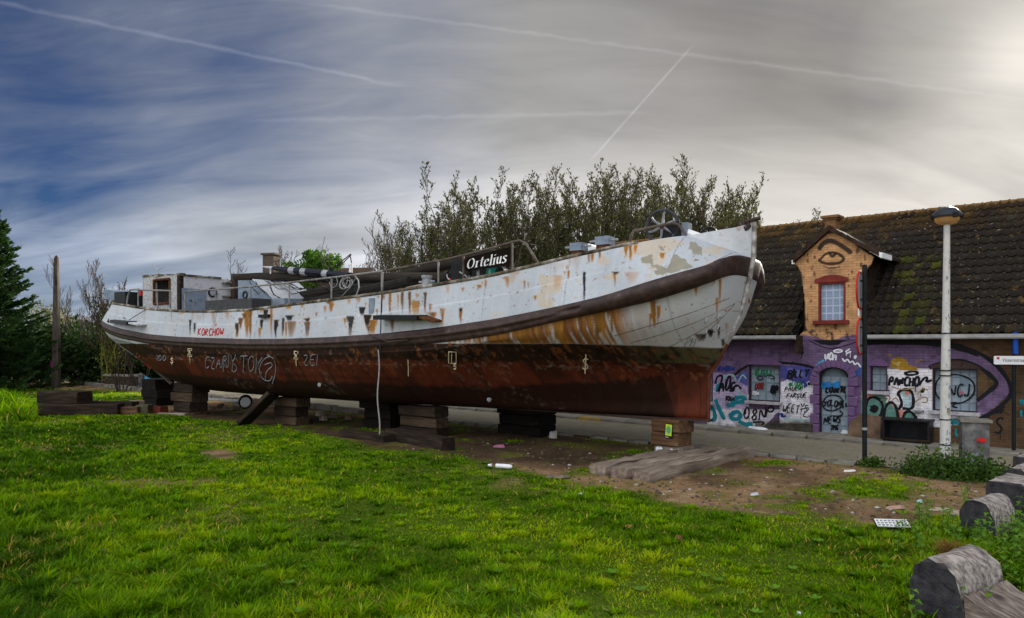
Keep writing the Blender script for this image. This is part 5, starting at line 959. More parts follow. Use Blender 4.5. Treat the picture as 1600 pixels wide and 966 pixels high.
wall_strokes('brush_line', ck([(1170, 569), (1185, 564), (1200, 564)], [(1359, 574), (1366, 568), (1376, 566), (1388, 573)], [(1265, 533), (1280, 540), (1298, 546), (1318, 541), (1340, 534)], [(1252, 560), (1256, 545), (1250, 530)]), .025, S_BLACK)
T = strokes_of
wall_strokes('graffiti', T('08N', 1161, 656, 20, .1, .5, .08)+ck([(1196, 652), (1200, 638), (1206, 634), (1210, 640), (1204, 645), (1198, 640)], [(1176, 660), (1196, 659), (1190, 664)]), .05, S_BLACK)
wall_strokes('graffiti', T('BILLY', 1230, 590, 12, .25, .5, .12)+ck([(1236, 570), (1240, 566)]), .055, S_BLACK)
wall_strokes('graffiti', T('PAULA', 1226, 611, 7, .2, .62, .1)+T('FARGUE', 1229, 622, 7, .2, .60, .1), .026, S_BLACK)
wall_strokes('graffiti', T('BLOOM', 1233, 603, 5.5, .1, .62, .1)+T('WOM', 1243, 608, 5, .1, .62), .032, S_GREEN)
wall_strokes('graffiti', T('WEETYS', 1222, 645, 13, .2, .42, .12)+ck([(1250, 640), (1268, 636), (1252, 650), (1262, 652)], [(1262, 650), (1270, 651), (1266, 656)]), .028, S_BLACK)
wall_strokes('graffiti', T('AUG', 1123, 612, 17, .2, .42, .15)+ck([(1118, 600), (1120, 588), (1130, 586), (1126, 600), (1122, 612)], [(1140, 612), (1152, 600), (1158, 608)], [(1134, 606), (1138, 588), (1142, 588), (1141, 608)]), .065, S_BLACK)
wall_strokes('graffiti', T('TOSA', 1133, 626, 6, .1, .5, .1), .045, S_BLACK)
wall_strokes('graffiti', T('RABIA', 1122, 580, 7, .15, .68, .1, rot=.04), .05, S_NAVY)
wall_strokes('graffiti', ck([(1118, 624), (1124, 640), (1132, 656)], [(1148, 622), (1162, 620), (1165, 626), (1156, 629), (1142, 628)], [(1142, 648), (1152, 642), (1158, 648), (1154, 656), (1142, 654), (1141, 646)], [(1154, 658), (1166, 664), (1176, 662)], [(1110, 636), (1116, 640), (1118, 655), (1112, 657)], [(1126, 600), (1120, 606), (1122, 612)], [(1136, 634), (1148, 632)]), .13, S_TEAL)
wall_strokes('graffiti', ck([(1130, 592), (1138, 585), (1146, 586), (1150, 594)], [(1154, 596), (1160, 584), (1166, 592)], [(1222, 650), (1228, 655), (1262, 656)], [(1150, 610), (1156, 616), (1166, 618)]), .04, spray('mint spray paint', (.22, .40, .38)))
wall_strokes('graffiti', T('LOVE', 1277, 574, 5, .1, .62, .05, rot=.55)+T('UP', 1309, 572, 5, .1, .66, .05, rot=-.05), .04, spray('sky blue paint', (.05, .35, .55)))
wall_strokes('graffiti', T('WIDM', 1288, 562, 10, .15, .42, .15)+ck([(1316, 560), (1320, 566), (1324, 560), (1328, 568), (1332, 563), (1336, 571), (1340, 566), (1345, 574)], [(1302, 549), (1308, 546), (1318, 548), (1312, 551), (1303, 550)], [(1321, 550), (1328, 545)], [(1322, 553), (1330, 549)])+T('*', 1334, 561, 6, 0, .8), .042, S_WHITE)
wall_strokes('graffiti', T('NEX', 1335, 588, 11, .1, .42, .1), .05, spray('deep blue paint', (.02, .07, .22)))
wall_strokes('graffiti', T('PANCHO', 1389, 603, 14, .12, .45, .12)+ck([(1436, 602), (1444, 590), (1450, 590), (1446, 598), (1456, 594)], [(1413, 583), (1425, 580), (1436, 582), (1430, 586), (1416, 586), (1413, 583)])+T('*', 1438, 614, 8, .2, .8), .06, S_BLACK)
wall_strokes('graffiti', ck([(1376, 626), (1384, 618), (1392, 620), (1388, 628)], [(1394, 626), (1400, 620), (1404, 628)], [(1430, 628), (1442, 620), (1450, 622), (1448, 630), (1440, 628)], [(1434, 616), (1442, 606), (1450, 610)], [(1394, 604), (1410, 610), (1430, 606)], [(1386, 555), (1394, 553), (1390, 557)], [(1430, 566), (1440, 561), (1441, 564)]), .025, S_BROWN)
wall_strokes('graffiti', ck([(1354, 656), (1352, 630), (1360, 620), (1372, 622), (1380, 632), (1378, 645), (1372, 656)], [(1380, 655), (1384, 634), (1392, 627), (1400, 634), (1404, 654)], [(1404, 640), (1410, 632), (1406, 620), (1402, 614), (1412, 608), (1424, 610), (1428, 624), (1426, 640), (1410, 638)], [(1410, 655), (1414, 644), (1422, 642), (1430, 650), (1432, 656)]), .075, S_BLACK)
wall_strokes('graffiti', ck([(1361, 638), (1366, 635), (1370, 638), (1366, 644), (1361, 638)]), .12, S_BLACK)
wall_strokes('graffiti', T('JF', 1555, 646, 11, .15, .62, .1)+T('S', 1553, 678, 26, .15, .5)+ck([(1530, 655), (1540, 648), (1546, 652)]), .055, S_BLACK)
wall_strokes('graffiti', T('WHE', 1485, 664, 10, .1, .42, .1)+T('L', 1493, 680, 10, .1, .5), .05, S_TEAL)
wall_strokes('graffiti', T('VG', 1594, 634, 9, .1, .5)+T('L', 1595, 650, 9, .1, .5), .05, S_TEAL)
wall_strokes('graffiti', ck([(1254, 596), (1262, 602), (1256, 604)], [(1216, 648), (1224, 646), (1220, 652), (1228, 650)]), .06, S_NAVY)
PO = -.15+.012
def sheet_strokes(lines, w, m, par): return wall_strokes('graffiti', lines, w, m, PO, par)
sheet_strokes(T('EGU', 1180, 586, 8, .1, .9, .05), .05, S_GREEN, w1); sheet_strokes(ck([(1183, 590), (1188, 586), (1194, 592), (1186, 594), (1182, 590)], [(1194, 588), (1206, 586), (1212, 592), (1204, 592)]), .03, S_BLACK, w1)
sheet_strokes(T('DOIR', 1180, 608, 9, .1, .35, .1), .04, S_DRED, w1); sheet_strokes(T('BP', 1205, 615, 11, .1, .4, .1), .07, S_BLACK, w1); sheet_strokes(T('TBA', 1175, 617, 5, .1, .6), .04, S_WHITE, w1)
sheet_strokes(T('BENO', 1284, 606, 8, .15, .7, .1), .06, spray('bright blue paint', (.02, .17, .42)), dr); sheet_strokes(T('COURTE', 1290, 613, 8, .1, .55, .1), .055, S_BLACK, dr); sheet_strokes(T('YOLONE', 1287, 635, 9, .15, .48, .15)+ck([(1285, 630), (1292, 618), (1308, 617), (1318, 625), (1316, 636), (1302, 643), (1288, 640), (1285, 630)]), .04, S_BLACK, dr); sheet_strokes(T('NEWS', 1287, 662, 12, .2, .45, .1)+ck([(1302, 650), (1312, 652), (1318, 646), (1312, 642)])+T('YMG', 1298, 672, 8, .2, .4), .04, S_BLACK, dr)
sheet_strokes(T('VNCJ', 1472, 621, 19, .12, .48, .08)+ck([(1461, 612), (1463, 594), (1475, 586), (1500, 585), (1520, 594), (1524, 610), (1516, 624), (1496, 632), (1474, 628), (1463, 618), (1461, 610)], [(1484, 630), (1497, 629), (1486, 635), (1496, 637)]), .04, S_BLACK, w3); sheet_strokes(ck([(1500, 614), (1503, 612), (1505, 615), (1501, 616)]), .05, spray('dusty pink paint', (.35, .10, .16)), w3)
# black strokes on the wall at the eaves corner
wall_strokes('brush_line', [[(1247, 532), (1250, 545), (1255, 552)], [(1249, 530), (1254, 548)], [(1246, 530), (1246, 538)]], .08, S_BLACK)
mb = MB(); a = HL(1383, 641, .1); b = HL(1401, 641, .1)
mb = MB(); a, b = HL(1428, 641, .0), HL(1444, 644, .0); mb.box(((a.x+b.x)/2, -.09, a.z), (b.x-a.x, .18, .035)); mb.box(((a.x+b.x)/2, -.05, a.z-.04), ((b.x-a.x)*.6, .10, .05)); mb.build('wall_shelf', m_steel_grey, house)

# gable dormer
GU0, GU1 = HW(1253, 480)[0], HW(1346, 480)[0]; zAp = HW(1297, 357)[1]; GUM = HW(1298, 400)[0]; zS = HW(1243, 408)[1]; HWD = 1.28; HWS = {-1: 1.04, 1: 1.36}
GOUT = [(1252, 540), (1250, 524), (1258, 516), (1257, 470), (1254, 440), (1248, 420), (1240, 408), (1290, 358), (1304, 358), (1366, 402), (1362, 414), (1350, 425), (1347, 470), (1346, 520), (1346, 540)]
GPOLY = [HW(*p) for p in GOUT]
ORANGE = (.46, .25, .115)
def gable_cols(u, z):
    px, py = hproj(u, z); nf = fbm(u, z, .3, 101); nb = fbm(u, z, .8, 103); c = np.tile(np.array(ORANGE), (len(u), 1))*(.85+.3*nb)[:, None]
    k = py+(nf-.5)*3 > 528-8*np.cos((px-1298)/52*2.4)*-1*.0+np.interp(px, (1250, 1275, 1298, 1320, 1345), (-4, -1, 5, -2, -6)); c[k] = np.array(PURPLE)
    mm = np.array([.02, .014, .013])
    for pts, w in (((( 1281, 388), (1286, 380), (1297, 376), (1306, 379), (1318, 386), (1328, 394)), 4.6), (((1281, 407), (1288, 398), (1298, 394), (1310, 396), (1320, 404), (1314, 411), (1298, 413), (1286, 411), (1280, 407)), 2.6), (((1287, 416), (1297, 420), (1312, 417)), 1.0), (((1296, 395), (1300, 402), (1305, 397)), 3.0), (((1290, 517), (1297, 512), (1308, 513), (1314, 518)), .45), (((1299, 519), (1300, 525)), .45), (((1258, 510), (1264, 520), (1276, 527)), .4)):
        d = segdist(px, py, chaikin(list(pts), 2)); a = np.clip((w+(nf-.5)*1.6-d)/(w*.35), 0, .93)[:, None]; c = c*(1-a)+mm*a
    d = np.min([segdist(px, py, [GOUT[i], GOUT[i+1]]) for i in range(2, 13)], 0); a = np.clip((2.2+(nf-.5)*5-d)/2, 0, .9)[:, None]; c = c*(1-a)+mm*a
    a = np.clip((fbm(u, z*.5, .10, 107)-.66)*14, 0, .75)*((np.abs(px-1298) > 24) | (py > 505)); c = c*(1-a[:, None])+mm*a[:, None]
    sm = np.clip(1-np.hypot((px-1300)/18, (py-425)/12), 0, 1)*.5; c = c*(1-sm[:, None])+np.array([.12, .07, .045])*sm[:, None]
    return c
gw = rectpx(1279, 441, 1321, 501)
dense_wall('gable_wall', HW(1238, 400)[0], HW(1370, 400)[0], zE-.12, zAp+.02, .022, gable_cols, m_brick2, lambda u, z: inpoly(u, z, GPOLY) & ~((u > gw[0]) & (u < gw[1]) & (z > gw[2]) & (z < gw[3])), .012)['label'] = 'orange gable wall with a painted eye'
OPEN['gw'] = gw; m_sheet_l = flat('pale window sheet', (.40, .45, .55), .4, .12, 3); m_pane_l = flat('pale blue pane', (.22, .27, .36), .25, .12, 3)
gwn = link(bpy.data.objects.new('window', None), house); a, b, c, d = gw
mb = MB(); mb.box(((a+b)/2, .12, (c+d)/2), (b-a+.04, .03, d-c+.04)); mb.build('sheet', m_sheet_l, gwn); me = MB().box((0, 0, 0), ((b-a)/4*.76, .012, (d-c)/5*.78)).mesh('pane', m_pane_l)
for i in range(4):
    for j in range(5): o = link(bpy.data.objects.new('pane', me), gwn); o.location = (a+(b-a)*(i+.5)/4, .100, c+(d-c)*(j+.5)/5)
m_maroon = mat('maroon window paint', ((.3, (.10, .014, .012)), (.7, (.20, .035, .025))), 8, .6, .3, 30)
mb = MB(); t = .05
for (x, z, sx, sz) in ((a+t/2, (c+d)/2, t, d-c), (b-t/2, (c+d)/2, t, d-c), ((a+b)/2, d-t/2, b-a-2*t, t)): mb.box((x, .045, z), (sx, .12, sz))
mb.build('frame', m_maroon, gwn); mb = MB(); mb.box(((a+b)/2, -.06, c-.05), (b-a+.22, .2, .11)); mb.build('sill', m_maroon, gwn)
mb = MB(); n = 14; vs = []
for i in range(n+1): f = i/n; u = a-.10+(b-a+.2)*f; vs += [(u, -.05, d), (u, -.05, d+.10+.11*math.sin(math.pi*f)), (u, .02, d), (u, .02, d+.10+.11*math.sin(math.pi*f))]
mb.add(vs, [(4*i, 4*i+4, 4*i+5, 4*i+1) for i in range(n)]+[(4*i+1, 4*i+5, 4*i+7, 4*i+3) for i in range(n)]+[(4*i, 4*i+2, 4*i+6, 4*i+4) for i in range(n)]); mb.build('lintel', m_maroon, gwn)
# chimney on the gable top
a, b, c, d = rectpx(1289, 341, 1306, 360); mb = MB(); mb.box(((a+b)/2, .16, (c+d)/2-.05), (b-a, .36, d-c+.1)); mb.box(((a+b)/2, .16, d-.02), (b-a+.10, .44, .06)); mb.box(((a+b)/2, .16, d+.04), (b-a+.2, .54, .07)); mb.build('chimney', mat('chimney brick', ((.3, (.10, .05, .025)), (.7, (.22, .11, .05))), 14, .9, .6, 30), house)
# ---- roof
def tile_material():
    m = mat('weathered roof tile', ((0.30, (.008, .006, .005)), (0.55, (.018, .014, .011)), (0.75, (.032, .024, .018))), 6, .8, .4, 30, detail=8, attr='Col', coord='Generated'); n, l, N = _nt(m.node_tree)
    b = [x for x in n if x.type == 'BSDF_PRINCIPLED'][0]; src = b.inputs['Base Color'].links[0].from_socket; geo = N('ShaderNodeNewGeometry')
    for sc, lo, hi, col in ((3.2, .60, .70, (.10, .062, .018)), (9.0, .66, .70, (.24, .23, .20)), (14.0, .63, .70, (.11, .075, .02))):
        nz = N('ShaderNodeTexNoise', inp={'Scale': sc, 'Detail': 4, 'Roughness': .6}); l.new(geo.outputs['Position'], nz.inputs['Vector']); r = N('ShaderNodeValToRGB'); l.new(nz.outputs[0], r.inputs[0]); r.color_ramp.elements[0].position = lo; r.color_ramp.elements[1].position = hi
        x = N('ShaderNodeMix', data_type='RGBA'); l.new(r.outputs[0], x.inputs[0]); l.new(src, x.inputs[6]); x.inputs[7].default_value = col+(1,); src = x.outputs[2]
    l.new(src, b.inputs['Base Color']); return m
m_tile = tile_material()
SL = math.hypot(RY+.36, zR-(zE+.02)); sa = math.atan2(zR-zE, RY+.36); cs_, sn_ = math.cos(sa), math.sin(sa)
def roofpt(u, s, up=0.0): return Vector((u, -.36+s*cs_-up*sn_, zE+.02+s*sn_+up*cs_))
def tile_shape(w, L):      # pan tile: S-curved across, lipped at the lower edge; local x across, y up the slope
    vs = []; xs = [-.5, -.3, -.1, .1, .28, .42, .5]; zs = [.014, .0, -.004, .008, .036, .040, .014]
    for y, dz in ((0, .046), (L, .004)):
        for x, z in zip(xs, zs): vs.append((x*w*1.04, y, z*1.25+dz))
    k = len(xs); fs = [(i, i+1, k+i+1, k+i) for i in range(k-1)]; vs += [(x*w*1.04, .0, z*1.25+.046-.032) for x, z in zip(xs, zs)]; fs += [(2*k+i, 2*k+i+1, i+1, i) for i in range(k-1)]
    return vs, fs
NR = 17; ST = SL/NR; TW = .232; tv, tf = tile_shape(TW, ST*1.16)
shades = []
def tile_mesh(kind, name='roof_tile'):
    me = bpy.data.meshes.new(name); me.from_pydata(tv, [], tf); me.materials.append(m_tile); a = me.color_attributes.new('Col', 'FLOAT_COLOR', 'POINT'); a.data.foreach_set('color', np.tile(np.array(kind+(1,), np.float32), len(tv))); me.polygons.foreach_set('use_smooth', [i < 6 for i in range(len(tf))]); return me
def tile_tint(u, j, r):
    px, py = hproj(u, 0); top = j/NR; g = 1+r.uniform(-.12, .14); c = [g, g, g]
    lich = max(0, (top-.70)*3.2)*(1.0 if u < 3 else .4)*r.random()
    c = [c[0]+4.5*lich, c[1]+2.6*lich, c[2]*(1-.2*lich)]
    if r.random() < .02: c = [1.9, 1.9, 1.8]
    if 1.3 < u < 2.6 and top < .62 and r.random() < .8-abs(u-1.9)*1.1: k = r.random()**2*1.3; c = [c[0]+1.3*k, c[1]+2.2*k, c[2]*(1-.4*k)]
    if top < .05 and r.random() < .3: c = [c[0]+.8, c[1]+.7, c[2]]
    if u < -1: c = [c[0]+.12*r.random(), c[1]+.18*r.random(), c[2]]
    return tuple(c)
tiles = []; r = random.Random(5)
for j in range(NR):
    for i in range(int((U1-U0)/TW)):
        u = U0+.15+i*TW; s = j*ST; y = -.36+s*cs_
        if GU0-.12 < u < GU1+.10 and y < .22: continue
        z = zE+.02+s*sn_
        if abs(u-GUM) < HWD*(1-max(0, (z-zS)/(zAp-zS)))-.05 and zS-2.2 < z < zAp-.05 and y < (zAp-zE)/math.tan(sa)+.2 and abs(u-GUM) < (HWD if z > zS else .85) and y > .2 and z < zAp-.9: pass
        tiles.append((u, s, j, tile_tint(u, j, r)))
def in_view(u, s):
    p = roofpt(u, s); x = HO.x+HA.x*p.x-HN.x*p.y; y = HO.y+HA.y*p.x-HN.y*p.y; X = 800+FOC*x/y; return 1165 < X < 1605, y
vis = [(in_view(u, s)[1], k) for k, (u, s, j, c) in enumerate(tiles) if in_view(u, s)[0]]; vis.sort(); near = set(k for _, k in vis[:300])
tile_cache = {}
V, F, CC = [], [], []
for k, (u, s, j, c) in enumerate(tiles):
    p = roofpt(u, s, .01); rot = Matrix.Rotation(sa+r.uniform(-.012, .012), 3, 'X') @ Matrix.Rotation(r.uniform(-.015, .015), 3, 'Z')
    if k in near:
        key = tuple(round(v*5)/5 for v in c)
        if key not in tile_cache: tile_cache[key] = tile_mesh(key)
        o = link(bpy.data.objects.new('roof_tile', tile_cache[key]), house); o.location = p; o.rotation_euler = rot.to_euler()
    else:
        R = np.array(rot); b0 = len(V)*0+sum(len(x) for x in V); V.append(np.array(tv) @ R.T+np.array(p)); F += [[b0+q for q in f] for f in tf]; CC += [c]*len(tv)
o = np_mesh('roof_tiles', np.concatenate(V), np.array(F), m_tile, house, np.array(CC)); o['kind'] = 'stuff'
mb = MB(); q0, q1, q2, q3 = roofpt(U0, 0, -.03), roofpt(GU0-.02, 0, -.03), roofpt(GU0-.02, SL, -.03), roofpt(U0, SL, -.03); mb.add([q0, q1, q2, q3], [(0, 1, 2, 3)])
mb.add([roofpt(GU1+.02, 0, -.03), roofpt(U1, 0, -.03), roofpt(U1, SL, -.03), roofpt(GU1+.02, SL, -.03)], [(0, 1, 2, 3)]); mb.add([roofpt(GU0-.02, 1.1, -.03), roofpt(GU1+.02, 1.1, -.03), roofpt(GU1+.02, SL, -.03), roofpt(GU0-.02, SL, -.03)], [(0, 1, 2, 3)])
mb.add([(U0, RY, zR-.03), (U1, RY, zR-.03), (U1, DEP+.3, zE), (U0, DEP+.3, zE)], [(0, 1, 2, 3)]); mb.build('roof_deck', m_tile, house)
rid = MB(); prof = [(.13*math.cos(a), .13*math.sin(a)*.8) for a in np.linspace(-.3, math.pi+.3, 9)]; vs = [(x, y, z) for x, s in ((0, 1), (.43, .88)) for y, z in ((p[0]*s, p[1]*s) for p in prof)]; rid.add(vs, [(i, i+1, 9+i+1, 9+i) for i in range(8)]+[tuple(range(9))])
rm = rid.mesh('ridge_tile', mat('lichened ridge tile', ((.3, (.035, .022, .014)), (.55, (.09, .05, .022)), (.72, (.20, .11, .025))), 5, .85, .4, 25), 40)
u = U0
while u < U1: o = link(bpy.data.objects.new('ridge_tile', rm), house); o.location = (u, RY, zR-.015); o.rotation_euler = (0, r.uniform(-.02, .02), r.uniform(-.02, .02)); u += .40
# dormer roof: two slopes with boards, cheeks
m_barge = mat('dark verge board', ((.3, (.018, .012, .009)), (.7, (.05, .032, .022))), 6, .9, .4, 30, spec=.02)
yb = (zAp-zE)/math.tan(sa); 
for sd in (-1, 1):
    ez = zS-.05; ue = GUM+sd*HWS[sd]; y0 = -.16; mb = MB(); ye = -.36+(ez-zE)/math.tan(sa)+.3
    th = .09; mb.add([(GUM, y0, zAp-.06+th), (ue, y0, ez+th), (ue, ye, ez+th), (GUM, yb+.3, zAp-.06+th), (GUM, y0, zAp-.06), (ue, y0, ez), (ue, ye, ez), (GUM, yb+.3, zAp)], [(0, 1, 2, 3) if sd < 0 else (3, 2, 1, 0), (4, 7, 6, 5) if sd < 0 else (5, 6, 7, 4), (0, 4, 5, 1), (1, 5, 6, 2), (2, 6, 7, 3)])
    mb.build('dormer_roof', m_tile if False else m_barge, house)
    n = 8
    for k in range(n):
        f0, f1 = k/n, (k+1)/n; p0 = Vector((GUM+(ue-GUM)*f0, y0-.03, zAp-.07+(ez-zAp+.07)*f0+.10)); p1 = Vector((GUM+(ue-GUM)*f1, y0-.03, zAp-.07+(ez-zAp+.07)*f1+.10)); mb = MB(); mb.prism([p0+Vector((0, 0, -.11)), p1+Vector((0, 0, -.11)), p1+Vector((0, 0, .02)), p0+Vector((0, 0, .045))], None, (0, .22, 0)); mb.build('verge_tile', m_barge, house)
    uc = GU0+.03 if sd < 0 else GU1-.03; mb = MB(); zb_ = zE-.1; yk = -.36+(ez-zE)/math.tan(sa)+.25; mb.add([(uc, .0, zb_), (uc, .0, ez+.05), (uc, yk, ez+.05)], [(0, 1, 2)]); mb.build('cheek', m_barge, house)
a_, b_ = HL(1363, 407, .15), HL(1386, 419, .15); ue = GUM+HWS[1]+.02
mb = MB(); mb.box((ue+.03, .32, zS-.03), (.06, .95, .15)); mb.box((ue-.10, -.165, zS+.05), (.34, .03, .12), M=Euler((0, math.radians(33), 0)).to_matrix()); mb.build('fascia', m_white, house)
mb = MB(); mb.box((GUM-HWS[-1]-.02, .0, zS-.04), (.05, .3, .12)); mb.build('fascia', m_white, house)
# gutters, soffit
m_gut = mat('pale plastic gutter', ((.3, (.20, .19, .185)), (.7, (.34, .33, .32))), 5, .5, .1, 20)
for (ua, ub) in ((U0, HW(1251, 523)[0]), (HW(1352, 523)[0], U1)):
    mb = MB(); prof = [(-.02, .0), (-.02, -.10), (-.05, -.125), (-.13, -.125), (-.16, -.09), (-.16, .0), (-.145, .0), (-.145, -.08), (-.05, -.10), (-.035, .0)]; vs = [(x, y-.34, z+zE+.02) for x in (ua, ub) for y, z in prof]; k = len(prof); mb.add(vs, [(i, (i+1) % k, k+(i+1) % k, k+i) for i in range(k)]+[tuple(range(k)), tuple(reversed(range(k, 2*k)))]); mb.build('gutter', m_gut, house)
    mb = MB(); mb.box(((ua+ub)/2, -.17, zE-.08), (ub-ua, .30, .05)); mb.build('soffit', m_barge, house)
mb = MB(); mb.box((HW(1249, 530)[0]+.05, -.2, zE-.25), (.12, .36, .5)); mb.build('bracket', m_barge, house)

# ---- things along the wall
hp = lambda u, n, z=0: HP(u, n, z)
u0, u1 = HW(1379, 690, .55)[0], HW(1452, 693, .55)[0]; zt = HW(1415, 655, .55)[1]
bx = empty('black_cabinet', HP((u0+u1)/2, .32, .085), H_RZ, 'black open-fronted cabinet standing empty against the painted wall', 'cabinet'); W_ = u1-u0; Hh = zt-.085
for nm, c, s in (('top_panel', (0, 0, Hh-.03), (W_+.06, .52, .05)), ('side_panel', (-W_/2+.02, 0, Hh/2-.03), (.045, .48, Hh-.06)), ('side_panel', (W_/2-.02, 0, Hh/2-.03), (.045, .48, Hh-.06)), ('back_panel', (0, .22, Hh/2-.03), (W_-.09, .03, Hh-.06)), ('base_panel', (0, 0, .05), (W_-.09, .46, .04)), ('front_rail', (0, -.245, .07), (W_, .03, .06))): mb = MB(); mb.box(c, s); mb.build(nm, m_black if nm != 'front_rail' else m_wood_dark, bx)
u0, u1 = HW(1326, 680, .1)[0], HW(1378, 690, .1)[0]
mb = MB(); mb.prism([(u0, 0, 0), (u1, 0, 0), (u1-.02, .12, .62), (u0+.35, .12, .66), (u0+.05, .06, .42)], None, (0, .03, 0)); o = mb.build('leaning_board', mat('stained brown board', ((.3, (.04, .025, .012)), (.7, (.17, .11, .07))), 3, .8, .3, 15)); o.location = HP(0, .25, .085); o.rotation_euler = (0, 0, H_RZ); tag(o, 'brown stained board leaning on the wall between door and black cabinet', 'board')
# street sign on its blue and black post
sg = empty('street_sign', HP(*UN(*g2(1584, 709)), .0), 0, 'white street name sign reading Vissersstraat on a dark post', 'sign'); sp0 = sg.location; zt = P(0, 519, sp0.y).z
mb = MB(); mb.tube([(0, 0, 0), (0, 0, zt-.1)], .045, 8); mb.build('post', m_blackpost, sg); zb = P(0, 553, sp0.y).z; mb = MB(); mb.box((0, -.06, (zt+zb)/2), (.10, .06, zt-zb)); mb.build('bracket', flat('blue enamel', (.01, .06, .30), .35, .15), sg)
zc = P(0, 563, sp0.y).z; L = .95; pl = MB(); ang = -.30; M3 = Matrix.Rotation(ang, 3, 'Z')
def sp(x, y, z): return M3 @ Vector((x, y, 0))+Vector((0, -.09, zc+z))
ol = [(-.5+.03*(1-math.cos(t)), .105*1.0*s) for s in (1,) for t in (0,)]
out_ = [(-.48, -.085), (-.46, -.105), (.30, -.105), (.32, -.085), (.32, .085), (.30, .105), (-.46, .105), (-.48, .085)]; pl.prism([sp(x, 0, z) for x, z in out_], None, M3 @ Vector((0, .02, 0))); plate = pl.build('plate', flat('sign white', (.6, .6, .6), .4, .05), sg)
pl = MB(); pl.prism([sp(-.42, -.004, .02), sp(-.36, -.004, .02), sp(-.36, -.004, .08), sp(-.42, -.004, .08)], None, M3 @ Vector((0, .003, 0))); pl.build('badge', m_red, plate)
cu = bpy.data.curves.new('lettering', 'FONT'); cu.body = 'Vissersstraat'; cu.size = .14; to = bpy.data.objects.new('tmp', cu); COL.objects.link(to); bpy.context.view_layer.update(); me = bpy.data.meshes.new_from_object(to.evaluated_get(bpy.context.evaluated_depsgraph_get())); bpy.data.objects.remove(to)
me.materials.clear(); me.materials.append(flat('sign black', (.02, .02, .02), .5, .1)); xs = [v.co.x for v in me.vertices]; k = .50/max(xs)
for v in me.vertices: q = sp(-.30+v.co.x*k, -.005, -.035+v.co.y*k*1.25); v.co = q
me.update(); link(bpy.data.objects.new('lettering', me), plate)
# two round signs edge-on, on a dark post
b_ = G(1351, 725); po = empty('sign_post', b_, 0, 'dark post carrying two round red-edged signs seen almost edge-on', 'sign post'); Yb = b_.y
def pz(py): return P(0, py, Yb).z
mb = MB(); mb.tube([(0, 0, -.05), (0, 0, pz(414))], .052, 10); mb.build('post', m_blackpost, po); mb = MB(); mb.tube([(0, 0, pz(672)), (0, 0, pz(668))], .056, 10); mb.build('band', m_steel_grey, po)
def disc(zc, R, nm):
    Mx = Matrix.Rotation(math.radians(55), 3, 'Z') @ Matrix.Rotation(math.radians(90), 3, 'X'); off = Vector((-.085, .05, zc)); mb = MB(); mb.lathe([(R, 0), (R, .012)], off, 28, Mx); d = mb.build('disc', m_steel_grey, po); mb = MB(); mb.torus(off+Mx @ Vector((0, 0, .006)), R, .022, Mx @ Vector((0, 0, 1)), 28, 6); mb.build('rim', m_red, d)
    for k in (-.5, .5): mb = MB(); mb.box((-.05, .02, zc+k*R), (.12, .04, .04)); mb.build('clamp', m_black, d)
disc(pz(453.5), .43, 'a'); disc(pz(526), .41, 'b')
mb = MB(); mb.box((-.09, .05, pz(482)), (.02, .26, .34), rz=-.62); mb.build('sub_plate', m_white, po)
# street lamp
b_ = G(1477, 736); lp = empty('street_lamp', b_, 0, 'tall pale street lamp with a dark domed head and amber bowl', 'street lamp'); Yb = b_.y; zt = P(0, 346, Yb).z
m_post = mat('pale scratched lamp post', ((.3, (.38, .37, .34)), (.55, (.49, .475, .44)), (.74, (.42, .40, .37))), 6, .6, .15, 25); mb = MB(); mb.tube([(0, 0, -.05), (0, 0, 1.6), (.02, 0, 3.4), (.035, 0, zt)], [.108, .10, .075, .06], 14); post = mb.build('post', m_post, lp, 60)
for py in (579, 587, 655.5, 695, 521): mb = MB(); z = P(0, py, Yb).z; mb.tube([(0, 0, z-.012), (.0, 0, z+.012)], .112 if py > 560 else .088, 14); mb.build('band', m_black, post)
rr = random.Random(8); mb = MB()
for k in range(34): z = rr.uniform(.3, 4.6); x = rr.uniform(-.05, .05); rad = float(np.interp(z, (0, 1.6, 3.4, 5), (.108, .10, .075, .06)))+.002; h = rr.uniform(.02, .10); pts = [Vector((x+rr.uniform(-.015, .015)+.02*z/5, -math.sqrt(max(1e-4, rad**2-x*x))-.002, z+h*i/3)) for i in range(4)]; ribbon(mb, pts, .012, (0, -1, 0))
mb.build('scribble', flat('blue grey marker', (.08, .09, .16), .6, .3), post, smooth=False)
mb = MB(); z = P(0, 641, Yb).z; mb.box((.01, -.098, z), (.06, .01, .11)); mb.build('sticker', flat('yellowed sticker', (.25, .2, .1), .6, .4), post)
mb = MB(); hc = Vector((.035, 0, P(0, 341, Yb).z)); mb.lathe([(.31, 0), (.32, .035), (.29, .045), (.27, .10), (.19, .19), (.08, .235), (.001, .24)], hc, 28); head = mb.build('lamp_head', flat('dark slate enamel', (.025, .028, .034), .3, .2), lp, 40); mb = MB(); mb.lathe([(.245, 0), (.23, -.06), (.17, -.115), (.09, -.14), (.001, -.142)], hc-Vector((0, 0, .002)), 28); mb.build('bowl', flat('amber lamp bowl', (.90, .66, .36), .25, .1, transl=.8), lp, 60)
mb = MB(); mb.box(hc+Vector((0, -.30, .02)), (.09, .05, .10)); mb.box(hc+Vector((.31, 0, .05)), (.05, .05, .06)); mb.box(hc+Vector((-.31, 0, .03)), (.05, .05, .05)); mb.build('latch', m_black, head)
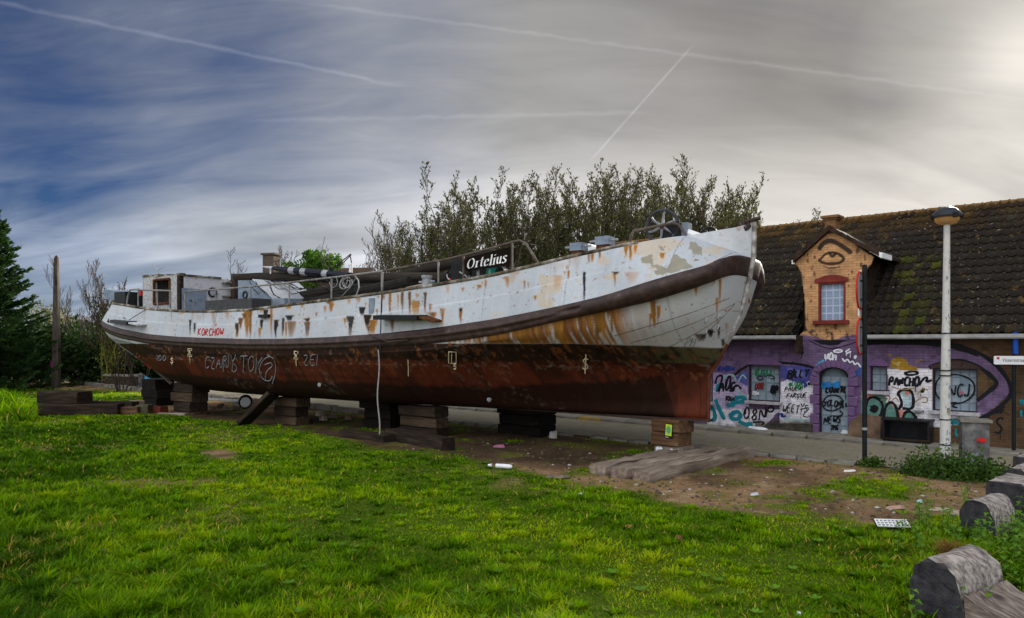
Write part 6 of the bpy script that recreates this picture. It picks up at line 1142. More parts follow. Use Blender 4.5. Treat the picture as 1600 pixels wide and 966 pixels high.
# cabinet by the lamp
b_ = G(1531, 737); cb = empty('concrete_cabinet', b_+Vector((0, .2, 0)), -.35, 'grey stained utility cabinet with a red spot and a white blotch', 'cabinet'); h = P(0, 657, b_.y).z
m_conc = mat('stained concrete', ((.28, (.035, .033, .032)), (.5, (.10, .095, .09)), (.72, (.20, .19, .18))), 3.5, .9, .5, 25)
o = timber_mesh(h-.05, .52, .36, m_conc, 330, .02, .006).build('body', m_conc, None, 25); o.parent = cb; o.rotation_euler = (math.radians(90), -math.radians(90), 0); o.location = (.18, 0, (h-.05)/2)
o.rotation_euler = Matrix(((0, 1, 0), (0, 0, 1), (1, 0, 0))).to_euler(); o.location = (0, -.18, (h-.05)/2)
mb = MB(); mb.box((0, .0, h-.02), (.60, .44, .06)); mb.build('lid', m_kerb, cb)
def blot(c, rx, rz_, m, par, y, seed, name):
    r = random.Random(seed); mb = MB(); mb.add([(c[0]+rx*math.cos(t)*r.uniform(.75, 1.15), y, c[1]+rz_*math.sin(t)*r.uniform(.75, 1.15)) for t in np.linspace(0, 2*math.pi, 19)[:-1]], [tuple(range(18))]); return mb.build(name, m, par, smooth=False)
blot((.10, h*.62), .10, .05, m_red, cb, -.205, 3, 'paint_spot'); blot((-.06, h*.20), .16, .20, m_white if False else S_PALE, cb, -.207, 4, 'paint_blotch')
# ------------------------------------------------------------------ trees and plants
m_leafc = mat('leaf', ((0.3, (.85, .85, .85)), (0.7, (1.15, 1.15, 1.15))), 2, .6, 0, attr='Col', transl=.35, spec=.2)
m_bark = mat('bark', ((.3, (.03, .022, .016)), (.7, (.085, .065, .048))), 4, .95, .5, 20)
m_barkpale = mat('pale twig bark', ((.3, (.06, .05, .045)), (.7, (.14, .12, .11))), 4, .95, .3, 20)
def leaves(name, pos, size, cols, parent, R, updir=None, aspect=.45, up=.3, share=None):
    n = len(pos); d = R.normal(size=(n, 3)); 
    if updir is not None: d = updir+d*up
    d /= np.linalg.norm(d, axis=1, keepdims=True)+1e-9; s = np.cross(d, R.normal(size=(n, 3))); s /= np.linalg.norm(s, axis=1, keepdims=True)+1e-9
    sz = np.broadcast_to(np.asarray(size, float), (n,))[:, None]; b = pos; V = np.stack([b, b+d*sz*.5+s*sz*aspect*.5, b+d*sz, b+d*sz*.5-s*sz*aspect*.5], 1).reshape(-1, 3)
    F = np.arange(4*n).reshape(n, 4); o = np_mesh(name, V, F, m_leafc, parent, np.repeat(cols, 4, 0)); o['kind'] = 'stuff'; return o
def mixcol(a, b, t): return np.array(a)*(1-t[:, None])+np.array(b)*t[:, None]
def grow(mb, R, p, d, L, r, lvl, tips, spread=.45, up=.25, n=5, kids=4, shrink=.62, wob=.12, minr=.006, sides=(6, 5, 4, 3)):
    pts = [Vector(p)]; rs = [r]; dd = Vector(d).normalized()
    for i in range(n):
        dd = (dd+Vector(R.normal(size=3))*wob+Vector((0, 0, up*.25))).normalized(); pts.append(pts[-1]+dd*L/n); rs.append(max(minr*.6, r*(1-.8*(i+1)/n)))
    mb.tube(pts, rs, sides[min(lvl, 3)], cap=False)
    if lvl >= 3 or kids <= 0: tips.append((pts, lvl)); return
    tips.append((pts, lvl))
    for k in range(kids):
        f = .25+.72*(k+R.random()*.8)/kids; i = min(n-1, int(f*n)); q = pts[i].lerp(pts[i+1], f*n-i); ax = Vector(R.normal(size=3)); ax = (ax-dd*ax.dot(dd)).normalized(); e = (dd*(1-spread)+ax*spread+Vector((0, 0, up*.5))).normalized()
        grow(mb, R, q, e, L*shrink*(1.05-.45*f)*(.75+.5*R.random()), max(minr, rs[i]*.6), lvl+1, tips, spread, up, max(3, n-1), max(2, kids-1) if lvl < 1 else kids-2, shrink, wob, minr, sides)
def tree_h(o, q=100):
    return max(float(np.percentile(np.array([v.co.z for v in c.data.vertices]), q)) for c in o.children)
def sample_tips(tips, R, n, lvls, lo=0.0):
    segs = [(pts[i], pts[i+1], (pts[i+1]-pts[i]).length) for pts, lv in tips if lv in lvls for i in range(int(lo*(len(pts)-1)), len(pts)-1)]
    w = np.array([s[2] for s in segs]); k = R.choice(len(segs), n, p=w/w.sum()); a = np.array([tuple(s[0]) for s in segs])[k]; b = np.array([tuple(s[1]) for s in segs])[k]; f = R.random((n, 1)); d = b-a; d /= np.linalg.norm(d, axis=1, keepdims=True)+1e-9
    return a+(b-a)*f, d
# upright budding willows behind the barge
def willow(seed):
    R = np.random.default_rng(seed); t = empty('willow_tree'); mb = MB(); tips = []
    for k in range(10): a = R.random()*6.28; q = R.random(); grow(mb, R, (.6*math.cos(a), .6*math.sin(a), 0), (.5*q*math.cos(a), .5*q*math.sin(a), 1), 8.6*(.62+.40*R.random()), .07, 0, tips, .5, .40, 6, 9, .33, .10, .011)
    mb.build('trunk', m_bark, t, 60)
    p, d = sample_tips(tips, R, 9000, (1, 2, 3)); p += R.normal(size=p.shape)*.05; tt = np.clip(p[:, 2]/10+R.normal(0, .15, len(p)), 0, 1); c = mixcol((.12, .15, .022), (.05, .045, .02), tt)*(.65+.7*R.random(len(p)))[:, None]
    leaves('crown', p, .13*(.6+.8*R.random(len(p))), c, t, R, d, .42, .55); return t
WL = ['low outermost willow at the end of the dense row next to the bare trees', 'second willow of the row counted from the bare trees', 'willow rising behind the post of the hanging pole side of the handrail', 'willow directly above the word on the name board', 'willow behind the curved forward end of the handrail', 'willow over the bare stretch of rail ahead of the name board', 'willow just aft of the two grey winch boxes', 'willow straight behind the aft grey winch box', 'willow straight behind the forward grey winch box', 'tallest willow, peaking between winch boxes and windlass wheel', 'tall willow directly above the windlass wheel', 'willow just ahead of the windlass wheel', 'willow above the grey patches of the bow plating', 'willow behind the small chain wheel', 'willow behind the rising bow bulwark', 'lowest willow spraying out past the stem head'] 
protos = [willow(200+i) for i in range(4)]; PH_ = [tree_h(o) for o in protos]
R0 = random.Random(21); WT = [(662, 350), (692, 318), (728, 290), (765, 282), (803, 276), (845, 268), (885, 272), (925, 265), (960, 268), (992, 250), (1030, 258), (1060, 264), (1098, 286), (1128, 296), (1152, 292), (1178, 322)]
for i, (px, py) in enumerate(WT):
    Y = 37+2.6*(i % 3)+R0.uniform(-.6, .6); o = protos[i] if i < 4 else copy_tree(protos[i % 4]); h = CH+(HZ-(py-7))/FOC*Y; o.location = ((px-800)/FOC*Y, Y, 0); s = h/PH_[i % 4]; o.scale = (s*.88, s*.88, s); o.rotation_euler = (0, 0, R0.uniform(0, 6.28))
    tag(o, WL[i], 'tree', 'willows behind the barge')
for i, px in enumerate((690, 752, 815, 872, 935, 1000, 1062, 1120, 1160)):
    Y = 44+R0.uniform(-1, 1); o = copy_tree(protos[(i*3+1) % 4]); py = float(np.interp(px, [q[0] for q in WT], [q[1] for q in WT]))+R0.uniform(14, 30); s = (CH+(HZ-py)/FOC*Y)/PH_[(i*3+1) % 4]; o.location = ((px-800)/FOC*Y, Y, 0); o.scale = (s*.95, s*.95, s); o.rotation_euler = (0, 0, R0.uniform(0, 6.28)); tag(o, 'lower willow filling the gaps at the back of the dense row', 'tree', 'lower willows at the back of the row')
# bare trees
def bare(seed, H, nst, lean=.12, kids=6, spread=.38, up=.45, buds=0, m=None, name='bare_tree'):
    R = np.random.default_rng(seed); t = empty(name); mb = MB(); tips = []
    for k in range(nst): a = R.random()*6.28; grow(mb, R, (.25*math.cos(a)*(nst > 1), .25*math.sin(a)*(nst > 1), 0), (lean*math.cos(a), lean*math.sin(a), 1), H*(.75+.3*R.random() if nst > 1 else 1), .012*H*.55, 0, tips, spread, up, 6, kids, .42, .07, .014)
    mb.build('trunk', m or m_barkpale, t, 60)
    if buds: p, d = sample_tips(tips, R, buds, (1, 2, 3)); leaves('crown', p, .13*(.6+.8*R.random(len(p))), mixcol((.085, .075, .03), (.05, .04, .02), R.random(len(p))), t, R, d, .45, .6)
    return t
def place(o, px, py_top, Y, H, label, cat, group=None, rz=0.0):
    h = CH+(HZ-py_top)/FOC*Y; s = h/tree_h(o); o.location = ((px-800)/FOC*Y, Y, 0); o.scale = (s, s, s); o.rotation_euler = (0, 0, rz); return tag(o, label, cat, group)
GBT = 'bare trees on the skyline'
place(bare(301, 8, 1, .04, 8), 128, 402, 49, 8, 'bare sapling nearest the concrete pole on the left skyline', 'tree', GBT)
place(bare(302, 8, 1, .05, 8), 146, 404, 50, 8, 'slim bare sapling in the middle of the trio by the stern', 'tree', GBT)
place(bare(303, 8, 1, .03, 8), 160, 402, 48, 8, 'straight bare sapling closest to the barge stern', 'tree', GBT)
place(bare(304, 6, 5, .3, 6, .45, .25), 408, 388, 60, 6, 'spreading bare tree over the far roof beside its chimney', 'tree', GBT)
place(bare(305, 7, 1, .02, 9, .4, .4, 500), 452, 380, 58, 7, 'bare budding tree between the chimney and the round green tree', 'tree', GBT)
place(bare(306, 8, 1, .02, 8), 590, 345, 50, 8, 'tall bare tree with a forked top right of the round green tree', 'tree', GBT)
place(bare(307, 8, 1, .05, 8, .45), 616, 338, 49, 8, 'tall bare tree next to the budding willows', 'tree', GBT)
for i, (px, py, b) in enumerate(((545, 388, 0), (566, 378, 0), (632, 362, 900), (648, 352, 1500), (600, 372, 600), (575, 372, 0))):
    place(bare(320+i, 7, 6, .22, 6, .4, .4, b), px, py, 46+i, 7, ('leafless thicket bush above the white crutch on deck', 'leafless thicket bush just right of the white crutch', 'budding thicket at the foot of the tall bare trees', 'budding thicket merging into the willow row', 'brownish thicket between the two tall bare trees', 'grey thicket behind the first tall bare tree')[i], 'bush', 'thickets behind the barge')
def blob_tree(name, seed, rx, rz_, zc, n, size, c1, c2, stem_h, clumps=40, lf=.45):
    R = np.random.default_rng(seed); t = empty(name); mb = MB(); tips = []
    for k in range(4): a = R.random()*6.28; grow(mb, R, (0, 0, 0), (.35*math.cos(a), .35*math.sin(a), 1), stem_h, .03*stem_h, 0, tips, .45, .2, 5, 5, .55, .1, .012)
    mb.build('trunk', m_bark, t, 60)
    u = R.normal(size=(clumps, 3)); u /= np.linalg.norm(u, axis=1, keepdims=True); rad = .45+.55*R.random((clumps, 1))**.5; cc = u*rad*np.array([rx, rx, rz_])+np.array([0, 0, zc]); cc[:, 2] = np.maximum(cc[:, 2], .15*rz_)
    k = R.integers(0, clumps, n); v = R.normal(size=(n, 3)); v /= np.linalg.norm(v, axis=1, keepdims=True); p = cc[k]+v*(R.random((n, 1))**.5)*np.array([rx, rx, rz_])*.30*(.6+.7*R.random(clumps)[k][:, None]); p[:, 2] = np.maximum(p[:, 2], .05)
    c = mixcol(c1, c2, np.clip(R.random(n)*.7+.5*(R.random(clumps)[k]-.3), 0, 1)); leaves('crown', p, size*(.6+.8*R.random(n)), c, t, R, v, lf, .7); return t
o = blob_tree('round_tree', 401, 1.55, 1.5, 6.0, 9000, .20, (.035, .10, .008), (.085, .17, .012), 5.0, 46, .6); place(o, 494, 386, 56, 7.5, 'round bright green leafy tree above the lowered mast', 'tree')
# dark hedge left, flowering bush, ivy stems
GH = 'dark hedge bushes on the left'
for i, (px, py, Y, rx, lab) in enumerate(((45, 500, 50, 3.2, 'dark bush behind the concrete pole, beside the conifer'), (100, 500, 53, 3.0, 'dark hedge bush just right of the concrete pole'), (135, 505, 50, 3.0, 'dark hedge bush below the bare saplings'), (185, 520, 50, 2.8, 'dark bush low behind the barge stern'), (225, 540, 52, 2.5, 'dark bush seen under the stern overhang'))):
    h = CH+(HZ-py)/FOC*Y; o = blob_tree('hedge_bush', 410+i, rx, h*.5, h*.5, 5200, .26, (.012, .034, .006), (.035, .065, .012), h*.7, 50, .55); o.location = ((px-800)/FOC*Y, Y, 0); tag(o, lab, 'bush', GH)
o = blob_tree('yellow_bush', 420, 2.0, 1.5, 4.4, 1800, .18, (.10, .11, .015), (.16, .13, .02), 3.5, 30); o.location = ((72-800)/FOC*52, 52, 0); o.scale.z = .98; tag(o, 'yellowish bush top showing between conifer and concrete pole', 'bush')
o = blob_tree('blossom_bush', 421, 1.6, 1.0, 4.0, 900, .16, (.30, .16, .20), (.12, .09, .05), 4.4, 26); o.location = ((107-800)/FOC*54, 54, 0); tag(o, 'thin bush with pinkish blossom above the dark hedge', 'bush')
o = bare(422, 6, 9, .28, 7, .42, .4, 2600, m_bark, 'catkin_bush'); place(o, 190, 432, 42, 6, 'budding willow bush behind the stern, brushing the hull', 'bush')
o = bare(423, 6, 7, .3, 6, .42, .4, 1500, m_bark, 'catkin_bush'); place(o, 218, 440, 44, 6, 'budding bush half hidden behind the wheelhouse', 'bush')
R = np.random.default_rng(9); t = empty('ivy_stems', (0, 0, 0), 0, 'hanging yellow green stems beside the barge stern', 'climber'); mb = MB(); pts_all = []
for k in range(8):
    x = 160+k*3.2+R.normal(0, 1.5); Y = 41+R.random(); pts = [P(x+R.normal(0, 1.2)+2*math.sin(i*.9+k), 488+i*12+R.normal(0, 2), Y) for i in range(int(6+4*R.random()))]; mb.tube(pts, .03, 4); pts_all += pts
mb.build('stem', flat('yellow green stem', (.12, .13, .02), .8, .3), t); pp = np.repeat(np.array([tuple(p) for p in pts_all]), 14, 0)+R.normal(size=(len(pts_all)*14, 3))*.22; leaves('leaf_cover', pp, .14, mixcol((.09, .11, .012), (.17, .16, .02), R.random(len(pp))), t, R)
# conifer
def conifer():
    R = np.random.default_rng(77); t = empty('conifer', (0, 0, 0), 0, 'tall dark conifer with upswept branch tips at the edge of the lawn', 'tree'); H = 12.0; mb = MB(); mb.tube([(0, 0, 0), (0, 0, H*.5), (.05, 0, H)], [.26, .15, .02], 8); P_, D_, C_ = [], [], []
    for k in range(330):
        z = H*(.02+.97*(k/330)**.95); L = (4.5*(1-z/H)**.75+.25)*(.72+.45*R.random()); a = k*2.39996+R.normal(0, .3); dx, dy = math.cos(a), math.sin(a); pts = []
        for i in range(6): f = i/5; pts.append(Vector((dx*L*f, dy*L*f, z-.20*L*math.sin(f*2.4)+.30*L*max(0, f-.55)**1.3)))
        mb.tube(pts, [.035*(1-f*.15) if False else .03*(1-.17*i) for i, f in enumerate(range(6))], 3, cap=False)
        m = int(70+50*L); f = R.random(m)**.7; i = np.minimum(4, (f*5).astype(int)); A = np.array([tuple(p) for p in pts]); q = A[i]+(A[i+1]-A[i])*(f*5-i)[:, None]; d = A[i+1]-A[i]; d /= np.linalg.norm(d, axis=1, keepdims=True); side = np.array([-dy, dx, 0.0])
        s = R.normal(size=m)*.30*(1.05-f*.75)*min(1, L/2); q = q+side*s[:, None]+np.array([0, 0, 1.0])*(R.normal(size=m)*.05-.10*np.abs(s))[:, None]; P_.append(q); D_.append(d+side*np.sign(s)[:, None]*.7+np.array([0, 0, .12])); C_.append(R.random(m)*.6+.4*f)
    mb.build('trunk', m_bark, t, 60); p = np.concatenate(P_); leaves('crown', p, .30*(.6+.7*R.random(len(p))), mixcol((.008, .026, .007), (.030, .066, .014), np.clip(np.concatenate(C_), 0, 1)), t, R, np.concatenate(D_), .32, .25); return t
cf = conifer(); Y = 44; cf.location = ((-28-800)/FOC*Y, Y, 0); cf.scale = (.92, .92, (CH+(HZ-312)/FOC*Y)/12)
# concrete pole
b_ = G(88, 606); pl = empty('concrete_pole', b_, .1, 'tall tapering concrete pole standing alone left of the barge', 'pole'); zt = P(0, 404, b_.y).z
mb = MB(); w0_, w1_ = .20, .105; mb.add([(-w0_, -w0_, -.1), (w0_, -w0_, -.1), (w0_, w0_, -.1), (-w0_, w0_, -.1), (-w1_, -w1_, zt), (w1_, -w1_, zt), (w1_, w1_, zt), (-w1_, w1_, zt)], [(0, 1, 5, 4), (1, 2, 6, 5), (2, 3, 7, 6), (3, 0, 4, 7), (4, 5, 6, 7)]); sh = mb.build('shaft', mat('weathered pole concrete', ((.3, (.03, .025, .019)), (.6, (.075, .062, .05)), (.8, (.14, .12, .10))), 2.5, .9, .5, 12, sc=(2, 2, .5)), pl, False)
mb = MB(); mb.lathe([(.12, zt), (.10, zt+.1), (.02, zt+.2)], (0, 0, 0), 8); mb.build('cap', m_rust, pl); mb = MB(); mb.tube([(.05, -.16, zt-1.6), (.05, -.19, zt-.4)], .03, 5); mb.build('bracket', m_black, pl)
mb = MB()
for st in strokes_of('ZAS', 0, 0, 1, 0, .5): ribbon(mb, [Vector((0.0-.28*y*0+.0+(.22*x/1.9-.22), -.262+.0, 1.0-(-y)*0+(-y)*.0+1.1*x/1.9*0+.45*(-y)+.2)) for x, y in st], .04, (0, -1, 0))
mb.build('graffiti', spray('faded magenta paint', (.16, .03, .07)), pl, smooth=False)
# low wall and bollard beyond the lawn
lw = empty('low_wall', (0, 0, 0), 0, 'low crumbling brick wall beyond the lawn, behind the stern', 'wall'); a, b_ = P(166, 606, 46), P(218, 606, 45); d = b_-a; a.z = b_.z = 0; d = b_-a; r = random.Random(4)
mb = MB(); c = (a+b_)/2; mb.box((c.x, c.y, .34), (d.length, .3, .68), rz=math.atan2(d.y, d.x)); mb.build('brickwork', mat('sooty brick', ((.3, (.02, .014, .010)), (.7, (.06, .04, .028))), 10, .9, .6, 20), lw)
st = stone(.75, .40, .13, .02, 61).mesh('coping_stone', m_kerb, 30)
for k in range(int(d.length/.78)+1): o = link(bpy.data.objects.new('coping_stone', st), lw); p = a+d*min(1, (k*.78+.3)/d.length); o.location = (p.x, p.y, .68+r.uniform(0, .02)); o.rotation_euler = (0, 0, math.atan2(d.y, d.x)+r.uniform(-.03, .03))
b_ = P(220, 606, 43); mb = MB(); mb.lathe([(.14, 0), (.14, .75), (.10, .80), (.15, .84), (.10, .98), (.01, 1.0)], (0, 0, 0), 12); o = mb.build('bollard', m_conc); o.location = (b_.x, b_.y, 0); tag(o, 'short stained bollard post at the lawn edge below the stern', 'bollard')
b_ = P(229, 600, 42); mb = MB(); mb.prism([(-.25, 0, 0), (.2, 0, 0), (.25, 0, .7), (-.1, 0, .85)], None, (0, .05, 0)); o = mb.build('blue_sheet', S_BLUE if False else flat('blue plastic', (.05, .25, .42), .5, .2)); o.location = (b_.x, b_.y, 0); tag(o, 'scrap of blue sheet standing behind the sternmost stack', 'sheet')
# far house
fh = empty('far_house', ((455-800)/FOC*52, 56, 0), -.25, 'far brick house with brown tiled roof and square chimney behind the wheelhouse', 'house'); wz = CH+(HZ-441)/FOC*54; rz2 = CH+(HZ-419)/FOC*58
m_froof = mat('brown far tiles', ((.3, (.055, .028, .018)), (.7, (.12, .065, .042))), 12, .9, .8, 8, sc=(1, 1, 3)); 
mb = MB(); mb.box((0, 2.5, wz/2), (8.4, 7, wz)); mb.build('wall', mat('pinkish far render', ((.3, (.22, .17, .155)), (.6, (.30, .25, .23)), (.75, (.16, .15, .13))), 1.5, .9, .3, 12), fh)
ro = MB(); ro.add([(-4.5, -1.3, wz-.15), (4.5, -1.3, wz-.15), (4.3, 2.5, rz2), (-4.3, 2.5, rz2), (4.5, 6.3, wz-.15), (-4.5, 6.3, wz-.15)], [(0, 1, 2, 3), (3, 2, 4, 5), (0, 3, 5), (1, 4, 2)]); rf = ro.build('roof', m_froof, fh, False)
mb = MB()
for k in range(14): mb.box((0, -1.25+3.7*k/14, wz-.12+(rz2-wz)*k/14+.06), (8.9, .06, .05), M=Matrix.Rotation(math.atan2(rz2-wz, 3.8), 3, 'X'))
o = mb.build('tile_course', m_froof, rf); o['kind'] = 'stuff'
mb = MB(); mb.box((-3.45, .6, rz2-.1), (.95, .85, 2.2)); mb.box((-3.45, .6, rz2+1.0), (1.2, 1.05, .14)); mb.build('chimney', mat('far chimney brick', ((.3, (.055, .042, .03)), (.7, (.11, .085, .065))), 8, .9, .6, 15), fh)
for x in (-1.2, 1.8): mb = MB(); mb.box((x, -1.02, wz-1.5), (1.0, .06, 1.1)); o = mb.build('window', m_reveal, fh); mb = MB(); mb.box((x, -1.06, wz-1.5), (.8, .02, .9)); mb.build('pane', flat('dark far glass', (.05, .055, .06), .2, .2), o)

# weeds round the lamp foot
GWB = 'weed clumps at the lamp foot'
for i, (px, py, s) in enumerate(((1452, 742, .8), (1474, 744, .95), (1498, 746, .9), (1524, 748, .75), (1552, 748, .6), (1362, 727, .34))):
    g = G(px, py); R = np.random.default_rng(500+i); t = empty('weed_clump', g, 0, ('leafy weed clump left of the lamp foot', 'dense weed clump hiding the lamp foot', 'weed clump between lamp post and stained cabinet', 'weed clump in front of the stained cabinet', 'low weed clump right of the stained cabinet', 'small dock plant at the foot of the two-sign post')[i], 'weeds', GWB); n = int(1500*s)
    p = R.normal(size=(n, 3))*np.array([.33, .28, .16])*s; p[:, 2] = np.abs(p[:, 2])*1.35; leaves('foliage', p, .085*(.6+.8*R.random(n)), mixcol((.018, .055, .008), (.075, .135, .015), R.random(n)), t, R, None, .5); mb = MB()
    for k in range(8): mb.tube([(0, 0, 0), (R.normal()*.15*s, R.normal()*.12*s, .32*s)], .006, 3)
    mb.build('stem', flat('weed stem', (.06, .09, .02), .8, .3), t)
# nettles in the right foreground
def nettle(seed):
    R = np.random.default_rng(seed); t = empty('nettle'); h = .42+.18*R.random(); mb = MB(); mb.tube([(0, 0, 0), (.02, .01, h*.5), (.03*R.normal(), .03*R.normal(), h)], [.006, .005, .003], 4, cap=False); mb.build('stem', flat('nettle stem', (.07, .11, .02), .7, .3), t)
    V, F, C = [], [], []
    for k in range(7):
        z = h*(.18+.82*k/6); L = .115*(1-.55*abs(k/6-.45)); a0 = k*1.57+R.normal(0, .15)
        for s in (0, math.pi): 
            a = a0+s; d = np.array([math.cos(a), math.sin(a), .15-.25*R.random()]); w = np.array([-math.sin(a), math.cos(a), 0])*L*.42; b = len(V)*0+len(V); base = np.array([0, 0, z]); g = np.array([0, 0, -.02])
            V += [base, base+d*L*.35+w-g*.3, base+d*L*.45+g*.4, base+d*L*.35-w-g*.3, base+d*L+g*2.0]; F += [(b, b+1, b+2), (b, b+2, b+3), (b+1, b+4, b+2), (b+2, b+4, b+3)]; c = mixcol((.06, .16, .012), (.16, .28, .02), np.array([R.random()]))[0]; C += [c]*5
    o = np_mesh('foliage', np.array(V), np.array(F), m_leafc, t, np.array(C)); o['kind'] = 'stuff'; return t
np_ = [nettle(600+i) for i in range(4)]; R0 = random.Random(31); k = 0
BLK = []
while k < 100:
    px = R0.uniform(1385, 1640); py = R0.uniform(795, 985)
    lim = 1420+R0.uniform(-30, 30) if py < 860 else 1395+R0.uniform(-10, 120)*(R0.random() < .8)
    if px < lim: continue
    g = G(px, py); 
    if any(abs(g.x-bx_)+abs(g.y-by_) < .42 for bx_, by_ in ((4.5, 7.5), (4.9, 7.4), (6.8, 10.9), (7.6, 11.5))): continue
    if py > 880 and R0.random() < .55: continue
    o = np_[k] if k < 4 else copy_tree(np_[k % 4]); o.location = (g.x, g.y, float(groundz(np.array([g.x]), np.array([g.y]))[0])-.01); s = R0.uniform(.5, .95); o.scale = (s, s, s); o.rotation_euler = (R0.uniform(-.15, .15), R0.uniform(-.15, .15), R0.uniform(0, 6.28)); tag(o, 'young nettle in the green patch around the concrete blocks', 'nettle', 'nettles round the concrete blocks'); k += 1
# ------------------------------------------------------------------ concrete blocks with rounded noses
m_block = mat('lichened concrete', ((.28, (.05, .042, .038)), (.44, (.20, .17, .15)), (.58, (.40, .35, .31)), (.76, (.55, .49, .44))), 5, .92, .9, 18, sc=(1, 3, 3), bdist=.03)
m_blockend = mat('dark end concrete', ((.3, (.015, .014, .016)), (.7, (.06, .056, .06))), 8, .9, .9, 22, bdist=.03)  # end face darker than the rest of the block
m_foot = mat('split pale slab', ((.26, (.02, .016, .014)), (.45, (.16, .12, .10)), (.62, (.38, .31, .26)), (.78, (.30, .12, .10))), 4, .95, 1.0, 12, sc=(.6, 6, 3), bdist=.04)
def block(px, py, s, rz, label, seed, rnd=True, foot=True, sink=.05, dep=.78):
    g = G(px, py); t = empty('concrete_block', (g.x, g.y, -sink), rz, label, 'concrete block', 'concrete blocks in a line along the lawn'); r = random.Random(seed)
    if rnd: prof = [(0, 0), (0, .38)]+[(.21-.21*math.cos(a), .38+.22*math.sin(a)) for a in np.linspace(.25, math.pi-.2, 9)]+[(.43, .36), (.46, .0)]
    else: prof = [(0, 0), (0, .52), (.05, .57), (.42, .57), (.47, .52), (.49, .0)]
    n = 5; k = len(prof); mb = MB(); vs = []
    for i in range(n+1):
        for a, b in prof: e = .018; vs.append(((a+r.uniform(-e, e))*s, (dep*i/n+(r.uniform(-.02, .02) if i in (0, n) else 0))*s, max(0, b+r.uniform(-e, e))*s))
    mb.add(vs, [(i*k+j, i*k+(j+1) % k, (i+1)*k+(j+1) % k, (i+1)*k+j) for i in range(n) for j in range(k)][::1]+[tuple(reversed(range(n*k, n*k+k)))]); mb.build('nose', m_block, t, 50)
    mb = MB(); mb.add(vs[:k], [tuple(range(k))]); mb.add([(x, y-.004, z) for x, y, z in vs[:k]], [tuple(reversed(range(k)))]); mb.build('end_face', m_blockend, t, False)
    if foot:
        fp = [(.46, 0), (.45, .34), (.55, .29), (.8, .21), (1.05, .15), (1.28, .12), (1.30, 0)]; mb = MB(); vs = []; k = len(fp)
        for i in range(9):
            for a, b in fp: vs.append(((a+r.uniform(-.01, .03))*s, (dep*(i/8)-.02+r.uniform(-.01, .01))*s, max(0, b+(r.uniform(-.025, .025) if b > 0 else 0))*s))
        mb.add(vs, [(i*k+j, i*k+(j+1) % k, (i+1)*k+(j+1) % k, (i+1)*k+j) for i in range(8) for j in range(k)]+[tuple(range(k)), tuple(reversed(range(8*k, 9*k)))]); mb.build('foot_slab', m_foot, t, 30)
    return t
block(1424, 960, 1.10, -.98, 'nearest round-nosed concrete block with a split pale slab behind', 1)
block(1500, 833, 1.0, -.95, 'round-topped concrete block half sunk in nettles', 2, True, False, .08)
block(1540, 812, 1.12, -.85, 'square-nosed concrete block with a long split slab', 3, False, True, .02)
block(1564, 778, 1.0, -.85, 'round-nosed concrete block behind the square-nosed one', 4, True, True, .05)
block(1581, 752, .95, -.85, 'pale concrete block farthest along the line of blocks', 5, False, True, .05)
mb = MB(); R = np.random.default_rng(12); 
for k in range(160): a = R.random(); mb.tube([(R.normal()*.05, R.normal()*.09, .02*R.random()), (R.normal()*.08, R.normal()*.12, .08+.12*R.random())], .003, 3, cap=False)
o = mb.build('dry_moss', flat('dry moss', (.16, .09, .02), .95, .4)); g = G(1513, 925); o.location = (g.x, g.y+.35, .28); tag(o, 'tuft of dry brown moss behind the nearest concrete nose', 'moss', None, 'stuff')
# ------------------------------------------------------------------ litter
GL = 'litter scattered on the ground'
def scrap(px, py, L, w, h, c, label, rz=0.0, z=.0, seed=0, name='litter_scrap', cat='litter', roughc=.4, soft=.25):
    g = G(px, py, .02); r = random.Random(seed+int(px)); mb = MB(); n = 9; top = []; bot = []
    for i in range(n): a = 2*math.pi*i/n; k = 1+r.uniform(-soft, soft); top.append((L/2*math.cos(a)*k*.85, w/2*math.sin(a)*k*.85, h*(1+r.uniform(-.4, .4)))); bot.append((L/2*math.cos(a)*k, w/2*math.sin(a)*k, 0))
    mb.add(bot+top+[(0, 0, h*1.2)], [(i, (i+1) % n, n+(i+1) % n, n+i) for i in range(n)]+[(n+i, n+(i+1) % n, 2*n) for i in range(n)]); o = mb.build(name, flat('litter %d %d %d' % tuple(int(v*100) for v in c), c, roughc, .12, 9), None, 40); o.location = (g.x, g.y, float(groundz(np.array([g.x]), np.array([g.y]))[0])+.015+z); o.rotation_euler = (r.uniform(-.1, .1), r.uniform(-.1, .1), rz); return tag(o, label, cat, GL)
b_ = G(786, 731, .05); bt = empty('plastic_bottle', b_, -.25, 'white crushed plastic bottle lying on the grass below the hull', 'bottle', GL); mb = MB(); mb.tube([(-.16, 0, .04), (.14, 0, .03), (.2, 0, .03)], [.045, .05, .03], 10); mb.build('body', m_white, bt); mb = MB(); mb.tube([(-.34, .02, .04), (-.26, .01, .04)], [.02, .035], 8); mb.build('cap', m_white, bt)
scrap(980, 824, .20, .10, .025, (.42, .20, .06), 'orange wood chip on the lawn', .2); scrap(1061, 848, .09, .08, .07, (.20, .07, .05), 'small reddish brown lump on the lawn', 0); scrap(906, 772, .10, .06, .03, (.5, .5, .5), 'small grey scrap on the lawn near the dirt edge', 0)
scrap(1327, 737, .26, .12, .03, (.6, .6, .58), 'white scrap on the dirt in front of the two-sign post', .1); scrap(1180, 773, .15, .09, .04, (.45, .46, .5), 'pale grey scrap on the dirt near the lawn edge', 0); scrap(1185, 674, .75, .22, .05, (.62, .62, .64), 'crumpled white paper on the kerb below the first window', H_RZ, .1); scrap(1338, 684, .85, .30, .08, (.6, .6, .62), 'pile of white paper before the leaning brown board', H_RZ, .1); scrap(1362, 686, .6, .2, .04, (.42, .42, .44), 'flat grey paper beside the pile of white paper', H_RZ, .1)
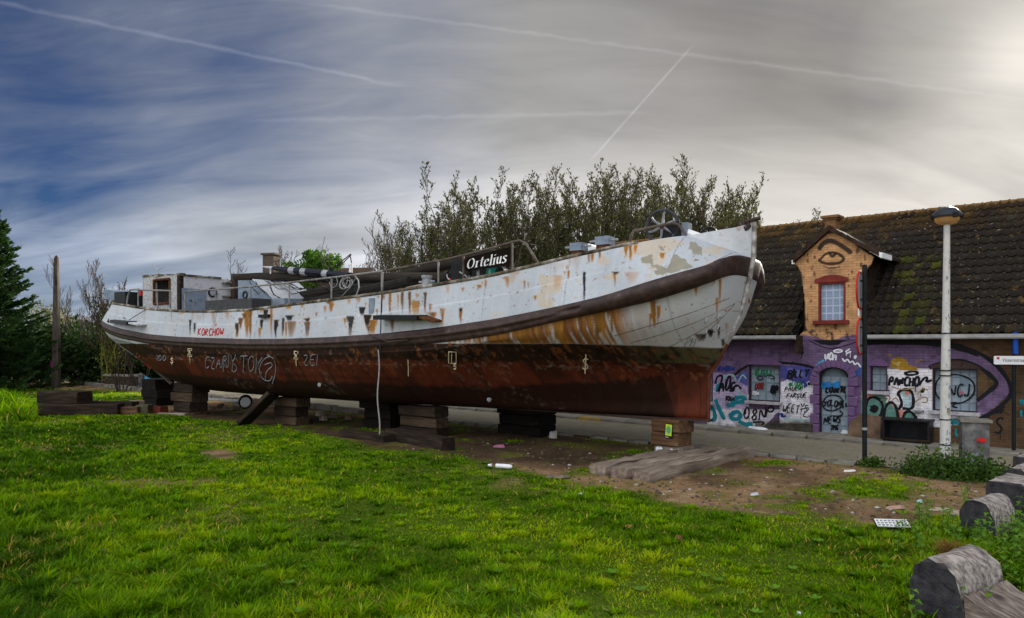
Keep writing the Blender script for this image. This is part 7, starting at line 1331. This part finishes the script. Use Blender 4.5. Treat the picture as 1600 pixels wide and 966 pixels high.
scrap(1590, 704, .95, .4, .06, (.55, .6, .66), 'white bag lying at the foot of the street sign', H_RZ, .02); scrap(780, 698, .32, .14, .05, (.30, .10, .18), 'pinkish rag in the dark dirt under the hull', .1); scrap(863, 684, .26, .22, .16, (.45, .42, .38), 'round pale stone beside the black stack', 0); scrap(1400, 793, .36, .10, .03, (.42, .25, .20), 'pinkish broken lath on the dirt', -.1); scrap(1335, 962, .09, .07, .02, (.6, .58, .5), 'white petal-like scrap on the near lawn', .2); scrap(1248, 958, .05, .05, .03, (.6, .6, .6), 'tiny white pebble on the near lawn', 0)
scrap(1475, 795, .4, .16, .04, (.38, .30, .22), 'broken pale board beside the concrete blocks', -.2); scrap(1497, 801, .32, .2, .06, (.35, .28, .22), 'flat buff stone next to the sunken concrete block', .3); scrap(1483, 743, .14, .08, .04, (.4, .42, .4), 'pale scrap in front of the weeds at the lamp', 0); scrap(870, 745, .6, .35, .04, (.16, .12, .085), 'flat dirt-coloured slab in the bare earth by the platform', .4); scrap(1437, 784, .1, .08, .05, (.3, .45, .42), 'greenish bottle end in the grass patch', 0); scrap(700, 690, .3, .2, .1, (.10, .08, .06), 'dark rubble lump by the near stack', 0)
for i, (px, py) in enumerate(((330, 640), (345, 636), (352, 641), (318, 643), (368, 640), (500, 650), (520, 653), (545, 656), (505, 657))):
    scrap(px, py, .35, .25, .14, ((.20, .14, .10), (.12, .085, .06), (.26, .2, .16))[i % 3], 'rubble stone in the heap under the hull between the stacks' if i < 5 else 'rubble stone in the gap beyond the slanting plank', i*.7, 0, i, 'rubble_stone', 'stone'); 
for o in [o for o in bpy.data.objects if o.name.startswith('rubble_stone')]: o['group'] = 'rubble heap between the stacks' if 'heap' in o['label'] else 'rubble beyond the plank'
g = G(1394, 822, .05); gr_ = empty('plastic_grate', (g.x, g.y, .09), -.12, 'white perforated plastic grate on the grass by the nettles', 'grate'); gr_.rotation_euler.x = .45; mb = MB()
for k in range(9): mb.box((-.22+.055*k, 0, 0), (.014, .15, .012))
o = mb.build('cross_bar', m_white, gr_); o['kind'] = 'stuff'
mb = MB()
for k in range(4): mb.box((0, -.075+.05*k, .002), (.46, .016, .016))
mb.build('long_bar', m_white, gr_); mb = MB(); mb.box((0, .0, -.02), (.47, .17, .02)); mb.build('back', m_black, gr_)
# loose pebbles and clods on the bare earth
R = np.random.default_rng(44); Vv, Ff, Cc = [], [], []; n = 0
while n < 4200:
    px = R.uniform(620, 1560); py = R.uniform(668, 815); g = G(px, py); u, nn = UN(g.x, g.y)
    if nn < 4.7 or grassmask(np.array([g.x]), np.array([g.y]))[0] > .4: continue
    s = .008+.05*R.random()**5; b = len(Vv); z = float(groundz(np.array([g.x]), np.array([g.y]))[0]); 
    for d in ((1, 0, .2), (-.5, .85, .2), (-.5, -.85, .2), (0, 0, 1.0)): Vv.append((g.x+d[0]*s*R.uniform(.6, 1.4), g.y+d[1]*s*R.uniform(.6, 1.4), z+d[2]*s*.8-.003))
    Ff += [(b, b+1, b+3), (b+1, b+2, b+3), (b+2, b, b+3)]; c = np.array([.10, .075, .05])*(.4+1.2*R.random()) if R.random() < .9 else np.array([.35, .32, .28]); Cc += [c]*4; n += 1
o = np_mesh('pebbles', np.array(Vv), np.array(Ff), mat('pebble', ((.3, (.9, .9, .9)), (.7, (1.1, 1.1, 1.1))), 9, .9, 0, attr='Col'), None, np.array(Cc)); tag(o, 'loose pebbles and clods on the bare earth', None, None, 'stuff')
print('OBJECTS', len(bpy.data.objects), 'TRIS', sum(len(m.loops)-2*len(m.polygons) for m in bpy.data.meshes))
# broad-leaved weeds and dead leaves in the lawn
R = np.random.default_rng(71); Vv, Ff, Cc = [], [], []; n = 0
while n < 260:
    Y = 6.2+14*R.random()**1.6; X = (R.random()*2-1)*.72*Y
    if grassmask(np.array([X]), np.array([Y]))[0] < .6: continue
    z = float(groundz(np.array([X]), np.array([Y]))[0]); dead = R.random() < .35; k = 1 if dead else int(5+4*R.random()); s = (.035 if dead else .07)*(.6+.8*R.random()); col = np.array([.30, .20, .08]) if dead else np.array([.10, .22, .01])*(.7+.6*R.random())
    for j in range(k):
        a = 6.28*j/k+R.normal(0, .2); d = np.array([math.cos(a), math.sin(a), .35 if not dead else .1]); w = np.array([-math.sin(a), math.cos(a), 0])*s*.3; b = len(Vv); o = np.array([X, Y, z+.035]); Vv += [o, o+d*s*.5+w, o+d*s, o+d*s*.5-w]; Ff.append((b, b+1, b+2, b+3)); Cc += [col*(.85+.3*R.random())]*4
    n += 1
o = np_mesh('lawn_weeds', np.array(Vv), np.array(Ff), m_leafc, None, np.array(Cc)); tag(o, 'small broad-leaved weeds and dead leaves in the lawn', None, None, 'stuff')
